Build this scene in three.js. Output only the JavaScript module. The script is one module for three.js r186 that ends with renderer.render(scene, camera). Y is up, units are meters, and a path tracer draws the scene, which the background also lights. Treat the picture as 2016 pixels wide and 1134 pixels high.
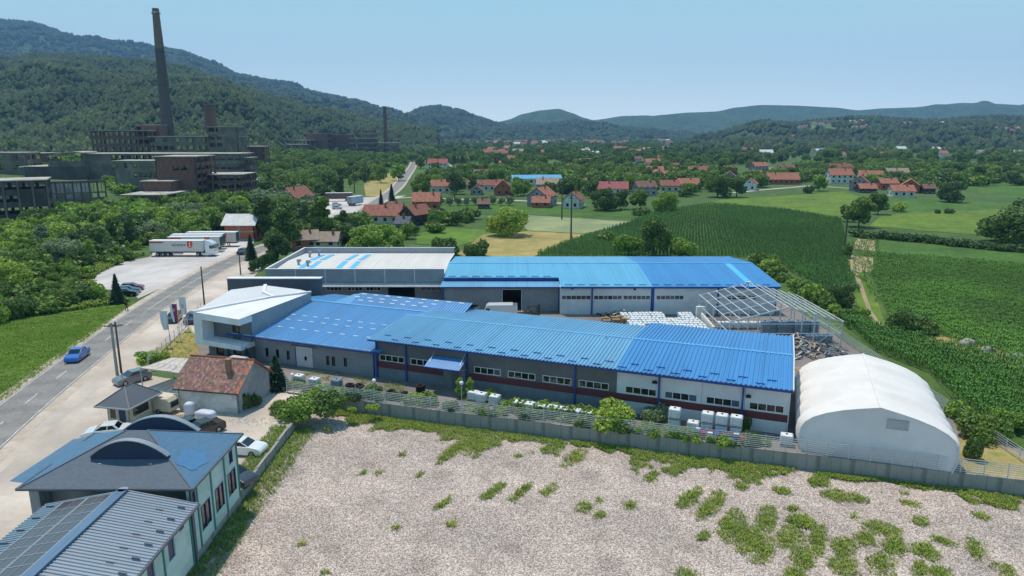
import * as THREE from 'three';
import { mergeGeometries, mergeVertices } from 'three/addons/utils/BufferGeometryUtils.js';
import { RoundedBoxGeometry } from 'three/addons/geometries/RoundedBoxGeometry.js';
import { ImprovedNoise } from 'three/addons/math/ImprovedNoise.js';
import { MarchingCubes } from 'three/addons/objects/MarchingCubes.js';

// ---------------------------------------------------------------- camera, sky, sun, exposure
const scene = new THREE.Scene();
const FPX = 1380, EYE = 30, PITCH = Math.atan((567 - 265) / FPX);
const camera = new THREE.PerspectiveCamera(2 * Math.atan(567 / FPX) * 180 / Math.PI, 2016 / 1134, 0.5, 60000);
camera.position.set(0, EYE, 0);
camera.rotation.set(-PITCH, 0, 0);
scene.add(camera);
const renderer = new THREE.WebGLRenderer({ antialias: true });
renderer.setSize(1024, 576);
renderer.toneMapping = THREE.LinearToneMapping;
renderer.toneMappingExposure = 1.0;
renderer.shadowMap.enabled = true;

const SUN_EL = 60 * Math.PI / 180, SUN_AZ = -20 * Math.PI / 180;      // azimuth from straight ahead, to the left
const sunDir = new THREE.Vector3(Math.sin(SUN_AZ) * Math.cos(SUN_EL), Math.sin(SUN_EL), -Math.cos(SUN_AZ) * Math.cos(SUN_EL));
const sun = new THREE.DirectionalLight(0xfff2e2, 3.9);
sun.position.copy(sunDir).multiplyScalar(400); sun.target.position.set(0, 0, -100);
sun.castShadow = true; sun.shadow.mapSize.set(4096, 4096);
Object.assign(sun.shadow.camera, { left: -220, right: 220, top: 220, bottom: -220, near: 1, far: 900 });
scene.add(sun, sun.target);
{ // clear summer sky: pale at the horizon, deeper blue overhead, a faint brightening round the sun
  const W = 512, Hh = 256, d = new Float32Array(W * Hh * 4);
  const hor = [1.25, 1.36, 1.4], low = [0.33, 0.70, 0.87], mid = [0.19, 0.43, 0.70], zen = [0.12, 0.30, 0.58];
  const v = new THREE.Vector3();
  for (let j = 0; j < Hh; j++) for (let i = 0; i < W; i++) {
    const el = (j / (Hh - 1) - 0.5) * Math.PI, az = (i / W - 0.5) * 2 * Math.PI;
    v.set(Math.cos(el) * Math.cos(az), Math.sin(el), Math.cos(el) * Math.sin(az));
    const e = Math.max(0, el) * 180 / Math.PI, k = (j * W + i) * 4;
    const mix = (a, b, t) => a.map((x, n) => x + (b[n] - x) * Math.min(1, Math.max(0, t)));
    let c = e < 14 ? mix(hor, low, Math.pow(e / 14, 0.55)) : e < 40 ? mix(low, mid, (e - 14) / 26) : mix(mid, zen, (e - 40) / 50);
    const g = Math.max(0, v.dot(sunDir)), halo = 0.25 * Math.pow(g, 24) + 0.5 * Math.pow(g, 200);
    for (let n = 0; n < 3; n++) d[k + n] = c[n] + halo * [1, 0.97, 0.92][n];
    d[k + 3] = 1;
  }
  const t = new THREE.DataTexture(d, W, Hh, THREE.RGBAFormat, THREE.FloatType);
  t.mapping = THREE.EquirectangularReflectionMapping; t.magFilter = t.minFilter = THREE.LinearFilter; t.wrapS = THREE.RepeatWrapping; t.needsUpdate = true;
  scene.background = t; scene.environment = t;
}
scene.fog = new THREE.FogExp2(0x98ccff, 0.00012);

// ---------------------------------------------------------------- helpers
let seed = 12345;
const rnd = () => { seed = (seed * 1664525 + 1013904223) >>> 0; return seed / 4294967296; };
const rr = (a, b) => a + (b - a) * rnd();
const pick = a => a[Math.floor(rnd() * a.length)];
const IN = new ImprovedNoise();
const nz = (x, y, z = 0.37) => IN.noise(x, y, z);
const fbm = (x, y, o = 4, z = 0.37) => { let s = 0, a = 1, t = 0; for (let i = 0; i < o; i++) { s += a * IN.noise(x, y, z + i * 7.3); t += a; a *= 0.5; x *= 2.03; y *= 2.03; } return s / t; };
const sst = (a, b, x) => { const t = Math.min(1, Math.max(0, (x - a) / (b - a))); return t * t * (3 - 2 * t); };
const V = (x, y, z) => new THREE.Vector3(x, y, z);
const SP = Math.sin(PITCH), CP = Math.cos(PITCH);
// survey of the photograph: a ground point / a point at a given distance
function G(px, py, h = 0) { const d = (py - 567) / FPX * CP + SP, Z = (EYE - h) / d; return V((px - 1008) / FPX * Z, h, -(Z * CP - (py - 567) / FPX * Z * SP)); }
function A(px, py, Z) { const v = (py - 567) / FPX * Z; return V((px - 1008) / FPX * Z, EYE - (v * CP + Z * SP), -(Z * CP - v * SP)); }
const camDepth = p => -p.z * CP - (p.y - EYE) * SP;
// the frame of the factory: s along the long front wall, n away from the camera
const O0 = V(-17, 0, -84), DS = [0.9314, 0.364], TH = -Math.atan2(0.364, 0.9314);
const BF = (s, n, y = 0) => V(O0.x + DS[0] * s + DS[1] * n, y, O0.z + DS[1] * s - DS[0] * n);
function onFront(px, py, n = 0) { // pixel -> (s, y) on the vertical plane n = const
  const a = V(0, EYE, 0), b = A(px, py, 50).sub(a), nx = DS[1], nzv = -DS[0];
  const t = (n - (nx * (a.x - O0.x) + nzv * (a.z - O0.z))) / (nx * b.x + nzv * b.z);
  const p = a.add(b.multiplyScalar(t)); return [DS[0] * (p.x - O0.x) + DS[1] * (p.z - O0.z), p.y];
}
const taken = {};
const numbered = n => { if (!(n in taken)) { taken[n] = 0; return n; } taken[n]++; return n + '_' + String(taken[n]).padStart(3, '0'); };
const shade = o => { o.castShadow = o.receiveShadow = true; return o; };
function part(name, geo, m, parent) { const o = shade(new THREE.Mesh(Array.isArray(geo) ? mg(geo) : geo, m)); o.name = name; parent.add(o); return o; }
function thing(name, label, category, pos = [0, 0, 0], turn = 0, group) {
  const o = new THREE.Group(); o.name = numbered(name); scene.add(o);
  if (pos.isVector3) o.position.copy(pos); else o.position.set(...pos);
  o.rotation.y = turn; o.userData = { label, category }; if (group) o.userData.group = group; return o;
}
function single(name, geo, m, label, category, group) { const o = part(numbered(name), geo, m, scene); o.userData = { label, category }; if (group) o.userData.group = group; return o; }
function struct(name, geo, m, label, category) { const o = part(numbered(name), geo, m, scene); o.userData = { kind: 'structure' }; if (label) { o.userData.label = label; o.userData.category = category; } return o; }
function dup(root, pos, turn, label, group, sc = 1) {
  const r = root.clone(); r.name = numbered(root.name.replace(/_\d\d\d$/, '')); scene.add(r);
  if (pos.isVector3) r.position.copy(pos); else r.position.set(...pos);
  r.rotation.y = turn; r.userData = { ...root.userData }; if (label) r.userData.label = label; if (group) r.userData.group = group; if (sc !== 1) r.scale.setScalar(sc); return r;
}
function norm(g) { // same attributes everywhere so that pieces can be joined
  let q = g.index ? g.toNonIndexed() : g; if (!q.attributes.normal) q.computeVertexNormals();
  if (!q.attributes.uv) q.setAttribute('uv', new THREE.BufferAttribute(new Float32Array(q.attributes.position.count * 2), 2));
  for (const k of Object.keys(q.attributes)) if (!['position', 'normal', 'uv', 'color'].includes(k)) q.deleteAttribute(k);
  return q;
}
function mg(list) { const l = list.map(norm); const c = l.some(g => g.attributes.color); if (c) for (const g of l) if (!g.attributes.color) g.setAttribute('color', new THREE.BufferAttribute(new Float32Array(g.attributes.position.count * 3).fill(1), 3)); return mergeGeometries(l); }
function bx(x, y, z, w, h, d, ry = 0) { const g = new THREE.BoxGeometry(w, h, d); boxUV(g, w, h, d); if (ry) g.rotateY(ry); g.translate(x, y, z); return g; }   // centre, size
function bxm(x0, y0, z0, x1, y1, z1) { return bx((x0 + x1) / 2, (y0 + y1) / 2, (z0 + z1) / 2, Math.abs(x1 - x0), Math.abs(y1 - y0), Math.abs(z1 - z0)); }
function boxUV(g, w, h, d) { const u = g.attributes.uv, s = [[d, h], [d, h], [w, d], [w, d], [w, h], [w, h]]; for (let f = 0; f < 6; f++) for (let k = 0; k < 4; k++) { const i = f * 4 + k; u.setXY(i, u.getX(i) * s[f][0], u.getY(i) * s[f][1]); } }
function bar(a, b, w, h = w) { // box beam between two points
  const L = a.distanceTo(b), g = new THREE.BoxGeometry(w, h, L); boxUV(g, w, h, L);
  g.applyMatrix4(new THREE.Matrix4().lookAt(a, b, Math.abs(b.y - a.y) > 0.99 * L ? V(1, 0, 0) : V(0, 1, 0))); const m = a.clone().add(b).multiplyScalar(0.5); g.translate(m.x, m.y, m.z); return g;
}
function rod(a, b, r0, r1 = r0, seg = 8) { const L = a.distanceTo(b), g = new THREE.CylinderGeometry(r1, r0, L, seg); g.translate(0, L / 2, 0); g.applyQuaternion(new THREE.Quaternion().setFromUnitVectors(V(0, 1, 0), b.clone().sub(a).normalize())); g.translate(a.x, a.y, a.z); return g; }
function polyGeo(pts, y = 0, uvs = 1) { // flat sheet from [x,z] points
  const g = new THREE.ShapeGeometry(new THREE.Shape(pts.map(p => new THREE.Vector2(p[0], -p[1])))); g.rotateX(-Math.PI / 2); g.translate(0, y, 0);
  const P = g.attributes.position, u = g.attributes.uv; for (let i = 0; i < P.count; i++) u.setXY(i, P.getX(i) * uvs, P.getZ(i) * uvs); return g;
}
function slabGeo(pts, top, th) { const g = new THREE.ExtrudeGeometry(new THREE.Shape(pts.map(p => new THREE.Vector2(p[0], -p[1]))), { depth: th, bevelEnabled: false }); g.rotateX(-Math.PI / 2); g.translate(0, top - th, 0); planarUV(g); return g; }
function planarUV(g) { const P = g.attributes.position, N = g.attributes.normal, u = g.attributes.uv; for (let i = 0; i < P.count; i++) { const ax = Math.abs(N.getX(i)), ay = Math.abs(N.getY(i)), az = Math.abs(N.getZ(i)); if (ay >= ax && ay >= az) u.setXY(i, P.getX(i), P.getZ(i)); else if (ax > az) u.setXY(i, P.getZ(i), P.getY(i)); else u.setXY(i, P.getX(i), P.getY(i)); } return g; }
function prism(pts, z0, z1) { const g = new THREE.ExtrudeGeometry(new THREE.Shape(pts.map(p => new THREE.Vector2(...p))), { depth: z1 - z0, bevelEnabled: false }); g.translate(0, 0, z0); planarUV(g); return g; }
function quadGeo(list) { // list of quads (4 Vector3 each), uv in metres
  const p = [], u = []; for (const [a, b, c, d] of list) { const w = a.distanceTo(b), h = a.distanceTo(d); for (const [q, s, t] of [[a, 0, 0], [b, w, 0], [c, w, h], [a, 0, 0], [c, w, h], [d, 0, h]]) { p.push(q.x, q.y, q.z); u.push(s, t); } }
  const g = new THREE.BufferGeometry(); g.setAttribute('position', new THREE.Float32BufferAttribute(p, 3)); g.setAttribute('uv', new THREE.Float32BufferAttribute(u, 2)); g.computeVertexNormals(); return g;
}
function ribSheet(P0, U, lu, Vv, lv, pitch = 0.33, h = 0.045, flat = 0.6) { // trapezoidal metal sheet, ribs along V
  const N = U.clone().cross(Vv).normalize(), n = Math.max(1, Math.round(lu / pitch)), pr = lu / n, q = [];
  const prof = []; for (let i = 0; i < n; i++) { const x = i * pr; prof.push([x, 0], [x + pr * flat, 0], [x + pr * (flat + 0.1), h], [x + pr * 0.9, h]); } prof.push([lu, 0]);
  const pt = (x, hh, t) => P0.clone().addScaledVector(U, x).addScaledVector(Vv, t).addScaledVector(N, hh);
  for (let i = 0; i + 1 < prof.length; i++) { const [x0, h0] = prof[i], [x1, h1] = prof[i + 1]; q.push([pt(x0, h0, 0), pt(x1, h1, 0), pt(x1, h1, lv), pt(x0, h0, lv)]); }
  const g = quadGeo(q), u = g.attributes.uv; for (let i = 0; i + 1 < prof.length; i++) { const x0 = prof[i][0], x1 = prof[i + 1][0]; [[x0, 0], [x1, 0], [x1, lv], [x0, 0], [x1, lv], [x0, lv]].forEach(([a, b], k) => u.setXY(i * 6 + k, a, b * 0.3)); } return g;
}
const inPoly = (x, z, pts) => { let c = false; for (let i = 0, j = pts.length - 1; i < pts.length; j = i++) { const [xi, zi] = pts[i], [xj, zj] = pts[j]; if ((zi > z) !== (zj > z) && x < (xj - xi) * (z - zi) / (zj - zi) + xi) c = !c; } return c; };
const gp = (...l) => l.map(([x, y, h]) => { const p = G(x, y, h || 0); return [p.x, p.z]; });

// ---------------------------------------------------------------- procedural textures
const hash = (x, y, s) => { let h = Math.imul(x | 0, 374761393) + Math.imul(y | 0, 668265263) + Math.imul(s | 0, 1442695041); h = Math.imul(h ^ (h >>> 13), 1274126177); return ((h ^ (h >>> 16)) >>> 0) / 4294967296; };
function tn(u, v, P, s) { // tileable value noise, u,v in 0..1, period P
  const x = u * P, y = v * P, xi = Math.floor(x), yi = Math.floor(y), fx = x - xi, fy = y - yi, sx = fx * fx * (3 - 2 * fx), sy = fy * fy * (3 - 2 * fy), m = k => ((k % P) + P) % P;
  const a = hash(m(xi), m(yi), s), b = hash(m(xi + 1), m(yi), s), c = hash(m(xi), m(yi + 1), s), d = hash(m(xi + 1), m(yi + 1), s);
  return (a + (b - a) * sx) * (1 - sy) + (c + (d - c) * sx) * sy;
}
const tf = (u, v, P, o, s) => { let t = 0, a = 1, n = 0; for (let i = 0; i < o; i++) { t += a * tn(u, v, P << i, s + i); n += a; a *= 0.6; } return t / n; };
function tex(N, fn, metres, srgb = true) { // fn(u,v) -> [r,g,b] 0..1
  const d = new Uint8Array(N * N * 4); for (let j = 0; j < N; j++) for (let i = 0; i < N; i++) { const c = fn(i / N, j / N, i, j), k = (j * N + i) * 4; for (let n = 0; n < 3; n++) d[k + n] = Math.max(0, Math.min(255, c[n] * 255)); d[k + 3] = 255; }
  const t = new THREE.DataTexture(d, N, N); t.wrapS = t.wrapT = THREE.RepeatWrapping; t.magFilter = THREE.LinearFilter; t.minFilter = THREE.LinearMipmapLinearFilter; t.generateMipmaps = true; if (srgb) t.colorSpace = THREE.SRGBColorSpace; t.repeat.set(1 / metres, 1 / metres); t.needsUpdate = true; return t;
}
const L3 = (a, b, t) => [a[0] + (b[0] - a[0]) * t, a[1] + (b[1] - a[1]) * t, a[2] + (b[2] - a[2]) * t];
const rgb = (h) => [(h >> 16 & 255) / 255, (h >> 8 & 255) / 255, (h & 255) / 255];
const M = {};
const std = (o) => new THREE.MeshStandardMaterial({ roughness: 0.85, ...o });
const toneCache = {};
function toneMap(a, b, metres, P, o) { // shared mottling from a to b, relative to b
  const A1 = rgb(a), B1 = rgb(b), r = A1.map((x, i) => Math.round(x / B1[i] * 40) / 40), key = [r, metres, P, o].join();
  return toneCache[key] ||= tex(256, (u, v) => L3(r, [1, 1, 1], sst(0.2, 0.8, tf(u, v, P, o, P * 31 + o))), metres);
}
function noisy(a, b, metres, P, o, s, extra = {}) { return std({ color: b, map: toneMap(a, b, metres, P, o), ...extra }); }
const bumpCache = {};
const bumpTex = (metres, P, o) => bumpCache[[metres, P, o].join()] ||= tex(256, (u, v) => { const t = tf(u, v, P, o, 77); return [t, t, t]; }, metres, false);
// gravel: separate stones of several tones
{ const S = 160, N = 1024; const pal = [0xcfbeb0, 0xb8a79b, 0xdfd2c8, 0xa4948b, 0xc9b2a4, 0xaf9b8b, 0xe9dfd5, 0x8e8179].map(rgb);
  const stone = (u, v) => { const x = u * S, y = v * S; let b = 9, b2 = 9, id = 0; for (let j = -1; j < 2; j++) for (let i = -1; i < 2; i++) { const cx = Math.floor(x) + i, cy = Math.floor(y) + j, mx = ((cx % S) + S) % S, my = ((cy % S) + S) % S; const dx = cx + 0.15 + 0.7 * hash(mx, my, 3) - x, dy = cy + 0.15 + 0.7 * hash(mx, my, 4) - y, d = dx * dx + dy * dy; if (d < b) { b2 = b; b = d; id = hash(mx, my, 5); } else if (d < b2) b2 = d; } return [id, Math.sqrt(b2) - Math.sqrt(b)]; };
  M.gravel = std({ map: tex(N, (u, v) => { const [id, e] = stone(u, v); const c = pal[Math.floor(id * 8)]; const t = 0.86 + 0.28 * tf(u, v, 6, 4, 9) - 0.06; const q = e < 0.1 ? 0.72 : 1; return [c[0] * t * q, c[1] * t * q, c[2] * t * q]; }, 14), bumpMap: tex(512, (u, v) => { const [id, e] = stone(u, v); const t = Math.min(1, e * 1.6) * (0.5 + 0.5 * id); return [t, t, t]; }, 14, false), bumpScale: 0.05, roughness: 0.95, vertexColors: true }); }
M.asphalt = std({ map: tex(512, (u, v) => { const t = tf(u, v, 64, 3, 21) * 0.5 + tf(u, v, 4, 4, 22) * 0.5; return L3(rgb(0x6e6c69), rgb(0x918e89), sst(0.2, 0.8, t)); }, 9), roughness: 0.9 });
M.dust = std({ map: tex(512, (u, v) => { const t = tf(u, v, 3, 6, 31), f = tf(u, v, 80, 2, 32); return L3(L3(rgb(0xb3a596), rgb(0xd6cabc), sst(0.2, 0.8, t)), rgb(0xa39a92), 0.35 * f); }, 26), bumpMap: bumpTex(5, 24, 3, 33), bumpScale: 0.04, roughness: 0.95, vertexColors: true });
M.paleLot = std({ map: tex(512, (u, v) => { const t = tf(u, v, 3, 6, 41), w = tf(u, v * 0.25, 12, 3, 42); return L3(rgb(0xb0aaa5), rgb(0xd2ccc6), sst(0.2, 0.8, 0.6 * t + 0.4 * w)); }, 34), bumpMap: bumpTex(4, 24, 3, 43), bumpScale: 0.03, roughness: 0.95, vertexColors: true });
M.yard = noisy(0x716b66, 0x8e857e, 20, 4, 6, 51, { vertexColors: true });
function grassMat(a, b, c, metres, s) { const A1 = rgb(a), B1 = rgb(b), C1 = rgb(c); return std({ map: tex(512, (u, v) => { const t = tf(u, v, 5, 6, s), f = tf(u, v, 90, 2, s + 9); return L3(L3(A1, B1, sst(0.25, 0.75, t * 0.6 + f * 0.4)), C1, 0.8 * sst(0.6, 0.8, tf(u, v, 9, 5, s + 5))); }, metres), bumpMap: bumpTex(3, 24, 3, s + 7), bumpScale: 0.12, roughness: 1, vertexColors: true }); }
M.meadow = grassMat(0x3d5825, 0x506b2c, 0x6a7038, 24, 61);
M.lawn = grassMat(0x4e6f1c, 0x658426, 0x78893a, 22, 71);
M.fieldYellow = grassMat(0x536e1c, 0x688226, 0x858a48, 17, 81);
M.fieldGreen = grassMat(0x3c5f1c, 0x4e7124, 0x667838, 17, 91);
M.hay = grassMat(0x7d8a5e, 0x959d72, 0x9c926c, 22, 101);
M.dryGrass = grassMat(0x97884f, 0xb0a066, 0x7d8843, 16, 111);
M.soil = grassMat(0xa08c6c, 0xb7a283, 0x8c8a55, 9, 121);
M.darkSoil = grassMat(0x3c5a22, 0x4d6a2a, 0x6c6a40, 9, 131);

// ---------------------------------------------------------------- ground
function groundH(x, z) { // gentle rise towards the hill on the left
  const k = sst(-112, -420, x) * sst(-150, -330, z); return 13 * k;
}
const colAt = (g, f) => { const P = g.attributes.position, c = new Float32Array(P.count * 3); for (let i = 0; i < P.count; i++) { const k = f(P.getX(i), P.getY(i), P.getZ(i)); c.set(k.length ? k : [k, k, k], i * 3); } g.setAttribute('color', new THREE.BufferAttribute(c, 3)); return g; };
const patch = (sc, amp, s = 0) => (x, y, z) => { const t = fbm(x / sc + s, z / sc, 4); return [1 + amp * t * 1.2, 1 + amp * t, 1 + amp * t * 0.8]; };
const wallN = s => -7.9 + 0.0786 * (s + 0.4);                  // the retaining wall, a little askew to the factory
const GRAV = -1.3;
{ // one sheet to the horizon, finer near the camera
  const na = 260, rads = []; for (let r = 12; r < 6100; r *= 1.035) rads.push(r);
  const p = [], idx = [], uv = [];
  for (let i = 0; i <= na; i++) for (const r of rads) {
    const a = (i / na - 0.5) * 2 * Math.PI, x = Math.sin(a) * r, z = -Math.cos(a) * r;
    p.push(x, groundH(x, z) - 1.55 * gravLow(x, z) - 0.05, z); uv.push(x, z);
  }
  const m = rads.length; for (let i = 0; i < na; i++) for (let j = 0; j + 1 < m; j++) { const a = i * m + j; idx.push(a, a + m, a + 1, a + 1, a + m, a + m + 1); }
  const g = new THREE.BufferGeometry(); g.setAttribute('position', new THREE.Float32BufferAttribute(p, 3)); g.setAttribute('uv', new THREE.Float32BufferAttribute(uv, 2)); g.setIndex(idx); g.computeVertexNormals();
  colAt(g, (x, y, z) => { const t = fbm(x / 60, z / 60, 4), u = fbm(x / 400 + 5, z / 400, 3); return [1 + 0.5 * t + 0.3 * u, 1 + 0.35 * t + 0.25 * u, 1 + 0.35 * t]; });
  M.meadow.side = THREE.DoubleSide; struct('ground', g, M.meadow);
}
function gravLow(x, z) { // 1 under the gravel area and under the slabs that border it
  const dx = x - O0.x, dz = z - O0.z, s = DS[0] * dx + DS[1] * dz, n = DS[1] * dx - DS[0] * dz;
  return sst(4, -1, n - (wallN(s) + 5)) * sst(-31, -27, x);
}
const gridPoly = (pts, step, y, amp = 0, sc = 4) => { // sheet with inner vertices so that vertex colours can vary
  let x0 = 1e9, x1 = -1e9, z0 = 1e9, z1 = -1e9; for (const [x, z] of pts) { x0 = Math.min(x0, x); x1 = Math.max(x1, x); z0 = Math.min(z0, z); z1 = Math.max(z1, z); }
  const geo = []; const clip = (poly, ax, v, keepGreater) => { const out = []; for (let i = 0; i < poly.length; i++) { const a = poly[i], b = poly[(i + 1) % poly.length], ia = keepGreater ? a[ax] >= v : a[ax] <= v, ib = keepGreater ? b[ax] >= v : b[ax] <= v; if (ia) out.push(a); if (ia !== ib) { const t = (v - a[ax]) / (b[ax] - a[ax]); out.push([a[0] + (b[0] - a[0]) * t, a[1] + (b[1] - a[1]) * t]); } } return out; };
  const pos = [], uv = []; const yy = (x, z) => (typeof y === 'function' ? y(x, z) : y) + (amp ? amp * fbm(x / sc, z / sc, 3) : 0);
  for (let x = x0; x < x1; x += step) { const strip = clip(clip(pts, 0, x, true), 0, x + step, false); if (strip.length < 3) continue; for (let z = z0; z < z1; z += step) { const c = clip(clip(strip, 1, z, true), 1, z + step, false); if (c.length < 3) continue; for (let k = 1; k + 1 < c.length; k++) for (const q of ((c[k][0] - c[0][0]) * (c[k + 1][1] - c[0][1]) - (c[k][1] - c[0][1]) * (c[k + 1][0] - c[0][0]) > 0 ? [c[0], c[k + 1], c[k]] : [c[0], c[k], c[k + 1]])) { pos.push(q[0], yy(q[0], q[1]), q[1]); uv.push(q[0], q[1]); } } }
  const g = new THREE.BufferGeometry(); g.setAttribute('position', new THREE.Float32BufferAttribute(pos, 3)); g.setAttribute('uv', new THREE.Float32BufferAttribute(uv, 2)); g.computeVertexNormals(); return g;
};
// gravel area, sunk below the yard
const gravPts = [BF(-6.9, wallN(-6.9) + 0.2), BF(110, wallN(110) + 0.2)].map(p => [p.x, p.z]).concat([[90, 0], [-18, 0], [-23.15, -44], [-23.2, -70]]);
const gravY = (x, z) => GRAV + 0.22 * fbm(x / 6, z / 6, 3) + 0.5 * sst(-17, -23, x) - 0.08;
struct('gravel_field', colAt(gridPoly(gravPts, 1.1, gravY), (x, y, z) => { const t = fbm(x / 9, z / 9, 4), u = fbm(x / 2.3 + 9, z / 2.3, 3); return [1 + 0.16 * t + 0.1 * u, 1 + 0.15 * t + 0.1 * u, 1 + 0.13 * t + 0.1 * u]; }), M.gravel, 'pale pinkish gravel field in the foreground', 'gravel');
// factory yard: one slab behind the retaining wall
const yardPts = [BF(-6.9, wallN(-6.9) + 0.05), BF(78, wallN(78) + 0.05), V(48, 0, -66), V(49.8, 0, -112), V(49, 0, -150), V(-46, 0, -149), V(-50.5, 0, -128), V(-50.4, 0, -112), BF(-27.5, -4), V(-29, 0, -80), V(-23.5, 0, -80)].map(p => [p.x, p.z]);
struct('factory_yard', (() => { const g = gridPoly(yardPts, 3, 0.012); const side = slabGeo(yardPts, -0.03, 1.5); return colAt(mg([g, side]), patch(11, 0.35)); })(), M.yard, 'grey dusty concrete yard around the blue roofed halls', 'yard');
// forecourt of the small house and the blue roofed building
const foreP = [[-23.4, -80], [-29, -80], [-33, -81], [-44, -84], [-48.6, -86], [-50.6, -80], [-46, -50], [-36, 5], [-20, 5], [-23.3, -44]];
struct('forecourt', (() => { const g = gridPoly(foreP, 2, 0.02); return colAt(mg([g, slabGeo(foreP, -0.03, 1.5)]), patch(5, 0.42, 3)); })(), M.dust, 'pale dusty forecourt beside the road', 'forecourt');
// the strip of ground between road and forecourt, and the truck lot
struct('roadside_gravel', colAt(gridPoly([[-48.6, -86], [-46, -88], [-47.5, -100], [-50.5, -112], [-52, -130], [-58, -160], [-64, -185], [-70, -185], [-64, -150], [-57, -95], [-52, -70], [-38, 0], [-34, 0], [-45, -50], [-50, -80]], 3, 0.028), patch(5, 0.4, 7)), M.dust);
const lotPts = gp([272, 588], [258, 572], [205, 570], [176, 552], [210, 528], [250, 514], [300, 505], [300, 487], [500, 470], [498, 486], [486, 497], [400, 530]);
struct('truck_lot', colAt(gridPoly(lotPts, 4, 0.02), patch(9, 0.32, 13)), M.paleLot, 'pale gravel truck parking lot beside the road', 'parking lot');
// roads
function ribbon(pts, w, y, off = 0, seg = 90, t0 = 0, t1 = 1) { const c = new THREE.CatmullRomCurve3(pts.map(p => V(p[0], 0, p[1]))), p = [], uv = [], ix = []; let L = 0, last; for (let i = 0; i <= seg; i++) { const t = t0 + (t1 - t0) * i / seg, q = c.getPointAt(t), d = c.getTangentAt(t), nx = -d.z, nzz = d.x; if (last) L += q.distanceTo(last); last = q; for (const k of [-1, 1]) { p.push(q.x + nx * (off + k * w / 2), y, q.z + nzz * (off + k * w / 2)); uv.push(k * w / 2 + 10, L); } if (i < seg) { const a = i * 2; ix.push(a, a + 1, a + 2, a + 1, a + 3, a + 2); } } const g = new THREE.BufferGeometry(); g.setAttribute('position', new THREE.Float32BufferAttribute(p, 3)); g.setAttribute('uv', new THREE.Float32BufferAttribute(uv, 2)); g.setIndex(ix); g.computeVertexNormals(); if (g.attributes.normal.getY(0) < 0) { for (let i = 0; i < ix.length; i += 3) { const q = ix[i]; ix[i] = ix[i + 1]; ix[i + 1] = q; } g.setIndex(ix); g.computeVertexNormals(); } return g; }
const roadC = [[-27, 40], [-44, -30], [-54.1, -69], [-58.3, -88.8], [-62.6, -111.6], [-65.9, -136], [-67.8, -162], [-67.4, -185], [-63.5, -206], [-58.5, -232], [-58.6, -270], [-61, -310], [-66, -398], [-80, -536], [-92, -650], [-110, -800]];
const roadCurve = new THREE.CatmullRomCurve3(roadC.map(p => V(p[0], 0, p[1])));
struct('road_verge', ribbon(roadC, 8.2, 0.036, 0, 160), noisy(0xae9f8d, 0xc6baab, 8, 6, 5, 161));
struct('road', ribbon(roadC, 5.6, 0.044, 0, 200), M.asphalt, 'grey asphalt two lane road running into the valley', 'road');
M.paint = noisy(0xb9b8b4, 0xdcdbd6, 2, 6, 5, 171);
{ const Lr = roadCurve.getLength(); struct('road_edge_line', ribbon(roadC, 0.11, 0.052, -2.55, 200, 0.02, 0.55), M.paint); struct('road_edge_line', ribbon(roadC, 0.11, 0.052, 2.55, 200, 0.02, 0.55), M.paint);
  const near = (z) => { let b = 0, bd = 1e9; for (let i = 0; i <= 400; i++) { const q = roadCurve.getPointAt(i / 400); const d = Math.abs(q.z - z); if (d < bd) { bd = d; b = i / 400; } } return b; };
  for (let z = -58; z > -114; z -= 8.3) struct('road_dash', ribbon(roadC, 0.12, 0.052, 0, 6, near(z), near(z) + 3.2 / Lr), M.paint);
  struct('road_centre_line', ribbon(roadC, 0.12, 0.052, 0, 60, near(-116), near(-158)), M.paint);
  for (let z = -164; z > -200; z -= 9) struct('road_dash', ribbon(roadC, 0.12, 0.052, 0, 6, near(z), near(z) + 3.2 / Lr), M.paint); }
struct('side_lane', ribbon(gp([745, 396], [800, 389], [900, 392], [1020, 395], [1130, 402], [1150, 404]), 3.4, 0.04, 0, 40), (() => { const m = M.dust.clone(); m.vertexColors = false; return m; })());
struct('village_lane', ribbon(gp([1440, 380], [1500, 374], [1560, 369], [1600, 366], [1660, 370], [1720, 374]), 3, 0.04, 0, 40), (() => { const m = M.paleLot.clone(); m.vertexColors = false; return m; })());
struct('roadside_yard', colAt(gridPoly(gp([640, 392], [800, 385], [745, 402], [725, 420], [700, 440], [650, 452], [640, 420]), 6, 0.024), patch(10, 0.2, 17)), M.paleLot);
struct('dry_meadow', colAt(gridPoly(gp([716, 362], [770, 340], [800, 340], [775, 372], [745, 388], [720, 386]), 8, 0.03), patch(14, 0.4, 19)), M.dryGrass);
struct('rail_track', ribbon(gp([60, 548], [120, 523], [180, 503], [240, 485], [330, 455], [420, 432]), 1.9, 0.12, 0, 40), noisy(0x9a8f83, 0xb8ab9b, 3, 8, 4, 181), 'overgrown light ballast of an old railway track', 'rail track');
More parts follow.
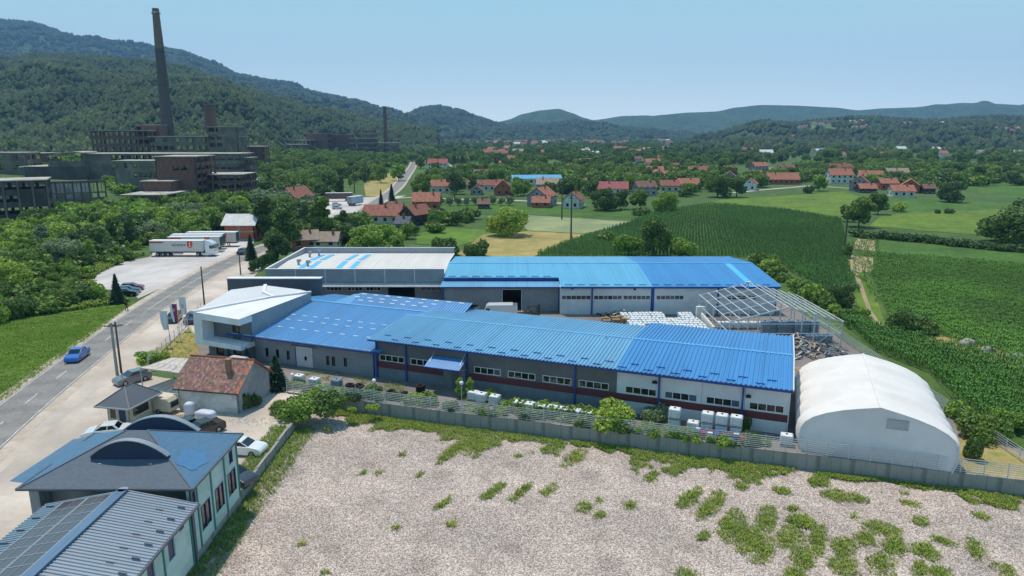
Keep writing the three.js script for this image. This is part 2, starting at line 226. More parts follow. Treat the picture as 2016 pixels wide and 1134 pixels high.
// fields
const field = (name, m, label, y, ...l) => struct(name, colAt(gridPoly(gp(...l), 5, y), patch(12, 0.55, l[0][0])), m, label, label && 'field');
field('grass_verge', M.lawn, 'bright green meadow left of the road', 0.03, [-260, 760], [-150, 640], [0, 628], [120, 612], [235, 600], [268, 592], [258, 604], [180, 664], [95, 726], [-10, 806], [-200, 960]);
field('green_strip', M.fieldGreen, 'green crop strip in front of the village', 0.025, [850, 396], [1150, 405], [1270, 418], [1262, 428], [1040, 423], [860, 420], [830, 405]);
field('hay_field', M.hay, 'pale mown hay field', 0.03, [1030, 423], [1105, 428], [1242, 436], [1212, 447], [1150, 460], [1040, 454], [1020, 440]);
field('dry_field', M.dryGrass, 'tan dry field behind the white roofed hall', 0.028, [950, 462], [1040, 455], [1150, 461], [1110, 482], [1050, 505], [930, 512], [900, 500]);
field('green_lawn', M.lawn, 'bright green lawn beside the large round tree', 0.026, [820, 462], [860, 448], [950, 452], [1040, 452], [1000, 464], [960, 466], [900, 485], [820, 480]);
field('light_meadow', M.fieldYellow, 'light yellow green meadow below the village', 0.03, [1385, 405], [1420, 393], [1540, 386], [1660, 377], [1720, 395], [1690, 410], [1660, 432], [1540, 415]);
field('bright_meadow', M.fieldYellow, 'bright yellow green meadow beyond the dark hedge', 0.03, [1712, 445], [1735, 425], [1790, 418], [1990, 412], [2120, 418], [2120, 475], [1960, 466]);
field('green_field', M.fieldGreen, 'green field in front of the right hand houses', 0.028, [1540, 386], [1600, 372], [1760, 386], [1850, 394], [2100, 400], [2100, 415], [1800, 418], [1740, 408], [1700, 395]);
field('far_field', M.fieldGreen, 'dark green field at the right edge of the valley', 0.028, [1890, 372], [1905, 360], [2200, 352], [2200, 398], [1990, 390]);
field('weedy_strip', M.fieldGreen, 'weedy light green strip below the dark hedge', 0.032, [1690, 478], [1700, 466], [1900, 480], [2150, 504], [2150, 536], [1960, 518], [1700, 502]);
field('bare_strip', M.soil, 'sandy bare patch with thin crop rows by the pole', 0.04, [1680, 490], [1686, 470], [1724, 474], [1722, 494]);
field('bare_strip', M.soil, 'sandy bare patch in the middle of the right field edge', 0.04, [1674, 536], [1676, 503], [1720, 508], [1722, 536]);
field('field_track', M.fieldYellow, 'dusty grass track between the corn fields', 0.034, [1666, 508], [1680, 508], [1712, 545], [1740, 630], [1770, 650], [1722, 652], [1696, 620], [1674, 560]); field('track_rut', M.soil, 'bare wheel rut on the grass track', 0.042, [1672, 512], [1676, 512], [1694, 550], [1716, 612], [1740, 646], [1733, 646], [1708, 612], [1686, 552]);
field('dry_bank', M.dryGrass, 'dry grassy bank between two corn fields', 0.036, [1815, 668], [1850, 660], [1930, 680], [2060, 715], [2060, 745], [1960, 712], [1880, 690]);
field('fence_verge', M.dryGrass, 'dry grass between the white tent and the corner fence', 0.034, [1892, 925], [1880, 870], [1900, 850], [1960, 870], [2060, 920], [2060, 960]);
// ---------------------------------------------------------------- hills
function forestMat(a, b, s) { return std({ map: tex(256, (u, v) => L3(rgb(a), rgb(b), sst(0.3, 0.7, tf(u, v, 12, 4, s))), 160), bumpMap: bumpTex(60, 16, 3, s + 4), bumpScale: 3, roughness: 1 }); }
M.hillNear = forestMat(0x2a3f1f, 0x41592c, 201); M.hillFar = forestMat(0x2b4425, 0x455f33, 211);
const hillSpots = [];
function hill(name, label, pts, Zr, Zf, base, m, amp, trees) {
  const nu = 220, nv = 64, p = [], uv = [], ix = [], X = px => { let i = 0; while (i + 2 < pts.length && pts[i + 1][0] < px) i++; const [x0, y0] = pts[i], [x1, y1] = pts[i + 1], t = Math.min(1, Math.max(0, (px - x0) / (x1 - x0))), q = t * t * (3 - 2 * t) * 0.5 + t * 0.5; return y0 + (y1 - y0) * q; };
  const x0 = pts[0][0], x1 = pts[pts.length - 1][0];
  const at = (u, v) => { const px = x0 + (x1 - x0) * u, top = A(px, X(px), Zr), f = v <= 1 ? v : 1, zf = typeof Zf === 'function' ? Zf(px) : Zf, Z = zf + (Zr - zf) * v, k = Z / Zr; let prof = v <= 1 ? Math.pow(f, 1.12) : 1 - (v - 1) * 1.1; const x = top.x * k, z = top.z * k; const b = Math.min(base, groundH(x, z) - 1); let y = b + (top.y - b) * prof; const e = sst(0, 0.25, v) * (v < 1 ? sst(1.02, 0.8, v) : 0); y += amp * (fbm(x / (amp * 7), z / (amp * 7), 4) * 1.6 + 0.55 * Math.abs(fbm(x / (amp * 3) + 4, z / (amp * 3), 3))) * e; return V(x, y, z); };
  for (let i = 0; i <= nu; i++) for (let j = 0; j <= nv; j++) { const q = at(i / nu, j / nv * 1.25); p.push(q.x, q.y, q.z); uv.push(q.x, q.z); }
  for (let i = 0; i < nu; i++) for (let j = 0; j < nv; j++) { const a = i * (nv + 1) + j; ix.push(a, a + nv + 1, a + 1, a + 1, a + nv + 1, a + nv + 2); }
  const g = new THREE.BufferGeometry(); g.setAttribute('position', new THREE.Float32BufferAttribute(p, 3)); g.setAttribute('uv', new THREE.Float32BufferAttribute(uv, 2)); g.setIndex(ix); g.computeVertexNormals(); m.side = THREE.DoubleSide;
  struct(name, g, m, label, 'hill');
  if (trees) for (let k = 0; k < trees.n; k++) { const u = rnd(), v = Math.pow(rnd(), 0.75) * 1.04; const q = at(u, v); if (trees.skip && trees.skip(q, u, v)) continue; trees.list.push([q.x, q.y, q.z, trees.size * rr(0.7, 1.35)]); }
  return at;
}
const woodNear = [], woodFar = [];
hill('mountain', 'high blue green mountain ridge at the left', [[-420, 20], [-200, 30], [0, 42], [60, 45], [150, 74], [250, 94], [350, 103], [420, 128], [470, 150], [560, 166], [620, 186], [700, 200], [760, 216], [812, 232], [870, 256], [930, 275]], 4200, 1500, 0, M.hillFar, 95, { n: 15000, size: 21, list: woodFar });
hill('wooded_hill', 'near wooded hill behind the ruined factory', [[-420, 120], [-200, 122], [0, 118], [80, 111], [170, 113], [270, 122], [350, 136], [420, 158], [480, 178], [560, 200], [640, 222], [720, 244], [800, 262], [860, 276]], 1750, px => 640 + 420 * sst(470, 600, px), 4, M.hillNear, 52, { n: 30000, size: 9.5, list: woodNear, skip: (q) => camDepth(q) < 560 });
hill('wooded_hill', 'rounded wooded hill right of the thin chimney', [[690, 285], [760, 250], [800, 230], [830, 216], [860, 212], [900, 219], [940, 233], [980, 246], [1040, 262], [1100, 278]], 3600, 2500, 0, M.hillFar, 40, { n: 5200, size: 19, list: woodFar });
hill('distant_hill', 'pale blue peaked hill in the middle distance', [[950, 250], [1000, 236], [1030, 224], [1065, 217], [1100, 214], [1125, 222], [1150, 232], [1200, 248], [1260, 262]], 4700, 3900, 0, M.hillFar, 36);
hill('distant_hill', 'faint far ridge behind the peaked hill', [[1080, 252], [1170, 236], [1230, 228], [1275, 227], [1330, 234], [1420, 250]], 5600, 5000, 0, M.hillFar, 30);
hill('distant_hill', 'long pale blue mountain ridge at the right', [[1180, 256], [1230, 240], [1300, 226], [1360, 221], [1410, 219], [1450, 211], [1500, 206], [1560, 207], [1640, 211], [1690, 217], [1740, 213], [1800, 211], [1850, 206], [1900, 202], [1960, 204], [2016, 207], [2120, 202], [2300, 210]], 5000, 3900, 0, M.hillFar, 75);
hill('distant_hill', 'darker low spur at the right edge', [[1880, 262], [1950, 245], [2016, 222], [2120, 214], [2300, 218]], 4200, 3400, 0, M.hillFar, 40);
hill('low_hill', 'low wooded hill with town houses in the centre', [[930, 268], [990, 252], [1030, 246], [1080, 248], [1130, 240], [1180, 247], [1240, 256], [1300, 262], [1350, 266], [1400, 274]], 3500, 2500, 0, M.hillFar, 24, { n: 3800, size: 18, list: woodFar });
const plateau = hill('low_hill', 'wooded plateau with scattered houses at the right', [[1360, 282], [1410, 270], [1440, 258], [1480, 247], [1510, 243], [1560, 247], [1600, 242], [1650, 237], [1690, 233], [1730, 235], [1790, 240], [1850, 240], [1900, 235], [1960, 232], [2016, 235], [2150, 232], [2350, 240]], 2300, 1150, 0, M.hillNear, 24, { n: 9000, size: 12, list: woodNear, skip: (q, u, v) => (v > 0.45 && v < 0.9 && fbm(q.x / 140, q.z / 140, 3) > 0.08) });
{ // light fields lying on the plateau's slope
  const fp = (u0, u1, v0, v1, m, label) => { const p = [], uv = [], ix = []; for (let i = 0; i <= 12; i++) for (let j = 0; j <= 6; j++) { const q = plateau(u0 + (u1 - u0) * i / 12, v0 + (v1 - v0) * j / 6 + 0.01 * Math.sin(i)); p.push(q.x, q.y + 3.2, q.z); uv.push(q.x, q.z); } for (let i = 0; i < 12; i++) for (let j = 0; j < 6; j++) { const a = i * 7 + j; ix.push(a, a + 7, a + 1, a + 1, a + 7, a + 8); } const g = new THREE.BufferGeometry(); g.setAttribute('position', new THREE.Float32BufferAttribute(p, 3)); g.setAttribute('uv', new THREE.Float32BufferAttribute(uv, 2)); g.setIndex(ix); g.computeVertexNormals(); colAt(g, patch(30, 0.3)); const mm = m.clone(); mm.side = THREE.DoubleSide; struct('hill_field', g, mm, label, 'field'); };
  const U = px => (px - 1360) / 990;
  fp(U(1672), U(1708), 0.74, 0.86, M.soil, 'tan field on the wooded plateau, left of the houses'); fp(U(1790), U(1850), 0.74, 0.9, M.soil, 'tan field above the plateau houses'); fp(U(1920), U(2030), 0.72, 0.86, M.hay, 'pale mown field on the plateau at the right edge'); fp(U(1810), U(1870), 0.5, 0.6, M.lawn, 'green clearing below the plateau houses'); fp(U(1598), U(1650), 0.5, 0.62, M.lawn, 'green clearing on the plateau, left side');
}

// ---------------------------------------------------------------- vegetation prototypes
const leafMats = [0x6f8a2c, 0x5c7a28, 0x80a030, 0x4c6a28, 0x98b03a, 0x86986a].map(c => new THREE.MeshPhysicalMaterial({ color: c, vertexColors: true, side: THREE.DoubleSide, roughness: 0.95, transmission: 0.35, thickness: 0 }));
M.bark = noisy(0x4a3f34, 0x6b5d4e, 2, 8, 4, 231); M.conifer = std({ color: 0x2c4526, vertexColors: true, side: THREE.DoubleSide, roughness: 0.8 });
function leafCloud(n, lobes, size, flat = 0.5) { // many small leaf faces spread through lobes; unit tree: height 1
  const p = [], c = []; const q = new THREE.Quaternion(), e = new THREE.Euler();
  for (let i = 0; i < n; i++) {
    let t = rnd() * lobes.reduce((a, l) => a + l[3] * l[3], 0), L = lobes[0]; for (const l of lobes) { t -= l[3] * l[3]; if (t <= 0) { L = l; break; } }
    const d = V(rr(-1, 1), rr(-1, 1), rr(-1, 1)); if (d.lengthSq() > 1 || d.lengthSq() < 0.01) { i--; continue; } const len = d.length(); d.multiplyScalar(Math.pow(len, 0.35) / len);
    const lump = 1 + 0.28 * nz(d.x * 2.4 + L[0] * 9, d.y * 2.4 + L[1] * 9, d.z * 2.4 + L[2] * 9); d.multiplyScalar(lump);
    const o = V(L[0] + d.x * L[3], L[1] + d.y * L[3] * (L[4] || 0.8), L[2] + d.z * L[3]); if (o.y < 0.02) o.y = 0.02 + rnd() * 0.05;
    const nrm = d.clone().normalize().multiplyScalar(flat).add(V(rr(-1, 1), rr(-0.6, 1), rr(-1, 1)).multiplyScalar(1 - flat * 0.4)).normalize();
    q.setFromUnitVectors(V(0, 0, 1), nrm); const sz = size * rr(0.6, 1.3), rot = rr(0, 6.3), b = rr(0.7, 1.3), tint = rr(-0.12, 0.12);
    const cs = [[-0.5, -0.35], [0.55, -0.3], [0.35, 0.5], [-0.4, 0.45]].map(([x, y]) => V((x * Math.cos(rot) - y * Math.sin(rot)) * sz, (x * Math.sin(rot) + y * Math.cos(rot)) * sz, rr(-0.12, 0.12) * sz).applyQuaternion(q).add(o));
    for (const k of [0, 1, 2, 0, 2, 3]) { p.push(cs[k].x, cs[k].y, cs[k].z); c.push(b * (1 + tint), b, b * (1 - tint)); }
  }
  const g = new THREE.BufferGeometry(); g.setAttribute('position', new THREE.Float32BufferAttribute(p, 3)); g.setAttribute('color', new THREE.Float32BufferAttribute(c, 3)); g.computeVertexNormals(); return norm(g);
}
function trunkGeo(h, r, limbs) { const l = [rod(V(0, -0.03, 0), V(0.01, h, 0.01), r, r * 0.6, 7)]; for (let i = 0; i < limbs; i++) { const a = i / limbs * 6.28 + rr(0, 1), y = h * rr(0.55, 0.95); l.push(rod(V(0, y, 0), V(Math.cos(a) * 0.2, y + rr(0.15, 0.28), Math.sin(a) * 0.2), r * 0.5, r * 0.15, 5)); } return mg(l); }
function lobesFor(kind) {
  const l = []; if (kind === 'round') { l.push([0, 0.62, 0, 0.27, 0.95]); for (let i = 0; i < 12; i++) { const a = i * 2.4, r = rr(0.14, 0.3); l.push([Math.cos(a) * r, rr(0.2, 0.8), Math.sin(a) * r, rr(0.13, 0.22)]); } }
  else if (kind === 'wide') { l.push([0, 0.55, 0, 0.3, 0.9]); for (let i = 0; i < 15; i++) { const a = i * 2.4, r = rr(0.2, 0.42); l.push([Math.cos(a) * r, rr(0.16, 0.72), Math.sin(a) * r, rr(0.14, 0.24)]); } }
  else if (kind === 'tall') { for (let i = 0; i < 9; i++) { const a = i * 2.4, r = rr(0.04, 0.13); l.push([Math.cos(a) * r, 0.25 + i * 0.08, Math.sin(a) * r, rr(0.1, 0.18) * (1 - i * 0.03)]); } }
  else { for (let i = 0; i < 8; i++) { const a = i * 2.4, r = rr(0.1, 0.55); l.push([Math.cos(a) * r, rr(0.2, 0.55), Math.sin(a) * r, rr(0.22, 0.38)]); } } // bush
  return l;
}
function coniferGeo(n) { const p = [], c = []; for (let i = 0; i < n; i++) { const t = Math.pow(rnd(), 0.7), y = 0.06 + (1 - t) * 0.94, tier = 0.8 + 0.2 * Math.cos((1 - t) * 60), r = 0.24 * t * tier * rr(0.25, 1.05), a = rnd() * 6.283, o = V(Math.cos(a) * r, y, Math.sin(a) * r), d = V(Math.cos(a), -0.45, Math.sin(a)), s = V(-Math.sin(a), 0, Math.cos(a)), w = rr(0.015, 0.03), L = rr(0.04, 0.08) * (0.5 + t), b = rr(0.7, 1.3); const q = [o.clone().addScaledVector(s, -w), o.clone().addScaledVector(s, w), o.clone().addScaledVector(d, L).addScaledVector(s, w * 0.6), o.clone().addScaledVector(d, L).addScaledVector(s, -w * 0.6)]; for (const k of [0, 1, 2, 0, 2, 3]) { p.push(q[k].x, q[k].y, q[k].z); c.push(b, b, b); } } const g = new THREE.BufferGeometry(); g.setAttribute('position', new THREE.Float32BufferAttribute(p, 3)); g.setAttribute('color', new THREE.Float32BufferAttribute(c, 3)); g.computeVertexNormals(); return norm(g); }
const protos = {};
for (const [k, n, sz, th, tr] of [['round', 3200, 0.05, 0.5, 0.024], ['wide', 4200, 0.046, 0.42, 0.03], ['tall', 2400, 0.045, 0.4, 0.018], ['bush', 2200, 0.085, 0.25, 0.03]]) protos[k] = [0, 1, 2].map(() => { const L = lobesFor(k); return { crown: leafCloud(n, L, sz), far: leafCloud(Math.round(n / 5), L, sz * 2.0), trunk: trunkGeo(th, tr, k === 'bush' ? 3 : 5) }; });
protos.conifer = [0, 1].map(() => ({ crown: coniferGeo(2600), far: coniferGeo(500), trunk: mg([rod(V(0, -0.02, 0), V(0, 0.9, 0), 0.018, 0.004, 6)]) }));
const treeSpecs = []; // {x,z,y,h,kind,v,mat,label,group,name}
function tree(x, z, h, kind, mat, label, group, o = {}) { treeSpecs.push({ x, z, y: groundH(x, z) - 0.05, h, kind, v: Math.floor(rnd() * protos[kind].length), mat: mat ?? Math.floor(rnd() * leafMats.length), label, group, turn: rnd() * 6.28, w: o.w || rr(0.9, 1.15), must: o.must, name: o.name || (kind === 'bush' ? 'bush' : kind === 'conifer' ? 'conifer_tree' : 'broadleaf_tree') }); }
const treePx = (px, pyBase, hpx, kind, mat, label, o = {}) => { const p = G(px, pyBase, 0), Z = camDepth(p); tree(p.x, p.z, hpx * Z / FPX, kind, mat, label, null, { must: true, ...o }); };
function flushTrees() {
  const size = t => t.h / Math.hypot(t.x, t.z) * (t.must ? 100 : 1); treeSpecs.sort((a, b) => size(b) - size(a));
  const rest = { }; let n = 0;
  for (const t of treeSpecs) {
    const pr = protos[t.kind][t.v];
    if (n < 300) { n++; const g = thing(t.name, t.label, t.kind === 'bush' ? 'bush' : 'tree', [t.x, t.y, t.z], t.turn, t.group); g.scale.set(t.h * t.w, t.h, t.h * t.w); const near = t.h / Math.hypot(t.x, t.z) > 0.028; part('trunk', pr.trunk, M.bark, g); part(t.kind === 'bush' ? 'foliage' : 'crown', near ? pr.crown : pr.far, t.kind === 'conifer' ? M.conifer : leafMats[t.mat], g); }
    else (rest[t.kind] ||= []).push(t);
  }
  return rest;
}
function instanced(name, geo, m, list, label, category, tint) { // list: [x,y,z,sx,sy,sz,turn,[r,g,b]]
  const o = shade(new THREE.InstancedMesh(geo, m, list.length)), mt = new THREE.Matrix4(), q = new THREE.Quaternion(), c = new THREE.Color(); o.name = numbered(name);
  list.forEach((t, i) => { q.setFromAxisAngle(V(0, 1, 0), t[6]); mt.compose(V(t[0], t[1], t[2]), q, V(t[3], t[4], t[5])); o.setMatrixAt(i, mt); if (t[7]) { c.setRGB(...t[7]); o.setColorAt(i, c); } });
  o.userData = { kind: 'stuff', label, category }; scene.add(o); return o;
}
// far woods on the hills: crowns that cover the slopes as one mass
{ const crown = (det, s) => { let g = mergeVertices(new THREE.IcosahedronGeometry(1, det).deleteAttribute('uv').deleteAttribute('normal')); const P = g.attributes.position; for (let i = 0; i < P.count; i++) { const x = P.getX(i), y = P.getY(i), z = P.getZ(i), k = 0.72 + 0.55 * nz(x * 1.7 + s, y * 1.7, z * 1.7) + 0.3 * nz(x * 4 + s, y * 4, z * 4); P.setXYZ(i, x * k, y * k * 0.95, z * k); } g.computeVertexNormals(); return norm(g); };
  const m1 = std({ color: 0x3f502c, roughness: 1 }), m2 = std({ color: 0x32462a, roughness: 1 });
  const tint = (x = 0, z = 0) => { const n = fbm(x / 70, z / 70, 3), b = rr(0.6, 1.4) * (1 + 0.55 * n), w = rr(-0.12, 0.16) + 0.15 * n; return [b * (1 + w), b, b * (1 - w)]; };
  instanced('hillside_forest', crown(2, 1), m1, woodNear.map(([x, y, z, s]) => [x, y + s * 0.35, z, s * 0.62, s * 0.72, s * 0.62, rnd() * 6.28, tint(x, z)]), 'dense green forest covering the near hill and plateau', 'forest');
  instanced('mountain_forest', crown(1, 5), m2, woodFar.map(([x, y, z, s]) => [x, y + s * 0.25, z, s * 0.75, s * 0.7, s * 0.75, rnd() * 6.28, tint(x, z)]), 'far forest covering the mountain slopes', 'forest'); }
// ---------------------------------------------------------------- building materials
const lineCache = {};
const lines = (metres, n, depth = 0.35) => lineCache[[metres, n].join()] ||= tex(256, (u, v) => { const f = (v * n) % 1, t = f < 0.12 ? 1 - depth : 1; return [t, t, t]; }, metres, false);
function panelMat(a, b, s, rough = 0.55) { return std({ color: b, map: toneMap(a, b, 7, 4, 5), bumpMap: lines(1, 4), bumpScale: 0.012, roughness: rough }); }
M.wallDark = panelMat(0x5c5f63, 0x6a6d71, 301); M.wallLight = panelMat(0xc6cacd, 0xd8dbdd, 302); M.wallMid = panelMat(0x83878b, 0x93979b, 303); M.wallLow = panelMat(0x6c757b, 0x7b848a, 304);
M.maroon = panelMat(0x5e2c33, 0x6b343a, 305); M.anthracite = panelMat(0x4b525b, 0x555c66, 306, 0.45); M.office = panelMat(0x8a9097, 0x979da3, 307); M.officeLow = panelMat(0x5f656c, 0x6c7278, 308);
M.whiteFrame = noisy(0xd5d8da, 0xe6e8ea, 6, 5, 4, 309, { roughness: 0.5 });
// sheet metal: bay to bay tone steps, faded patches and thin dirt streaks running down the slope
const roofTex = {}; function roofMap(a, b) { const k = Math.round((rgb(a)[1] / rgb(b)[1]) * 20); return roofTex[k] ||= tex(512, (u, v) => { const bay = hash(Math.floor(u * 22), 1, 5), st = sst(0.62, 0.8, tn(u, 0.4, 150, 6)) * sst(0.35, 0.65, tf(u, v, 9, 3, 8)), f = tf(u, v, 5, 5, 9); const t = (k / 20) * (0.96 + 0.035 * bay) + 0.1 * f - 0.06 * st; return [t * 1.0 + 0.02 * st, t, t * 0.995]; }, 24); }
const metal = (a, b, s, r = 0.42) => std({ color: b, map: roofMap(a, b), roughness: r, metalness: 0.0 });
M.blueA = metal(0x629cc0, 0x6ca6ca, 311); M.blueB = metal(0x3e86c6, 0x4892d0, 312); M.blueC = metal(0x5594cb, 0x62a1d6, 313); M.blueLight = metal(0x52a0c8, 0x5ca9cf, 314); M.blueDeep = metal(0x347fbe, 0x3c87c4, 315); M.blueStripe = metal(0x4fb2ea, 0x58baee, 316); M.blueTrim = metal(0x1c3f8e, 0x214796, 317, 0.5); M.bluePale = metal(0x5aa8dc, 0x68b2e2, 318);
M.whiteRoof = metal(0xcfcac3, 0xe0dcd6, 319, 0.6); M.guard = metal(0x24589c, 0x2a60a6, 320, 0.5); M.skylight = std({ color: 0xd9dde0, roughness: 0.35 });
M.glass = new THREE.MeshPhysicalMaterial({ color: 0x10171a, roughness: 0.08, metalness: 0, clearcoat: 0.6 }); M.glassPale = new THREE.MeshPhysicalMaterial({ color: 0x4f5d6a, roughness: 0.15 });
M.frameWhite = std({ color: 0xd8dadb, roughness: 0.5 }); M.dark = std({ color: 0x16181b, roughness: 0.9 }); M.steel = std({ color: 0x9aa2a8, roughness: 0.45, metalness: 0.5 }); M.galv = std({ color: 0xc2c7cb, roughness: 0.45, metalness: 0.25 });
M.concrete = std({ map: tex(512, (u, v) => { const t = tf(u, v, 5, 6, 331), st = sst(0.5, 0.72, tn(u, 0.3, 48, 332)) * sst(0.25, 0.6, tf(u, v * 0.4, 20, 3, 333)); return L3(L3(rgb(0x8a8983), rgb(0xa6a49c), t), rgb(0x55544f), st * 0.42); }, 13), bumpMap: bumpTex(2, 12, 4, 334), bumpScale: 0.02 });
M.plasterWhite = noisy(0xbdb9b2, 0xdedbd5, 5, 5, 6, 341); M.plasterGrey = noisy(0x87868a, 0xa09f9f, 6, 5, 6, 342); M.plasterCream = noisy(0xb5aa92, 0xcfc5ae, 6, 5, 6, 343); M.mint = noisy(0xa4bfb8, 0xbdd4cd, 6, 5, 6, 344); M.teal = std({ color: 0x2f7f72, roughness: 0.6 });
// walls with real openings: rect x0..x1, y0..y1 in the plane z = zf, thickness going back
function holedWall(x0, x1, y0, y1, holes, zf, th = 0.2) { const s = new THREE.Shape([[x0, y0], [x1, y0], [x1, y1], [x0, y1]].map(p => new THREE.Vector2(...p))); for (const [a, b, c, d] of holes) s.holes.push(new THREE.Path([[a, b], [a, d], [c, d], [c, b]].map(p => new THREE.Vector2(...p)))); const g = new THREE.ExtrudeGeometry(s, { depth: th, bevelEnabled: false }); g.translate(0, 0, zf - th); planarUV(g); return g; }
function winRow(parent, x0, y0, x1, y1, zf, n, pale = []) { // white frame with n panes, set into an opening
  const f = 0.07, w = (x1 - x0) / n, l = [bxm(x0, y0, zf - 0.08, x1, y0 + f, zf + 0.03), bxm(x0, y1 - f, zf - 0.08, x1, y1, zf + 0.03)];
  for (let i = 0; i <= n; i++) { const x = Math.min(x1 - f / 2, Math.max(x0 + f / 2, x0 + i * w)); l.push(bxm(x - f / 2, y0 + f, zf - 0.08, x + f / 2, y1 - f, zf + 0.029)); }
  const r = part('window', l, M.frameWhite, parent); for (let i = 0; i < n; i++) part('pane', bxm(x0 + i * w + 0.03, y0 + 0.03, zf - 0.07, x0 + (i + 1) * w - 0.03, y1 - 0.03, zf - 0.04), pale.includes(i) ? M.glassPale : M.glass, r); return r;
}
const X = V(1, 0, 0);
// ---------------------------------------------------------------- the long front hall (grey and white parts)
{ const t = thing('factory_hall', 'long front hall with blue ribbed roof and maroon band under the windows', 'factory hall', O0, TH);
  const S1 = 30.53, S2 = 48.2, zf = -0.3, rows = [[0.27, 3.83], [4.7, 8.2], [13.3, 16.7], [17.63, 21.02], [21.91, 25.34], [26.19, 29.64], [31.5, 34.9], [35.77, 39.18], [40.1, 43.5], [44.43, 47.8]], wy0 = 2.28, wy1 = 3.1;
  const left = rows.filter(r => r[1] < S1), right = rows.filter(r => r[0] > S1);
  const panelTo = (x0, x1, list, m, hgt) => { for (let i = 0; i < list.length; i++) { const a = i ? (list[i - 1][1] + list[i][0]) / 2 : x0, b = i + 1 < list.length ? (list[i][1] + list[i + 1][0]) / 2 : x1; part('wall_panel', holedWall(a + 0.012, b - 0.012, 2.16, hgt, [[list[i][0], wy0, list[i][1], wy1]], zf), m, t); } };
  panelTo(-0.2, S1, left, M.wallDark, 4.95); panelTo(S1, S2, right, M.wallLight, 4.95);
  part('maroon_band', bxm(-0.2, 1.36, zf - 0.18, S2, 2.15, zf + 0.01), M.maroon, t); part('base_wall', bxm(-0.2, 0, zf - 0.18, S1, 1.35, zf), M.wallLow, t); part('base_wall', bxm(S1, 0, zf - 0.18, S2, 1.35, zf), M.wallLight, t);
  rows.forEach((r, i) => winRow(t, r[0], wy0, r[1], wy1, zf, 4, [[], [], [3], [], [], [], [], [0, 3], [3], []][i]));
  for (const s of [-0.1, 4.11, 12.39, 25.79, 35.16, 43.75]) part('downpipe', bxm(s - 0.09, 0, zf + 0.012, s + 0.09, 4.98, zf + 0.17), M.blueTrim, t);
  // side and back walls
  part('side_wall', prism([[0.3, 0], [20.2, 0], [20.2, 4.9], [9.2, 5.65], [0.3, 4.95]], -0.1, 0.1).rotateY(Math.PI / 2).translate(S2, 0, 0), M.wallLight, t);
  part('back_wall', bxm(-0.2, 0, -18.2, S1, 4.9, -18), M.wallDark, t); part('back_wall', bxm(S1, 0, -20.2, S2, 4.9, -20), M.wallLight, t); part('side_wall', prism([[0.3, 0], [18.2, 0], [18.2, 4.9], [9.2, 5.65], [0.3, 4.95]], -0.1, 0.1).rotateY(Math.PI / 2).translate(-0.1, 0, 0), M.wallDark, t);
  // roofs: eave n=-0.45 y=5.1, ridge n=9.2 y=5.9
  const slope = (x0, x1, n0, y0, n1, y1, m, pitch) => { const dir = V(0, y1 - y0, -(n1 - n0)), L = dir.length(); dir.normalize(); return part('roof', ribSheet(V(x0, y0, -n0), X, x1 - x0, dir, L, pitch * 1.2, 0.1, 0.5), m, t); };
  slope(-0.9, S1, -0.45, 5.1, 9.2, 5.9, M.blueA, 0.36); slope(S1, S2 + 0.25, -0.45, 5.1, 9.2, 5.9, M.blueB, 0.4);
  const back = (x0, x1, n1, m) => { const dir = V(0, 5.9 - 5.08, 9.2 - n1 < 0 ? n1 - 9.2 : 0), L = dir.length(); dir.normalize(); part('roof', ribSheet(V(x0, 5.08, -n1), X, x1 - x0, V(0, dir.y, dir.z), L, 0.45, 0.1, 0.5), m, t); };
  back(0.2, S1, 18.6, M.blueA); back(S1, S2 + 0.25, 20.5, M.blueB);
  part('ridge_cap', [bxm(-0.9, 5.9, -9.42, S2 + 0.25, 5.97, -8.98)], M.bluePale, t);
  part('eave_gutter', bxm(-0.9, 4.92, 0.36, S1, 5.09, 0.52), M.blueTrim, t); part('eave_gutter', bxm(S1, 4.84, 0.36, S2 + 0.25, 5.09, 0.53), M.blueTrim, t);
  part('verge_trim', [bar(V(S2 + 0.3, 5.12, 0.5), V(S2 + 0.3, 5.95, -9.2), 0.12, 0.16), bar(V(S2 + 0.3, 5.95, -9.2), V(S2 + 0.3, 5.1, -20.5), 0.12, 0.16)], M.frameWhite, t);
  for (let k = 0, s = 1; s < 47.2; s += 1.42, k++) { const n = k % 2 ? 0.1 : 1.25, w = 0.95; part('snow_guard', bx(s + (k % 2 ? 0.3 : 0), 5.1 + (n + 0.45) * 0.083 + 0.11, -n, w, 0.13, 0.05), M.guard, t); }
  // door porch
  part('porch_roof', ribSheet(V(7.9, 3.18, 2.1), X, 4.6, V(0, 0.75, -1.9).normalize(), 2.04, 0.3, 0.04), M.blueB, t); part('porch_gutter', bxm(7.9, 3.06, 2.1, 12.5, 3.18, 2.2), M.blueTrim, t);
  for (const s of [8, 12.4]) part('porch_brace', bar(V(s, 2.5, zf + 0.02), V(s, 3.2, 2), 0.07), M.galv, t); for (const s of [8.2, 12.2]) part('porch_stay', bar(V(s, 4.6, zf + 0.02), V(s, 3.5, 1.3), 0.05), M.galv, t);
  part('entrance_wall', bxm(9.3, 0, zf, 12.2, 3.3, zf + 0.22), M.wallLow, t); const d = part('door', bxm(10.4, 0.02, zf + 0.22, 11.4, 2.2, zf + 0.26), M.wallDark, t); part('handle', bx(11.25, 1.05, zf + 0.3, 0.12, 0.04, 0.05), M.steel, d); part('exit_sign', bxm(8.5, 1.9, zf + 0.02, 9.1, 2.3, zf + 0.06), std({ color: 0x1f6b48 }), t);
  for (const [s, y] of [[34.7, 4.0], [44.3, 3.75]]) part('wall_lamp', [bx(s, y, zf + 0.3, 0.5, 0.22, 0.3), bx(s, y + 0.1, zf + 0.1, 0.1, 0.1, 0.3)], M.dark, t);
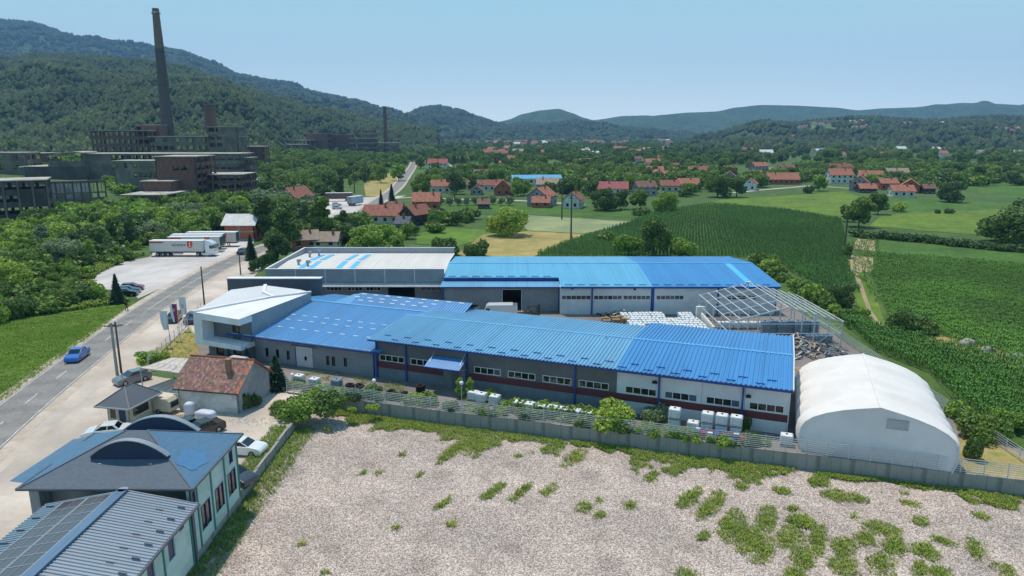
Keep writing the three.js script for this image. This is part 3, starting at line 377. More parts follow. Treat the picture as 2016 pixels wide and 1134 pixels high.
  part('roof_vent', [rod(V(27.3, 5.85, -8.2), V(27.3, 6.3, -8.2), 0.09)], M.galv, t);
}
// ---------------------------------------------------------------- the lower left hall with rows of rooflights
{ const t = thing('factory_hall', 'lower hall with blue tile look roof carrying rows of small white rooflights', 'factory hall', O0, TH);
  const zf = -0.3, wins = [[-17.6, 0.66, -17.15, 1.9], [-15.85, 0.66, -15.4, 1.9], [-14.1, 0.66, -13.65, 1.9], [-7.8, 0.66, -7.35, 1.9], [-6.95, 0.66, -6.45, 1.92], [-5.1, 0.8, -4.65, 1.97]];
  part('wall', holedWall(-22, -0.32, 0, 3.45, wins, zf, 0.25), M.wallMid, t); part('back_wall', bxm(-22, 0, -14.5, -0.35, 3.5, -14.3), M.wallMid, t);
  for (const w of wins) { const f = part('window', [bxm(w[0], w[1], zf - 0.12, w[0] + 0.05, w[3], zf + 0.02), bxm(w[2] - 0.05, w[1], zf - 0.12, w[2], w[3], zf + 0.02), bxm(w[0], w[3] - 0.06, zf - 0.12, w[2], w[3], zf + 0.021)], M.dark, t); part('pane', bxm(w[0] + 0.04, w[1], zf - 0.11, w[2] - 0.04, w[3] - 0.04, zf - 0.08), M.glass, f); }
  const d = part('sliding_door', bxm(-12.5, 0.02, zf + 0.02, -9.9, 2.75, zf + 0.1), M.wallLight.clone(), t); d.material.color.set(0xd0d0d2); part('door_rail', bxm(-13.2, 2.76, zf + 0.02, -9.2, 2.86, zf + 0.16), M.wallDark, t); part('door_edge', bxm(-12.62, 0, zf + 0.02, -12.5, 2.76, zf + 0.13), M.blueTrim, t); part('door_pane', new THREE.CylinderGeometry(0.2, 0.2, 0.04, 14).rotateX(Math.PI / 2).scale(1, 1.6, 1).translate(-11, 1.2, zf + 0.11), M.dark, t);
  part('downpipe', bxm(-22.1, 0, zf + 0.02, -21.95, 3.4, zf + 0.16), M.blueTrim, t); part('downpipe', bxm(-0.62, 0, zf + 0.02, -0.47, 3.4, zf + 0.16), M.blueTrim, t);
  const dir = V(0, 1.85, -13.8), L = dir.length(); dir.normalize(); part('roof', ribSheet(V(-23.3, 3.55, 0.55), X, 24.2, dir, L, 0.42, 0.085, 0.45), M.blueC, t);
  const db = V(0, 1.6, 11), Lb = db.length(); db.normalize(); part('roof', ribSheet(V(-23.3, 3.8, -24.2), X, 22.6, db, Lb, 0.36, 0.06, 0.45), M.blueC, t);
  part('ridge_cap', bxm(-23.3, 5.42, -13.45, 0.5, 5.52, -13.05), M.bluePale, t); part('eave_gutter', bxm(-23.3, 3.38, 0.5, 0.9, 3.53, 0.66), M.blueTrim, t);
  const row = (n, s0, s1, c, m = M.skylight, w = 0.72) => { for (let i = 0; i < c; i++) { const s = s0 + (s1 - s0) * i / (c - 1); part('rooflight', bx(0, 0, 0, w, 0.1, 0.16).rotateX(0.133).translate(s, 3.55 + (n + 0.55) * 0.134 + 0.1, -n), m, t); } };
  row(7.4, -20.2, -1.4, 11); row(5.7, -20, -2, 10); row(3.1, -21.4, -3, 10);
  for (let i = 0; i < 11; i++) part('eave_snow_guard', bx(-22 + i * 2.1, 3.63, 0.42, 1.3, 0.1, 0.05), M.skylight, t);
}
// the hipped wing behind it
{ const t = thing('factory_wing', 'small blue hipped wing with rooflights behind the lower hall', 'factory wing', O0, TH);
  part('wall', bxm(-16, 0, -21.6, 4.6, 4.95, -15), M.wallMid, t);
  const e = 5.0, r = 6.05, f = 14.2, b = 21.8, c = 18, q = (a, bb, cc, d) => quadGeo([[a, bb, cc, d]]);
  const P = (s, y, n) => V(s, y, -n), dirF = P(0, r, c).sub(P(0, e, f)), Lf = dirF.length(); dirF.normalize();
  part('roof', ribSheet(P(-13.9, e, f), X, 19, dirF, Lf, 0.42, 0.1, 0.45), M.blueC, t); part('roof', q(P(5.1, e, b), P(-13.9, e, b), P(-13.9, r, c), P(5.1, r, c)), M.blueC, t);
  part('roof_hip', mg([q(P(-17.6, e - 0.2, f), P(-13.9, e, f), P(-13.9, r, c), P(-17.6, e - 0.2, c)), q(P(-17.6, e - 0.2, c), P(-13.9, r, c), P(-13.9, e, b), P(-17.6, e - 0.2, b))]), M.blueC, t);
  for (const [n, s0, s1, k] of [[17.6, -13, 3.5, 9], [16.6, -13.6, -0.5, 7], [15.7, -12.5, -1.5, 7]]) for (let i = 0; i < k; i++) part('rooflight', bx(0, 0, 0, 0.8, 0.1, 0.2).rotateX(0.27).translate(s0 + (s1 - s0) * i / (k - 1), e + (n - f) * 0.276 + 0.09, -n), M.skylight, t);
}
// ---------------------------------------------------------------- the modern office with its folded white roof
{ const t = thing('office_building', 'grey and white modern office with folded pale roof and framed upper floor', 'office building', O0, TH);
  const P = (s, n, y) => V(s, y, -n), R = [[-27, -2.4], [-19.2, -2.4], [-19.4, 13], [-22.3, 14.2], [-29.1, 14.4], [-32.3, 10.4]], h = [6.65, 6.35, 6.75, 6.7, 6.8, 6.65];
  const c1 = P(-21.7, 7.4, 7.05), c2 = P(-24.8, 9.0, 7.1), pt = i => P(R[i][0], R[i][1], h[i]);
  const tri = (...l) => { const p = []; for (const [a, b, c] of l) for (const v of [a, b, c]) p.push(v.x, v.y, v.z); const g = new THREE.BufferGeometry(); g.setAttribute('position', new THREE.Float32BufferAttribute(p, 3)); g.computeVertexNormals(); const uv = new Float32Array(p.length / 3 * 2); for (let i = 0; i < p.length / 3; i++) { uv[i * 2] = p[i * 3]; uv[i * 2 + 1] = p[i * 3 + 2]; } g.setAttribute('uv', new THREE.BufferAttribute(uv, 2)); return g; };
  part('roof', tri([pt(0), pt(1), c1], [pt(1), pt(2), c1]), metal(0xd6d8da, 0xe2e3e4, 351, 0.6), t); part('roof', tri([pt(0), c1, c2], [pt(0), c2, pt(5)], [pt(5), c2, pt(4)]), metal(0xbfc3c6, 0xcdd0d2, 352, 0.6), t); part('roof', tri([c1, pt(2), pt(3)], [c1, pt(3), c2], [c2, pt(3), pt(4)]), metal(0xc9ccce, 0xd5d7d8, 353, 0.6), t);
  const up = v => v.clone().add(V(0, 0.1, 0)); part('fold_flashing', [bar(up(pt(0)), up(c1), 0.5, 0.2), bar(up(c1), up(c2), 0.55, 0.2), bar(up(c2), up(pt(4)), 0.5, 0.2), bar(up(c1), up(pt(2)), 0.4, 0.2)], M.whiteFrame, t);
  // upper floor walls (the frame in front, the recessed wall behind it)
  const side = (i, j, y0, m, name, d = 0) => part(name, quadGeo([[P(R[i][0], R[i][1] + d, y0), P(R[j][0], R[j][1], y0), P(R[j][0], R[j][1], h[j] - 0.01), P(R[i][0], R[i][1] + d, h[i] - 0.01)]]), m, t);
  side(1, 2, 2.4, M.office, 'side_wall', 2.2); side(5, 0, 2.4, M.whiteFrame, 'side_wall'); side(4, 5, 0, M.office, 'side_wall'); side(3, 4, 0, M.office, 'back_wall'); side(2, 3, 0, M.office, 'back_wall');
  part('frame_beam', prism([[-27, 6.62], [-27, 5.75], [-19.2, 5.5], [-19.2, 6.33]], 0.0, 2.4), M.whiteFrame, t); part('frame_post', prism([[-27.02, 2.95], [-25.7, 2.85], [-25.6, 5.72], [-27.02, 5.76]], 0.0, 2.41), M.whiteFrame, t); part('frame_sill', prism([[-27.01, 2.95], [-27.01, 2.2], [-19.2, 2.05], [-19.2, 2.7]], -0.2, 2.42), M.whiteFrame, t);
  part('recessed_wall', holedWall(-26.9, -19.25, 2.6, 5.8, [[-22.4, 2.75, -21.1, 5.5]], 0.35, 0.3), M.officeLow, t); part('balcony_window', bxm(-22.4, 2.75, 0.15, -21.1, 5.5, 0.2), M.glass, t); part('balcony_rail', bxm(-22.4, 2.75, 0.36, -21.1, 3.7, 0.4), new THREE.MeshPhysicalMaterial({ color: 0x5d7a70, roughness: 0.1, transmission: 0.6, thickness: 0 }), t);
  part('ground_floor_wall', holedWall(-26.2, -19.3, 0, 2.3, [[-24.9, 0.5, -23.6, 2.1], [-21.9, 0, -20.6, 2.1]], 1.0, 0.3), M.officeLow, t); const w = part('ground_window', [bxm(-24.9, 0.5, 0.82, -24.82, 2.1, 1.02), bxm(-23.68, 0.5, 0.82, -23.6, 2.1, 1.02), bxm(-24.82, 2.02, 0.82, -23.68, 2.1, 1.02), bxm(-24.82, 0.5, 0.82, -23.68, 0.58, 1.02)], M.dark, t); part('pane', bxm(-24.85, 0.52, 0.84, -23.65, 2.05, 0.88), M.glass, w); const dr = part('glass_door', [bxm(-21.9, 0, 0.8, -21.8, 2.1, 1.02), bxm(-20.7, 0, 0.8, -20.6, 2.1, 1.02)], M.dark, t); part('pane', bxm(-21.85, 0.02, 0.84, -20.65, 2.08, 0.88), M.glass, dr);
  part('ground_floor_wall', quadGeo([[P(-31.6, 10.2, 0), P(-26.2, -0.8, 0), P(-26.2, -0.8, 2.4), P(-31.6, 10.2, 2.4)]]), M.officeLow, t); part('ground_floor_wall', quadGeo([[P(-19.35, -1, 0), P(-19.45, 13, 0), P(-19.45, 13, 2.5), P(-19.35, -1, 2.5)]]), M.officeLow, t);
  part('soffit', polyGeo(R.map(r => [r[0], -r[1]]), 2.5), M.whiteFrame, t);
}
{ const p = V(-38.9, 0, -112); const t = thing('facade_wall', 'tall dark anthracite facade slab behind the office roof', 'facade', p); part('panel', bxm(-7.6, 0, -1.2, 7.6, 7.0, 0), M.anthracite, t); part('coping', bxm(-7.7, 7.0, -1.3, 7.7, 7.12, 0.1), M.whiteFrame, t); }
// ---------------------------------------------------------------- the back hall: white roofed part and blue part
{ const t = thing('factory_hall', 'rear hall with white flat roof behind a grey parapet', 'factory hall', [0, 0, 0]);
  const x0 = -43.7, x1 = -12, zf = -122, zb = -146, n = 6, bw = (x1 - x0) / n;
  for (let i = 0; i < n; i++) part('parapet_panel', bxm(x0 + i * bw + 0.03, 4.25, zf - 0.25, x0 + (i + 1) * bw - 0.03, 6.7, zf), M.office, t);
  for (let i = 1; i < n; i++) part('joint_strip', bxm(x0 + i * bw - 0.06, 4.25, zf - 0.1, x0 + i * bw + 0.06, 6.7, zf + 0.03), M.whiteFrame, t);
  part('parapet_coping', [bxm(x0 - 0.1, 6.7, zf - 0.3, x1, 6.8, zf + 0.08), bxm(x0 - 0.1, 6.7, zb, x0 + 0.2, 6.8, zf - 0.3), bxm(x0 - 0.1, 6.7, zb - 0.3, x1, 6.8, zb)], M.whiteFrame, t);
  part('side_parapet', bxm(x0, 0, zb, x0 + 0.2, 6.7, zf - 0.25), M.office, t); for (let i = 0; i < 9; i++) part('back_parapet_panel', bxm(x0 + 0.2 + i * 3.48, 0, zb - 0.25, x0 + 0.2 + i * 3.48 + 3.45, 6.7, zb), M.office, t);
  const sl = (za, ya, zc, yc) => { const d = V(0, yc - ya, zc - za), L = d.length(); d.normalize(); return ribSheet(V(x0 + 0.2, ya, za), X, x1 - x0 - 0.2, d, L, 0.6, 0.03); };
  part('roof', sl(zf - 0.25, 5.75, -134, 6.15), M.whiteRoof, t); part('roof', sl(zb, 5.6, -134, 6.15), M.whiteRoof, t);
  for (const px of [582, 603, 657, 684]) { const x = (px - 1008) / FPX * 128; for (const [za, zc, ya, yc] of [[-123.2, -133.2, 5.83, 6.17], [-134.6, -143, 6.17, 5.79]]) { part('light_strip', quadGeo([[V(x, ya, za), V(x + 1, ya, za), V(x + 1, yc, zc), V(x, yc, zc)]]), M.blueStripe, t); } }
  for (const [px, z] of [[588, -130], [606, -129], [610, -139], [628, -141]]) { const x = (px - 1008) / FPX * (camDepth(V(0, 6, z))); part('roof_fan', [rod(V(x, 5.8, z), V(x, 6.7, z), 0.22), bx(x + 0.1, 6.85, z, 0.7, 0.45, 0.5)], M.steel, t); }
  // wall below with window bands and a dark gate
  const W = [[-33.4, -30.6], [-29.6, -26.9], [-26.3, -23.6], [-16.5, -12.6]]; part('wall', holedWall(x0, x1, 0, 4.25, [...W.map(w => [w[0], 2.55, w[1], 3.3]), [-22.3, 0, -17.5, 3.7]], zf - 1.2, 0.25), M.wallMid, t); W.forEach((w, i) => winRow(t, w[0], 2.55, w[1], 3.3, zf - 1.2, 4, [i])); part('interior_floor', bxm(-24, 0.01, -140, -16, 0.05, zf - 1.5), M.yard, t); part('interior_wall', bxm(-24, 0, -136, -16, 4.2, -135.7), M.wallDark, t); part('interior_wall', bxm(-24.2, 0, -136, -24, 4.2, zf - 1.5), M.wallDark, t); part('interior_wall', bxm(-16, 0, -136, -15.8, 4.2, zf - 1.5), M.wallDark, t); part('interior_ceiling', bxm(-24.2, 4.2, -136, -15.8, 4.3, zf - 1.5), M.wallDark, t);
  part('canopy', ribSheet(V(-33.9, 3.85, zf + 1), X, 21.9, V(0, 0.3, -1).normalize(), 1.1, 0.3, 0.04), M.whiteRoof, t); part('canopy_edge', bxm(-33.9, 3.7, zf + 1, -12, 3.84, zf + 1.1), M.whiteFrame, t);
}
{ const t = thing('factory_hall', 'rear hall with wide light blue and deep blue roof', 'factory hall', [0, 0, 0]);
  const xl = -12, xm = 8.2, xr = 45, zf = -116, zr = -130.8, zb = -145.6, ye = 4.95, yr = 6.2, xs = 23.8;
  const sl = (x0, x1, za, ya, zc, yc, m, name = 'roof') => { const d = V(0, yc - ya, zc - za), L = d.length(); d.normalize(); return part(name, ribSheet(V(x0, ya, za), X, x1 - x0, d, L, 0.42, 0.035, 0.7), m, t); };
  const yAt = z => ye + (yr - ye) * (zf + 0.5 - z) / (zf + 0.5 - zr);
  sl(xl, xm, -121, yAt(-121), zr, yr, M.blueLight); sl(xm, xs, zf + 0.5, ye, zr, yr, M.blueLight); sl(xs, 40.2, zf + 0.5, ye, zr, yr, M.blueDeep); sl(40.2, 41.3, zf + 0.5, ye, zr, yr, M.blueStripe); sl(41.3, xr + 0.3, zf + 0.5, ye, zr, yr, M.blueDeep);
  sl(xl, xs, zb, ye, zr, yr, M.blueLight); sl(xs, xr + 0.3, zb, ye, zr, yr, M.blueDeep); part('ridge_cap', bxm(xl, yr, zr - 0.25, xr + 0.3, yr + 0.06, zr + 0.25), M.bluePale, t);
  part('eave_gutter', bxm(xm, ye - 0.3, zf + 0.46, xr + 0.3, ye - 0.02, zf + 0.62), M.blueTrim, t); part('verge_trim', [bar(V(xr + 0.36, ye + 0.02, zf + 0.5), V(xr + 0.36, yr + 0.04, zr), 0.12, 0.2), bar(V(xr + 0.36, yr + 0.04, zr), V(xr + 0.36, ye, zb), 0.12, 0.2)], M.bluePale, t);
  // left part: set back eave above a lower lean-to roof
  part('eave_gutter', bxm(xl, 5.02, -121, xm + 0.1, 5.3, -120.85), M.blueTrim, t); part('eave_fascia', bxm(xl, 4.7, -121.2, xm, 5.02, -121), M.blueTrim, t); sl(xl - 0.3, xm + 0.1, -117.2, 4.55, -121, 4.75, M.blueA, 'lean_to_roof'); part('eave_gutter', bxm(xl - 0.3, 4.36, -117.2, xm + 0.1, 4.53, -117.05), M.blueTrim, t);
  for (let i = 0; i < 9; i++) part('snow_guard', bx(-10.6 + i * 2.1, yAt(-121.6) + 0.08, -121.6, 1.3, 0.1, 0.05), M.guard, t); for (let i = 0; i < 17; i++) part('snow_guard', bx(9.6 + i * 2.1, yAt(-116.4) + 0.08, -116.4, 1.3, 0.1, 0.05), M.guard, t);
  part('wall', holedWall(xl, xm, 0, 4.5, [[-1.65, 0, 1.6, 3.9]], -118, 0.25), M.wallMid, t); part('gate_trim', [bxm(-1.75, 0, -118, -1.65, 4, -117.94), bxm(1.6, 0, -118, 1.7, 4, -117.94), bxm(-1.75, 3.9, -118, 1.7, 4, -117.93)], M.wallLight, t);
  for (const [a, b, c] of [[-6, 0, -130], [6, 0, -130]]) part('interior_wall', bxm(a - 0.1, 0, -131, a + 0.1, 4.3, -118.3), M.wallDark, t); part('interior_wall', bxm(-6, 0, -131.2, 6, 4.3, -131), M.wallDark, t); part('interior_ceiling', bxm(-6.1, 4.3, -131.2, 6.1, 4.4, -118.3), M.wallDark, t);
  part('downpipe', bxm(xl + 0.05, 0, -118, xl + 0.25, 4.4, -117.8), M.blueTrim, t); part('downpipe', bxm(xm - 0.2, 0, -118, xm, 4.4, -117.8), M.blueTrim, t); part('return_wall', bxm(xm, 0, -118.3, xm + 0.2, 4.7, zf - 0.2), M.wallLight, t);
  const W = [[8.4, 13.4, 6], [13.9, 18.7, 6], [18.9, 23.5, 6], [24.5, 29.2, 6], [36.5, 41.5, 6]], bays = [8.2, 13.58, 18.8, 23.85, 30.0, 35.2, 45]; 
  const holes = [...W.map(w => [w[0], 2.58, w[1], 3.35]), [30.3, 0, 33.7, 3.1]]; for (let i = 0; i + 1 < bays.length; i++) { const h = holes.filter(o => o[0] >= bays[i] && o[2] <= bays[i + 1] + 0.2); part('wall_panel', holedWall(bays[i] + (i ? 0.01 : 0), bays[i + 1] - 0.01, 0, 4.75, h, zf, 0.2), M.wallLight, t); }
  W.forEach((w, i) => winRow(t, w[0], 2.58, w[1], 3.35, zf, w[2], [[0], [2, 4], [], [3], []][i])); part('roller_door', bxm(30.3, 0, zf - 0.16, 33.7, 3.1, zf - 0.1), M.wallLight, t);
  for (const x of [13.6, 23.85, 35]) part('downpipe', bxm(x - 0.12, 0, zf + 0.01, x + 0.12, 4.7, zf + 0.2), M.blueTrim, t); part('downpipe', bxm(23.6, 0, zf + 0.01, 24.15, 4.7, zf + 0.1), M.blueTrim, t);
  part('side_wall', prism([[-zf, 0], [-zb, 0], [-zb, 4.9], [-zr, 6.1], [-zf, 4.9]], -0.1, 0.1).rotateY(Math.PI / 2).translate(xr - 0.1, 0, 0), M.wallLight, t); part('back_wall', bxm(xl, 0, zb + 0.2, xr, 4.9, zb + 0.4), M.wallLight, t);
  for (const [x, y] of [[10.2, 4.5], [20.8, 4.4]]) part('wall_lamp', bx(x, y, zf + 0.2, 0.35, 0.2, 0.3), M.dark, t);
}
// ---------------------------------------------------------------- white arched storage tent
{ const t = thing('storage_tent', 'white arched fabric storage tent with ribbed sides', 'tent', BF(49.3, -3.1), TH);
  const Wd = 13.3, Lt = 17.6, prof = []; // half profile: flank, shoulder, roof to a shallow apex
  const half = [[0.35, 0], [0.08, 0.9], [0, 1.8], [0.1, 2.5], [0.45, 3.1], [1.1, 3.65], [2.2, 4.2], [3.6, 4.68], [5.1, 5.05], [6.65, 5.38]];
  for (const p of half) prof.push(p); for (let i = half.length - 2; i >= 0; i--) prof.push([Wd - half[i][0], half[i][1]]);
  const bays = 6, per = 8, p = [], uv = [], ix = [], np = prof.length; const fabric = (a, b, o) => new THREE.MeshPhysicalMaterial({ color: b, map: toneMap(a, b, 9, 4, 6), roughness: 0.9, transmission: 0.2, thickness: 0, side: THREE.DoubleSide }); M.tent = fabric(0xe4dfd8, 0xf0ece6); M.tentGrey = fabric(0xe0e2e4, 0xeceeef);
  for (let k = 0; k <= bays * per; k++) { const z = -Lt * k / (bays * per), f = (k % per) / per, sag = Math.sin(f * Math.PI); for (let i = 0; i < np; i++) { let [x, y] = prof[i]; const side = y < 3.2 ? 1 : 0.25, dir = x < Wd / 2 ? -1 : 1; x += dir * 0.34 * sag * side; y -= y > 3.2 ? 0.16 * sag * (1 - Math.abs(x - Wd / 2) / 9) : 0; p.push(x, y, z); uv.push(x + y, z); } }
  for (let k = 0; k < bays * per; k++) for (let i = 0; i + 1 < np; i++) { const a = k * np + i; ix.push(a, a + 1, a + np, a + 1, a + np + 1, a + np); }
  const g = new THREE.BufferGeometry(); g.setAttribute('position', new THREE.Float32BufferAttribute(p, 3)); g.setAttribute('uv', new THREE.Float32BufferAttribute(uv, 2)); g.setIndex(ix); g.computeVertexNormals(); part('cover', g, M.tent, t);
  const sh = prof.map(q => [q[0], q[1] - 0.02]); const flat = new THREE.ShapeGeometry(new THREE.Shape(sh.map(q => new THREE.Vector2(...q)))); part('front_wall', flat.clone().translate(0, 0, -0.08), M.tentGrey, t); part('back_wall', flat.clone().translate(0, 0, -Lt + 0.08), M.tentGrey, t);
  part('ridge_seam', bar(V(Wd / 2, 5.42, 0.02), V(Wd / 2, 5.42, -Lt), 0.16, 0.05), M.whiteFrame, t); const e = []; for (let i = 0; i + 1 < np; i++) e.push(bar(V(prof[i][0], prof[i][1] + 0.01, 0), V(prof[i + 1][0], prof[i + 1][1] + 0.01, 0), 0.1, 0.1)); part('front_arch', e, M.tentGrey, t);
  const v = part('vent_flap', bxm(7.3, 3.55, -0.06, 9.1, 4.35, -0.02), noisy(0xa9acaf, 0xb4b6b8, 3, 5, 3, 363), t); part('flap_seam', [bxm(7.3, 3.5, -0.06, 9.1, 3.55, 0), bxm(7.3, 4.35, -0.06, 9.1, 4.42, 0.01)], M.steel, v);
}
// ---------------------------------------------------------------- bare steel frame of a shed
{ const t = thing('steel_frame_shed', 'bare galvanised steel frame of an unfinished shed', 'shed frame', [0, 0, 0]);
  const x0 = 31, x1 = 47, xm = 39, zs = [-113, -108.8, -104.6, -100.4, -96.2], he = 4, hr = 6.1;
  zs.forEach(z => { for (const x of [x0, 35, 43, x1]) part('post', bar(V(x, 0, z), V(x, he + (xm - Math.abs(x - xm) - x0) * (hr - he) / 8 - 0.05, z), 0.14), M.galv, t); for (const s of [x0, x1]) part('rafter', bar(V(s, he, z), V(xm, hr, z), 0.13, 0.16), M.galv, t); part('tie_beam', bar(V(x0, he - 0.3, z), V(x1, he - 0.3, z), 0.08), M.galv, t); });
  part('king_post', bar(V(xm, 3.7, -113), V(xm, hr, -113), 0.12), M.galv, t); part('gable_plate', bx(xm, 6.25, -113, 0.9, 0.2, 0.3), M.frameWhite, t);
  for (let i = 0; i <= 6; i++) for (const sd of [-1, 1]) { const f = i / 6, x = xm + sd * 8 * f, y = hr - (hr - he) * f + 0.14; if (i || sd < 0) part('purlin', bar(V(x, y, -113.1), V(x, y, -95.9), 0.09, 0.09), M.frameWhite, t); }
  part('side_rail', bar(V(x0, 2.4, -113), V(x0, 2.4, -96), 0.12), M.galv, t); part('side_rail', bar(V(x1, 2.2, -113), V(x1, 2.2, -96), 0.1), M.galv, t); part('side_rail', bar(V(35, 2.3, -96.2), V(x1, 2.3, -96.2), 0.09), M.galv, t); part('side_rail', bar(V(x0, 2.9, -113), V(x1, 2.9, -113), 0.08), M.galv, t);
  part('brace', [bar(V(x0, 0.3, -113), V(35, 3.6, -113), 0.05), bar(V(35, 0.3, -113), V(x0, 3.6, -113), 0.05)], M.galv, t); part('brace', [bar(V(43, 0.3, -96.2), V(x1, 3.6, -96.2), 0.05)], M.galv, t);
}
// ---------------------------------------------------------------- retaining wall and fences
{ const t = thing('retaining_wall', 'stained concrete retaining wall along the gravel field', 'wall', O0, TH - Math.atan(0.0786));
  const k = Math.hypot(1, 0.0786), base = (wallN(0)), L0 = -7.6, L1 = 92; t.position.copy(BF(0, base)); t.rotation.y = TH + Math.atan(0.0786);
  for (let x = L0; x < L1; x += 3) part('wall_panel', bxm(x, -1.8, -0.12, x + 2.985, 0.12 + 0.03 * Math.sin(x * 1.7), 0.13), M.concrete, t);
  const f = thing('metal_fence', 'pale grey metal rail fence on top of the retaining wall', 'fence', BF(0, base), TH + Math.atan(0.0786));
  for (let x = L0 + 0.4; x < L1; x += 1.85) { part('fence_post', bxm(x - 0.035, 0.1, -0.035, x + 0.035, 1.62, 0.035), M.galv, f); for (let i = 0; i < 7; i++) part('rail', bar(V(x + 0.035, 0.3 + i * 0.2 + 0.012 * Math.sin(x * 3 + i), 0), V(x + 1.815, 0.3 + i * 0.2 + 0.012 * Math.sin(x * 5 + i * 2), 0), 0.035, 0.06), M.galv, f); }
}
{ const w = thing('low_wall', 'low weathered wall between parking area and gravel field', 'wall', [-23.3, 0, 0]); for (let z = -71; z < -20; z += 3) part('wall_panel', bxm(-0.12, -1.6, z, 0.12, 0.25 + 0.05 * Math.sin(z), z + 2.98), M.concrete, w); }
function railFence(label, a, b, h = 1.3, step = 1.9, n = 6) { const L = a.distanceTo(b), f = thing('metal_fence', label, 'fence', a, -Math.atan2(b.z - a.z, b.x - a.x)); for (let x = 0; x < L; x += step) { part('fence_post', bxm(x - 0.035, 0, -0.035, x + 0.035, h + 0.06, 0.035), M.galv, f); for (let i = 0; i < n; i++) part('rail', bar(V(x, 0.15 + i * (h - 0.15) / (n - 1), 0), V(Math.min(L, x + step), 0.15 + i * (h - 0.15) / (n - 1), 0), 0.03, 0.05), M.galv, f); } return f; }
railFence('pale rail fence running along the corn behind the tent', V(49.7, 0, -112), V(48.6, 0, -82)); railFence('pale rail fence at the right edge beside the dry grass', V(48.6, 0, -82), V(47.7, 0, -58.6));
railFence('low wire fence along the road in front of the flags', V(-48.2, 0, -88.5), V(-54.3, 0, -119), 1.3, 2.2, 5);
// ---------------------------------------------------------------- red tiled house
M.tileVar = std({ vertexColors: true, roughness: 0.85 });
function tileRoof(parent, W, L, pitchDir, name, rows, cols, sgn) { // courses of separate tiles with their own tone; local x along the ridge, pitchDir from eave to ridge
  const l = []; const up = pitchDir.clone().normalize(), N = X.clone().cross(up).multiplyScalar(sgn).normalize(); const tw = W / cols, tl = L / rows;
  for (let j = 0; j < rows; j++) for (let i = 0; i < cols; i++) { const g = new THREE.BoxGeometry(tw * 0.93, 0.035, tl * 1.12); const c = pick([[0.27, 0.14, 0.11], [0.2, 0.11, 0.09], [0.3, 0.18, 0.14], [0.16, 0.1, 0.085], [0.38, 0.23, 0.18], [0.24, 0.12, 0.1], [0.31, 0.16, 0.12]]).map(x => x * rr(0.85, 1.15)); if (i > cols - 3 && rnd() < 0.5) { c[0] = 0.5; c[1] = 0.16; c[2] = 0.07; } g.setAttribute('color', new THREE.BufferAttribute(new Float32Array(24 * 3).map((_, k) => c[k % 3]), 3)); const m = new THREE.Matrix4().makeBasis(X, N, X.clone().cross(N)); g.rotateX(0.05 * sgn); g.applyMatrix4(m); const o = up.clone().multiplyScalar((j + 0.5) * tl).addScaledVector(X, (i + 0.5) * tw).addScaledVector(N, 0.03 + rr(-0.008, 0.008)); g.translate(o.x, o.y, o.z); l.push(norm(g)); }
  const o = part(name, mg(l), M.tileVar, parent); o.userData.kind = 'stuff'; return o;
}
{ const t = thing('old_house', 'small white house with mottled red tiled roof and chimney', 'house', [-37.3, 0, -73.9], -12 * Math.PI / 180);
  const L = 7.5, D = 6.4, h = 2.75, r = 5.1; part('wall', [bxm(0, 0, -0.2, L, h, 0), bxm(0, 0, -D, L, h, -D + 0.2)], M.plasterWhite, t); const gp2 = prism([[0, 0], [D, 0], [D, h], [D / 2, r], [0, h]], 0, 0.2); part('gable_wall', gp2.clone().rotateY(Math.PI / 2).translate(L - 0.2, 0, 0), M.plasterGrey, t); part('gable_wall', gp2.clone().rotateY(Math.PI / 2), M.plasterWhite, t);  // right gable alone takes grey plaster: its shade is put into the colour
  const half = D / 2 + 0.45, rise = (r - h) * half / (D / 2), roofA = new THREE.Group(); roofA.name = 'roof'; t.add(roofA); const a = tileRoof(roofA, L + 0.7, Math.hypot(half, rise), V(0, rise, -half), 'tiles', 15, 34, 1); a.position.set(-0.35, r - rise + 0.08, 0.45); const b = tileRoof(roofA, L + 0.7, Math.hypot(half, rise), V(0, rise, half), 'tiles', 15, 34, -1); b.position.set(-0.35, r - rise + 0.08, -D - 0.45);
  part('ridge_tiles', rod(V(-0.35, r + 0.12, -D / 2), V(L + 0.35, r + 0.12, -D / 2), 0.12, 0.12, 8), noisy(0x7d4a3a, 0x9a5b46, 1, 8, 3, 371), t); part('eave_board', bxm(-0.3, h - 0.42, 0.38, L + 0.3, h - 0.28, 0.44), M.bark, t);
  part('chimney', [bx(5.5, 4.75, -1.7, 0.5, 1.7, 0.5), bx(5.5, 5.6, -1.7, 0.66, 0.12, 0.66)], noisy(0x7e6450, 0x9a7c62, 1, 8, 4, 372), t); part('window', bxm(L - 0.02, 1.4, -1.4, L + 0.04, 2.0, -0.8), M.glass, t); }
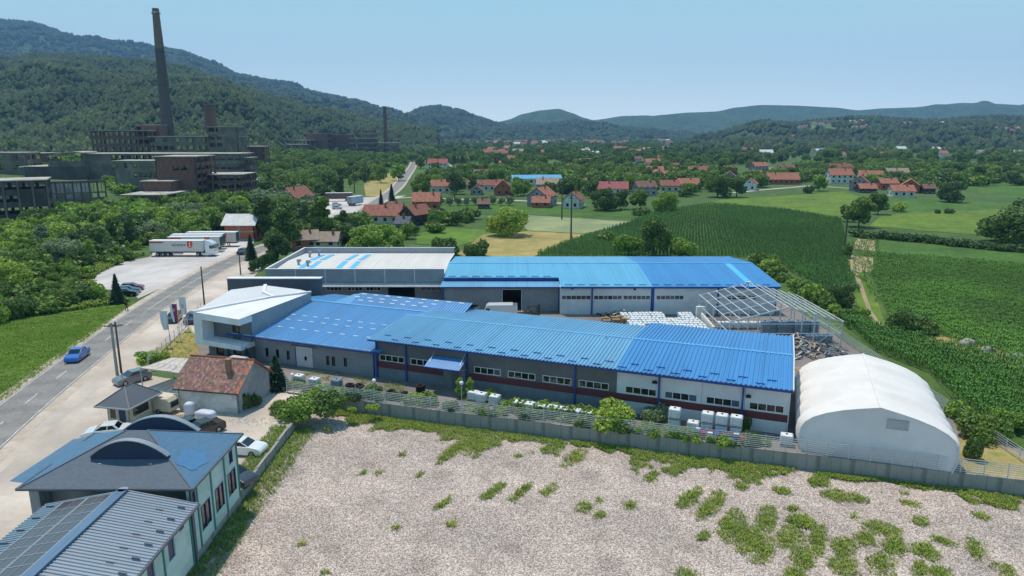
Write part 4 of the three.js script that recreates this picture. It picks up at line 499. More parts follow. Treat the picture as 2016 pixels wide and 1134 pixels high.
// ---------------------------------------------------------------- kiosk
{ const o = BF(0, 0); const t = thing('kiosk', 'small cream kiosk with dark grey hipped roof by the road', 'kiosk', [-42.6, 0, -69.3], -0.2); const W = 2.6, D = 3.4;
  part('wall', [bxm(0, 0, -D, 0.12, 2.4, 0), bxm(W - 0.12, 0, -D, W, 2.4, 0)], M.plasterCream, t); part('front_wall', holedWall(0, W, 0, 2.4, [[0.35, 0.8, 1.0, 2.2], [1.35, 0.05, 2.2, 2.2]], 0.0, 0.12), M.plasterCream, t); part('window', bxm(0.35, 0.8, -0.1, 1.0, 2.2, -0.06), M.glass, t); part('door', bxm(1.35, 0.05, -0.1, 2.2, 2.2, -0.05), std({ color: 0x1c3a63, roughness: 0.5 }), t); part('side_window', bxm(W - 0.02, 0.9, -2.9, W + 0.03, 2.1, -0.6), M.glass, t); part('back_wall', bxm(0, 0, -D, W, 2.4, -D + 0.12), M.plasterCream, t);
  const q = [V(-0.8, 2.3, 0.8), V(W + 0.8, 2.3, 0.8), V(W + 0.8, 2.3, -D - 0.8), V(-0.8, 2.3, -D - 0.8)], a = V(W / 2, 3.9, -1.3), b = V(W / 2, 3.9, -D + 0.9); const rm = metal(0x565d66, 0x666d76, 381, 0.6); const tri3 = (...l) => quadGeo(l.map(([x, y, z]) => [x, y, z, z])); part('roof', mg([tri3([q[0], q[1], a]), quadGeo([[q[1], q[2], b, a]]), tri3([q[2], q[3], b]), quadGeo([[q[3], q[0], a, b]])]), rm, t); part('roof_edge', [bar(q[0], q[1], 0.14), bar(q[1], q[2], 0.14), bar(q[2], q[3], 0.14), bar(q[3], q[0], 0.14)], M.steel, t); part('hip_cap', [bar(q[0], a, 0.1), bar(q[1], a, 0.1), bar(a, b, 0.1), bar(q[2], b, 0.1)], rm, t); }
// ---------------------------------------------------------------- carport with old sheet roof
{ const t = thing('carport', 'rusty steel carport with patched pale sheet roof', 'carport', [0, 0, 0]); const c = [[276.5, 724], [338, 704], [372, 706], [352, 734]].map(([x, y]) => G(x, y, 2.5)); const n = 5; M.sheet = noisy(0x9c958e, 0xcbc3ba, 4, 5, 5, 391);
  for (let i = 0; i < n; i++) { const f0 = i / n, f1 = (i + 0.97) / n, p = (a, b, f) => a.clone().lerp(b, f); const e = V(0, 0.03 * (i % 2), 0); part('roof_sheet', quadGeo([[p(c[0], c[3], f0).add(e), p(c[0], c[3], f1).add(e), p(c[1], c[2], f1).add(e), p(c[1], c[2], f0).add(e)]]), M.sheet, t); }
  for (let i = 0; i < 4; i++) part('post', bar(V(c[i].x, 0, c[i].z), V(c[i].x, 2.45, c[i].z), 0.09), M.steel, t); for (let i = 0; i < 4; i++) { const a = c[i].clone(), b = c[(i + 1) % 4].clone(); a.y = b.y = 2.42; const l = [bar(a, b, 0.07), bar(a.clone().setY(2.12), b.clone().setY(2.12), 0.05)]; for (let k = 0; k < 8; k++) l.push(bar(a.clone().lerp(b, k / 8).setY(2.12), a.clone().lerp(b, (k + 1) / 8).setY(2.42), 0.03)); part('truss', l, M.steel, t); } }
// ---------------------------------------------------------------- blue shingled building with arched dormers and the grey hall beside it
{ const t = thing('commercial_building', 'mint walled building with blue grey shingle roof and two arched dormers', 'building', [0, 0, 0]);
  const sh = (a, b, s) => std({ map: tex(512, (u, v) => { const row = Math.floor(v * 24), col = Math.floor((u + (row % 2) * 0.5 / 16) * 16), h = hash(((col % 16) + 16) % 16, row, s); const f = L3(rgb(a), rgb(b), 0.25 + 0.5 * h + 0.25 * tf(u, v, 5, 4, s)); const e = (v * 24) % 1 < 0.12 ? 0.86 : 1; return f.map(x => x * e); }, 5), bumpMap: lines(0.9, 4), bumpScale: 0.01, roughness: 0.75 });
  const blue = sh(0x426a88, 0x527a96, 401), slate = sh(0x505c69, 0x606c78, 402);
  const x0 = -35.1, x1 = -22.6, zf = -45.4, zb = -54.9, y = 5.45, pk = [-28.8, 7.7, -50.2], a = V(-29.5, 7.9, -50.1), b = V(-27.9, 7.9, -50.1);
  const q = [V(x0, y, zf), V(x1, y, zf), V(x1, y, zb), V(x0, y, zb)];
  part('roof_front', quadGeo([[q[0], q[1], b, a]]), slate, t); part('roof_side', quadGeo([[q[1], q[2], b, b]]), blue, t); part('roof_back', quadGeo([[q[2], q[3], a, b]]), blue, t); part('roof_side', quadGeo([[q[3], q[0], a, a]]), blue, t);
  part('repair_patch', (() => { const p = []; for (let i = 0; i < 26; i++) { const an = i / 26 * 6.283, r = 1 + 0.12 * Math.sin(i * 5.1); p.push([Math.cos(an) * r * 1.0, Math.sin(an) * r * 1.45]); } const n = b.clone().sub(q[1]).cross(q[2].clone().sub(q[1])).normalize(); if (n.y < 0) n.negate(); const g = polyGeo(p, 0); g.applyQuaternion(new THREE.Quaternion().setFromUnitVectors(V(0, 1, 0), n)); const c = q[1].clone().multiplyScalar(0.5).addScaledVector(q[2], 0.22).addScaledVector(b, 0.28).addScaledVector(n, 0.03); g.translate(c.x, c.y, c.z); return g; })(), sh(0x3d7098, 0x4a7ea6, 403), t);
  part('eave_gutter', [bar(q[0], q[1], 0.14), bar(q[1], q[2], 0.14), bar(q[2], q[3], 0.14), bar(q[3], q[0], 0.14)], M.anthracite, t); part('hip_cap', [bar(q[1].clone(), b, 0.12, 0.08), bar(q[2].clone(), b, 0.12, 0.08), bar(q[0].clone(), a, 0.12, 0.08)], slate, t);
  for (const [cx, z, yb, w] of [[-28.15, -47.7, 6.5, 5.7], [-28.3, -52.6, 6.3, 6.2]]) { const arc = [[-w / 2, yb - 0.6], [w / 2, yb - 0.6], [w / 2, yb + 0.35]]; for (let i = 1; i <= 14; i++) { const f = 1 - 2 * i / 15; arc.push([f * w / 2, yb + 0.35 + 1.25 * (1 - f * f)]); } arc.push([-w / 2, yb + 0.35]); const d = part('arched_dormer', prism(arc.map(p => [p[0] + cx, p[1]]), z - 0.3, z), std({ color: 0x27364d, roughness: 0.6 }), t); const l = []; for (let i = 0; i < 14; i++) { const f0 = -1 + 2 * i / 14, f1 = -1 + 2 * (i + 1) / 14, yy = f => yb + 0.4 + 1.25 * (1 - f * f); l.push(bar(V(cx + f0 * w / 2, yy(f0), z - 0.15), V(cx + f1 * w / 2, yy(f1), z - 0.15), 0.5, 0.07)); } part('arch_cap', l, M.steel, d); if (z > -50) for (const s of [-2, 1.7]) part('floodlight', [bx(cx + s, yb - 0.1, z + 0.25, 0.22, 0.2, 0.3)], M.galv, d); }
  // left lower wing roof
  part('wing_roof', quadGeo([[V(-37.2, 4.95, -47.6), V(-33.2, 5.2, -46.3), V(-32.4, 6.3, -52), V(-34.2, 6.1, -52)], [V(-37.2, 4.95, -47.6), V(-34.2, 6.1, -52), V(-34.6, 5.0, -56), V(-37, 4.9, -55)], [V(-34.2, 6.1, -52), V(-32.4, 6.3, -52), V(-32, 5.2, -56), V(-34.6, 5.0, -56)]]), blue, t);
  // walls
  const wx = -23.1, hw = [[-53.6, 3.6, -52.9, 4.7], [-53.9, 1.0, -52.3, 3.0], [-51.4, 1.0, -49.8, 3.0], [-48.9, 1.0, -47.3, 3.0], [-46.7, 3.6, -46, 4.8]]; const rot = g => g.rotateY(Math.PI / 2); part('side_wall', rot(holedWall(45.9, 54.5, 0, 5.4, hw.map(h => [-h[2], h[1], -h[0], h[3]]), 0, 0.25)).translate(wx, 0, 0), M.mint, t);
  for (const h of hw) { const f = part('window', [bxm(wx - 0.1, h[1], h[0], wx + 0.02, h[3], h[0] + 0.1), bxm(wx - 0.1, h[1], h[2] - 0.1, wx + 0.02, h[3], h[2]), bxm(wx - 0.1, h[1], (h[0] + h[2]) / 2 - 0.04, wx + 0.02, h[3], (h[0] + h[2]) / 2 + 0.04), bxm(wx - 0.1, h[3] - 0.1, h[0], wx + 0.021, h[3], h[2])], std({ color: 0x1d3560, roughness: 0.5 }), t); part('pane', bxm(wx - 0.09, h[1] + 0.02, h[0] + 0.05, wx - 0.05, h[3] - 0.05, h[2] - 0.05), M.glass, f); }
  part('front_wall', bxm(-34.4, 0, -47.6, wx - 0.26, 5.4, -47.35), M.plasterGrey, t); part('corner_pillar', bxm(-34.6, 0, -46.6, -33.9, 5.3, -45.9), M.plasterGrey, t); part('back_wall', bxm(-34.4, 0, -54.5, wx, 5.4, -54.3), M.mint, t); part('left_wall', bxm(-34.4, 0, -54.3, -34.2, 5.4, -46.2), M.mint, t); part('wing_wall', bxm(-36, 0, -55, -34.4, 4.8, -48), M.plasterGrey, t); for (const z of [-54.4, -51.8, -49.3, -46.9]) part('teal_pilaster', bxm(wx, 0, z - 0.09, wx + 0.07, 5.3, z + 0.09), M.teal, t); part('downpipe', bxm(wx, 0, -45.98, wx + 0.14, 5.35, -45.8), M.anthracite, t);
}
{ const t = thing('corrugated_hall', 'hall with silvery corrugated roof and solar panels in the near corner', 'hall', [0, 0, 0]);
  const xr = -22.2, xm = -27.3, xl = -32.9, zb = -45.2, zf = -18, ye = 4.5, yr = 5.55, U = V(0, 0, 1), L = zf - zb; M.silver = metal(0x8a97a4, 0x9aa6b1, 411, 0.35); M.silverL = metal(0x7e97a8, 0x8fa5b3, 412, 0.35);
  const d1 = V(xm - xr, yr - ye, 0), l1 = d1.length(); d1.normalize(); part('roof', ribSheet(V(xr, ye, zf), V(0, 0, -1), L, d1, l1, 0.3, 0.07, 0.5), M.silver, t); const d2 = V(xm - xl, yr - ye, 0), l2 = d2.length(); d2.normalize(); part('roof', ribSheet(V(xl, ye, zb), U, L, d2, l2, 0.3, 0.07, 0.5), M.silverL, t);
  part('ridge_cap', [bar(V(xm, yr + 0.12, zb + 0.2), V(xm, yr + 0.12, zf), 0.7, 0.1)], metal(0x55708c, 0x63809c, 413, 0.35), t); part('ridge_end', new THREE.CylinderGeometry(0.35, 0.35, 0.12, 14).translate(xm, yr + 0.11, zb + 0.2), M.silver, t); part('eave_gutter', bxm(xr, ye - 0.14, zb, xr + 0.14, ye, zf), M.anthracite, t);
  for (let i = 0; i < 16; i++) for (const [f, o] of [[0.14, 0], [0.36, 0.75]]) { const z = zb + 1 + i * 1.5 + o; part('snow_guard', bx(0, 0, 0, 0.5, 0.1, 0.07).rotateZ(-0.2).translate(xr + (xm - xr) * f, ye + (yr - ye) * f + 0.14, z), M.guard.clone(), t).material.color.set(0x6a7480); } for (let i = 0; i < 16; i++) part('snow_guard', bx(xl + 0.9, ye + 0.33, zb + 1 + i * 1.5, 0.5, 0.1, 0.07), M.anthracite, t);
  // solar panels, two rows of halves each
  M.solar = new THREE.MeshPhysicalMaterial({ color: 0x4c484a, roughness: 0.3, clearcoat: 0.7, clearcoatRoughness: 0.12 }); const fm = std({ color: 0xb9bdc0, roughness: 0.4, metalness: 0.4 });
  for (let r = 0; r < 17; r++) for (const [f0, f1] of [[0.30, 0.6], [0.62, 0.92]]) { const pt = (f, z, e) => V(xl + (xm - xl) * f, ye + (yr - ye) * f + e, z), z0 = zb + 0.7 + r * 1.16, z1 = z0 + 1.13; const p = part('solar_panel', (() => { const g = new THREE.BoxGeometry(1, 0.035, z1 - z0); g.scale(l2 * (f1 - f0) - 0.02, 1, 1); g.rotateZ(Math.atan2(yr - ye, xm - xl)); const c = pt((f0 + f1) / 2, (z0 + z1) / 2, 0.15); g.translate(c.x, c.y, c.z); return g; })(), M.solar, t); const l = [[f0, z0, f1, z0], [f0, z0, f0, z1], [f1, z0, f1, z1], [(f0 + f1) / 2, z0, (f0 + f1) / 2, z1]].map(([a, b, c, d]) => bar(pt(a, b, 0.18), pt(c, d, 0.18), a === c && a !== f0 && a !== f1 ? 0.015 : 0.04, 0.03)); part('panel_frame', l, fm, p); }
  const hw = [[-42.5, 2.2, -41.6, 3.9], [-39.8, 2.2, -38.9, 3.9], [-44, 3.4, -43.3, 3.9], [-36.5, 2.2, -35.6, 3.9], [-33.5, 2.2, -32.6, 3.9]]; part('side_wall', holedWall(18, 45.1, 0, 4.35, hw.map(h => [-h[2], h[1], -h[0], h[3]]), 0, 0.25).rotateY(Math.PI / 2).translate(-22.75, 0, 0), M.mint, t); for (const h of hw) part('window', bxm(-22.9, h[1], h[0], -22.85, h[3], h[2]), std({ color: 0x18305c, roughness: 0.3 }), t); part('back_wall', prism([[xl + 0.5, 0], [-22.8, 0], [-22.8, 4.4], [xm, 5.4], [xl + 0.5, 4.4]], -0.1, 0.1).translate(0, 0, zb + 0.3), M.mint, t); part('left_wall', bxm(xl + 0.5, 0, zb + 0.3, xl + 0.7, 4.4, zf), M.plasterGrey, t); for (const z of [-44.8, -40.9, -37.5, -34]) part('teal_pilaster', bxm(-22.75, 0, z - 0.08, -22.68, 4.3, z + 0.08), M.teal, t); part('downpipe', [bar(V(-22.2, 4.3, -45), V(-22.65, 3.8, -45), 0.12), bxm(-22.72, 0, -45.08, -22.58, 3.85, -44.92)], M.anthracite, t);
}
// ---------------------------------------------------------------- ruined factory on the left
M.ruin = noisy(0x645b50, 0x877b6d, 14, 4, 6, 421); M.ruinDark = noisy(0x443f3b, 0x5c554f, 14, 4, 6, 422); M.ruinBrick = std({ map: tex(512, (u, v) => { const row = Math.floor(v * 60), o = (row % 2) * 0.5, col = Math.floor(u * 24 + o), h = hash(col % 24, row, 7); const m = (v * 60) % 1 < 0.14 || ((u * 24 + o) % 1) < 0.07; return m ? rgb(0x7c7068) : L3(L3(rgb(0x6b4538), rgb(0x885a49), h), rgb(0x50463f), 0.7 * sst(0.45, 0.7, tf(u, v, 6, 5, 8))); }, 6), roughness: 0.95 }); M.ruinRoof = noisy(0x8a847b, 0xc4bdb0, 18, 5, 5, 423);
function ruin(label, P, turn, W, D, Hh, floors, baysF, baysR, m, o = {}) { // P: base point of the front right corner; walls with open window holes, floor slabs, flat roof
  const t = thing('ruined_building', label, 'ruin', P, turn); const fh = Hh / floors, hs = (Wd, bays, skip) => { const l = []; const bw = Wd / bays; for (let f = 0; f < floors; f++) for (let i = 0; i < bays; i++) { if (skip && skip(f, i)) continue; l.push([-Wd + i * bw + bw * 0.12, f * fh + fh * 0.32, -Wd + (i + 1) * bw - bw * 0.12, f * fh + fh * 0.86]); } return l; };
  part('front_wall', holedWall(-W, 0, -6, Hh, hs(W, baysF, o.skipF), 0, 0.5), o.frontMat || m, t); const rs = hs(D, baysR, o.skipR).map(h => [-h[2], h[1], -h[0], h[3]]); part('right_wall', holedWall(0, D, -6, Hh, rs, 0, 0.5).rotateY(Math.PI / 2), m, t); part('left_wall', holedWall(0, D, -6, Hh, rs, 0, 0.5).rotateY(Math.PI / 2).translate(-W + 0.5, 0, 0), m, t); part('back_wall', holedWall(-W, 0, -6, Hh, hs(W, baysF), -D + 0.5, 0.5), m, t);
  for (let f = 1; f < floors; f++) part('floor_slab', bxm(-W + 0.5, f * fh - 0.3, -D + 0.5, -0.5, f * fh, -0.5), M.ruinDark, t); part('roof_slab', bxm(-W - 0.4, Hh, -D - 0.3, 0.4, Hh + 0.35, 0.4), M.ruinRoof, t); 
  if (o.cols) for (let i = 0; i <= baysF; i++) part('column', bxm(-W + i * W / baysF - 0.25, -6, 0.001, -W + i * W / baysF + 0.25, Hh, 0.25), M.ruin, t);
  if (o.colsR) for (let i = 0; i <= baysR; i++) part('column', bxm(0.001, -6, -i * D / baysR - 0.25, 0.25, Hh, -i * D / baysR + 0.25), M.ruinDark, t);
  return t;
}
const at = (px, py, Z) => A(px, py, Z);
{ // positions: the roof corner seen in the photograph at an estimated distance
  const put = (px, pyTop, Z, Hh) => { const p = A(px, pyTop, Z); p.y -= Hh + 0.35; return p; };
  ruin('roofless concrete ruin with tall window openings at the left edge', put(90, 353, 232, 12), 0.5, 40, 16, 12, 3, 10, 4, M.ruinDark, { cols: true, skipF: (f, i) => f === 1 && i > 7 });
  { const a = put(206, 354, 300, 9), t = thing('ruined_building', 'long roofless facade of empty window openings beside the corner ruin', 'ruin', a, 0.62); const bays = 12, W = 36, l = []; for (let i = 0; i < bays; i++) { l.push([-W + i * 3 + 0.35, 4.6, -W + i * 3 + 1.4, 8.2], [-W + i * 3 + 1.65, 4.6, -W + i * 3 + 2.7, 8.2]); if (i % 3) l.push([-W + i * 3 + 0.4, 2.2, -W + i * 3 + 2.6, 3.9]); } part('front_wall', holedWall(-W, 0, -6, 9, l, 0, 0.5), M.ruin, t); part('cornice', bxm(-W, 9, -0.8, 0.2, 9.4, 0.3), M.ruin, t); part('rear_wall', bxm(-W - 6, -6, -14, -4, 8, -13.5), M.ruinRoof, t); part('rear_roof', bxm(-W - 6, 8, -22, -5, 8.4, -13), M.ruin, t); for (let i = 0; i <= bays; i++) part('column', bxm(-W + i * 3 - 0.18, -6, 0.001, -W + i * 3 + 0.18, 9, 0.22), M.ruinDark, t); part('inner_floor', bxm(-W, 1, -13.4, 0, 1.3, -0.6), M.ruinDark, t); }
  ruin('tall red brick ruin block with open side windows', put(384, 307.5, 305, 17), 0.02, 17.5, 21, 17, 5, 5, 4, M.ruinBrick, { skipF: (f, i) => !(f === 3 && (i === 2 || i === 3)), colsR: true });
  ruin('low brick ruin annex in front of the tall block', put(324, 383, 285, 6.2), 0.02, 17.5, 24, 6.2, 2, 5, 8, M.ruinBrick, { skipF: (f, i) => !(f === 1 && i === 2), skipR: (f) => f === 0 });
  ruin('small brick ruin box between annex and facade', put(338, 356, 300, 9), 0.02, 13, 8, 9, 2, 4, 2, M.ruinBrick, { skipF: () => true, skipR: () => true });
  ruin('three storey brick ruin wing right of the tall block', put(476, 343, 318, 10.5), 0.02, 20, 18, 10.5, 3, 6, 5, M.ruinBrick, { colsR: true, cols: true });
  ruin('small end ruin with pale roof right of the brick wing', put(493, 356.5, 330, 7.5), 0.02, 9, 12, 7.5, 2, 3, 3, M.ruinBrick, {});
  ruin('long grey ruin hall with bright flat roof in the middle', put(473, 302, 400, 15), 0.02, 90, 22, 15, 3, 22, 4, M.ruin, { skipF: (f, i) => f === 0 || i < 4 || (i > 8 && i < 16 && f === 1), frontMat: M.ruin });
  ruin('small ruin with pale roof at the right end of the long hall', put(490, 310, 405, 12), 0.02, 6, 14, 12, 2, 2, 3, M.ruin, {});
  ruin('low cream ruin with open colonnade among the trees', put(306, 316, 352, 9.5), 0.02, 21, 14, 9.5, 2, 9, 4, noisy(0x6e675c, 0x8e8576, 14, 4, 6, 424), { skipF: (f, i) => (f === 1 ? i > 4 || i % 2 : i < 4) });
  ruin('multi storey ruin slab at the far left of the chimney', put(292, 256, 490, 27), 0.02, 40, 22, 27, 5, 10, 4, M.ruinBrick, { cols: true, skipF: (f, i) => f === 0 });
  ruin('brick penthouse block on top of the ruin slab', put(311, 245.5, 500, 8), 0.02, 16, 14, 8, 1, 4, 3, M.ruinBrick, { skipF: (f, i) => i !== 0, skipR: () => true });
  ruin('long grey ruin power house in front of the tall chimney', put(470, 268, 486, 22), 0.02, 62, 20, 22, 4, 14, 4, M.ruin, { skipF: (f, i) => f === 0 || (f === 3 && i % 2) });
  ruin('square grey ruin tower carrying the short brick stack', put(466, 249, 482, 30), 0.02, 20, 16, 30, 6, 4, 5, M.ruin, { skipF: (f, i) => f < 3 || i > 1, skipR: (f, i) => i !== 2 });
  ruin('small brick ruin right of the power house', put(516, 288, 520, 16), 0.02, 17, 16, 16, 3, 4, 3, M.ruinBrick, { skipF: () => true });
  ruin('long low brick ruin at the left foot of the hill', put(94, 301, 440, 11), 0.05, 36, 14, 11, 2, 9, 3, M.ruinBrick, { skipF: (f, i) => i % 3 !== 1 });
  ruin('low grey ruin with pale flat roof at far left', put(50, 300, 400, 11), 0.05, 34, 14, 11, 2, 8, 3, M.ruin, { skipF: (f, i) => i % 2 });
  { const b = A(165, 322, 395), t = thing('ruined_building', 'ruin with pale curved barrel roof beside the long hall', 'ruin', b, 0.02); const arc = []; for (let i = 0; i <= 12; i++) { const f = i / 12; arc.push([-20 + 20 * f, 3 + 3.6 * Math.sin(Math.PI * (0.1 + 0.55 * f))]); } for (let i = 12; i >= 0; i--) arc.push([arc[i][0], arc[i][1] - 0.5]); part('barrel_roof', prism(arc, -16, 0), M.ruinRoof, t); part('wall', bxm(-20, -8, -0.5, 0, 1.5, 0), M.ruin, t); part('wall', bxm(-0.5, -8, -16, 0, 5, -0.5), M.ruin, t); for (let i = 0; i < 7; i++) part('broken_post', bxm(-19 + i * 3, 1.5, -0.4, -18.6 + i * 3, 2.2 + 0.8 * Math.sin(i * 2), 0), M.ruin, t); part('low_roof', bxm(-34, -2, -22, -20, -1.4, 4), M.ruinRoof, t); part('front_wall', bxm(-30, -9, 5, 4, -1.4, 5.5), M.ruinDark, t); }
  // far ruins below the thin chimney
  ruin('far dark brick ruin with pale roof left of the thin chimney', put(646, 262, 860, 26), 0.02, 27, 22, 26, 4, 6, 4, M.ruinBrick, { skipF: () => true }); ruin('far long brick ruin in the middle of the distant works', put(691, 265, 880, 26), 0.02, 28, 20, 26, 3, 6, 4, M.ruinBrick, { skipF: () => true, skipR: () => true }); ruin('far low ruin with bright roof at the left of the distant works', put(617, 275.5, 850, 16), 0.02, 24, 18, 16, 2, 6, 4, M.ruin, {}); ruin('far lowest ruin shed with bright roof among trees', put(602, 284, 830, 11), 0.02, 24, 16, 11, 2, 6, 3, M.ruin, {}); ruin('far grey ruin tower block beside the thin chimney', put(736, 255, 890, 30), 0.02, 21, 18, 30, 6, 5, 4, M.ruin, { skipF: (f) => f < 2 }); ruin('far grey ruin hall under the tower block', put(740, 272, 870, 18), 0.02, 34, 16, 18, 3, 8, 4, M.ruin, {}); ruin('far open concrete frame right of the thin chimney', put(783, 281, 880, 12), 0.02, 28, 14, 12, 2, 8, 4, M.ruin, {});
}
// chimneys
M.chimney = std({ map: tex(512, (u, v) => { const row = Math.floor(v * 64), h = hash(Math.floor(u * 32 + (row % 2) * 0.5), row, 3); return L3(L3(rgb(0x565049), rgb(0x6b635b), h), rgb(0x403b37), 0.5 * tf(u, v, 5, 4, 12)); }, 8), roughness: 0.95 });
function lathe(pts, seg = 32) { const g = new THREE.LatheGeometry(pts.map(p => new THREE.Vector2(...p)), seg), u = g.attributes.uv, P = g.attributes.position, R = pts[0][0]; for (let i = 0; i < u.count; i++) u.setXY(i, u.getX(i) * R * 6.283, P.getY(i)); return g; }
{ const top = A(308, 15, 500), bs = A(331, 262, 522), x = bs.x, z = bs.z, H0 = top.y - 4, t = thing('factory_chimney', 'very tall tapering dark factory chimney', 'chimney', [x, 4, z]); part('shaft', lathe([[4.7, 0], [4.55, 14], [3.1, H0 * 0.76]]), M.chimney, t); part('upper_shaft', lathe([[3.1, H0 * 0.76], [2.25, H0], [1.7, H0], [1.7, H0 - 3]]), noisy(0x6d5a50, 0x80695c, 6, 8, 4, 431), t); part('gallery', [new THREE.TorusGeometry(3.1, 0.18, 6, 28).rotateX(Math.PI / 2).translate(0, H0 - 3.4, 0), new THREE.TorusGeometry(3.1, 0.08, 5, 28).rotateX(Math.PI / 2).translate(0, H0 - 2.4, 0), new THREE.CylinderGeometry(3.1, 3.1, 0.15, 28).translate(0, H0 - 3.5, 0)], M.steel, t); for (let i = 0; i < 3; i++) part('iron_band', new THREE.TorusGeometry(3.2 + i * 0.5, 0.1, 5, 28).rotateX(Math.PI / 2).translate(0, H0 * (0.74 - i * 0.2), 0), M.dark, t); for (const s of [-1, 1]) part('lightning_rod', rod(V(s * 1.9, H0 - 0.2, 0), V(s * 1.9, H0 + 1.6, 0), 0.06), M.steel, t); }
{ const a = A(416, 250, 488), t = thing('brick_stack', 'short thick brick stack on the square ruin tower', 'chimney', [a.x, a.y - 4, a.z]); part('shaft', lathe([[4.1, 0], [3.7, 18.6], [3.1, 18.6], [3.1, 16]]), M.ruinBrick, t); part('crown', lathe([[3.75, 18.2], [3.95, 18.3], [3.95, 19.1], [3.2, 19.1]]), M.ruinDark, t); }
{ const a = A(757, 210, 900), b = A(760, 285, 905), t = thing('factory_chimney', 'thin brick chimney of the distant works', 'chimney', [b.x, -2, b.z]); const h = a.y + 2; part('shaft', lathe([[2.7, 0], [1.9, h], [1.4, h], [1.4, h - 2]], 24), noisy(0x5b443c, 0x6e5449, 6, 8, 4, 441), t); part('crown', lathe([[1.95, h - 1.4], [2.2, h - 1.2], [2.2, h + 0.2], [1.4, h + 0.2]], 24), M.ruinBrick, t); }
// ---------------------------------------------------------------- village houses
const roofMats = { o: noisy(0x8f5a47, 0xab735c, 5, 8, 5, 501), r: noisy(0x7e4c41, 0x97604f, 5, 8, 5, 502), b: noisy(0x6a5044, 0x816455, 5, 8, 5, 503), p: noisy(0x8c4c4c, 0xa35e5c, 5, 8, 5, 504), g: noisy(0x4c5057, 0x5f646a, 5, 8, 5, 505), w: noisy(0xc0bfbd, 0xd6d5d2, 5, 8, 4, 506), l: noisy(0x8d7a6c, 0xa39183, 5, 8, 5, 507) };
M.brickWall = noisy(0x96583f, 0xad6d52, 3, 12, 4, 511); const wallMats = { w: M.plasterWhite, g: M.plasterGrey, c: M.plasterCream, k: M.brickWall, d: M.ruinDark }; M.houseGlass = std({ color: 0x1d2226, roughness: 0.15 });
const footprints = [];
function houseAt(x, z, W, D, turn, wh, pitch, roof, wall, label, o = {}) {
  const t = thing('village_house', label, 'house', [x, groundH(x, z) + (o.y || 0), z], turn, o.group); if (!o.far) footprints.push([x, z, Math.max(W, D) * 0.62]);
  const rise = pitch * D / 2, hx = W / 2, ov = 0.5; const end = prism([[-D / 2, -1], [D / 2, -1], [D / 2, wh], [0, wh + rise], [-D / 2, wh]], -0.15, 0.15); // gable ends across local z
  part('wall', mg([end.clone().rotateY(Math.PI / 2).translate(hx - 0.15, 0, 0), end.clone().rotateY(Math.PI / 2).translate(-hx + 0.15, 0, 0), bxm(-hx, -1, D / 2 - 0.3, hx, wh, D / 2 - 0.001), bxm(-hx, -1, -D / 2 + 0.001, hx, wh, -D / 2 + 0.3)]), wallMats[wall], t);
  const e = D / 2 + ov, yE = wh + rise - pitch * e, rf = part('roof', mg([1, -1].map(s => { const g = new THREE.BoxGeometry(W + 2 * ov, 0.18, Math.hypot(e, pitch * e)); boxUV(g, W, 0.2, 8); g.rotateX(s * Math.atan(pitch)); g.translate(0, (yE + wh + rise) / 2 + 0.12, s * e / 2); return g; })), roofMats[roof], t);
  if (o.far) return t;
  part('chimney', bx(hx * (o.ch ?? 0.3), wh + rise + 0.25, D * 0.12, 0.55, 1.5, 0.55), M.brickWall, rf);
  const n = Math.max(2, Math.round(W / 3.2)), fl = wh > 4 ? 2 : 1; for (let f = 0; f < fl; f++) for (let i = 0; i < n; i++) { const wx = -hx + (i + 0.5) * W / n; const w = part('window', bx(wx, 1.5 + f * 2.7, D / 2 + 0.01, 1.1, 1.3, 0.06), M.houseGlass, t); part('sill', bx(wx, 0.8 + f * 2.7, D / 2 + 0.06, 1.25, 0.1, 0.14), M.frameWhite, w); }
  for (const s of [-1, 1]) for (let f = 0; f < fl + 1; f++) for (const zz of (f < fl ? [-D * 0.22, D * 0.22] : [0])) { const y = 1.5 + f * 2.7; if (f === fl && rise < 2) continue; part('window', bx(s * (hx + 0.01), f === fl ? wh + rise * 0.3 : y, zz, 0.06, f === fl ? 0.8 : 1.3, f === fl ? 0.8 : 1.1), M.houseGlass, t); }
  return t;
}
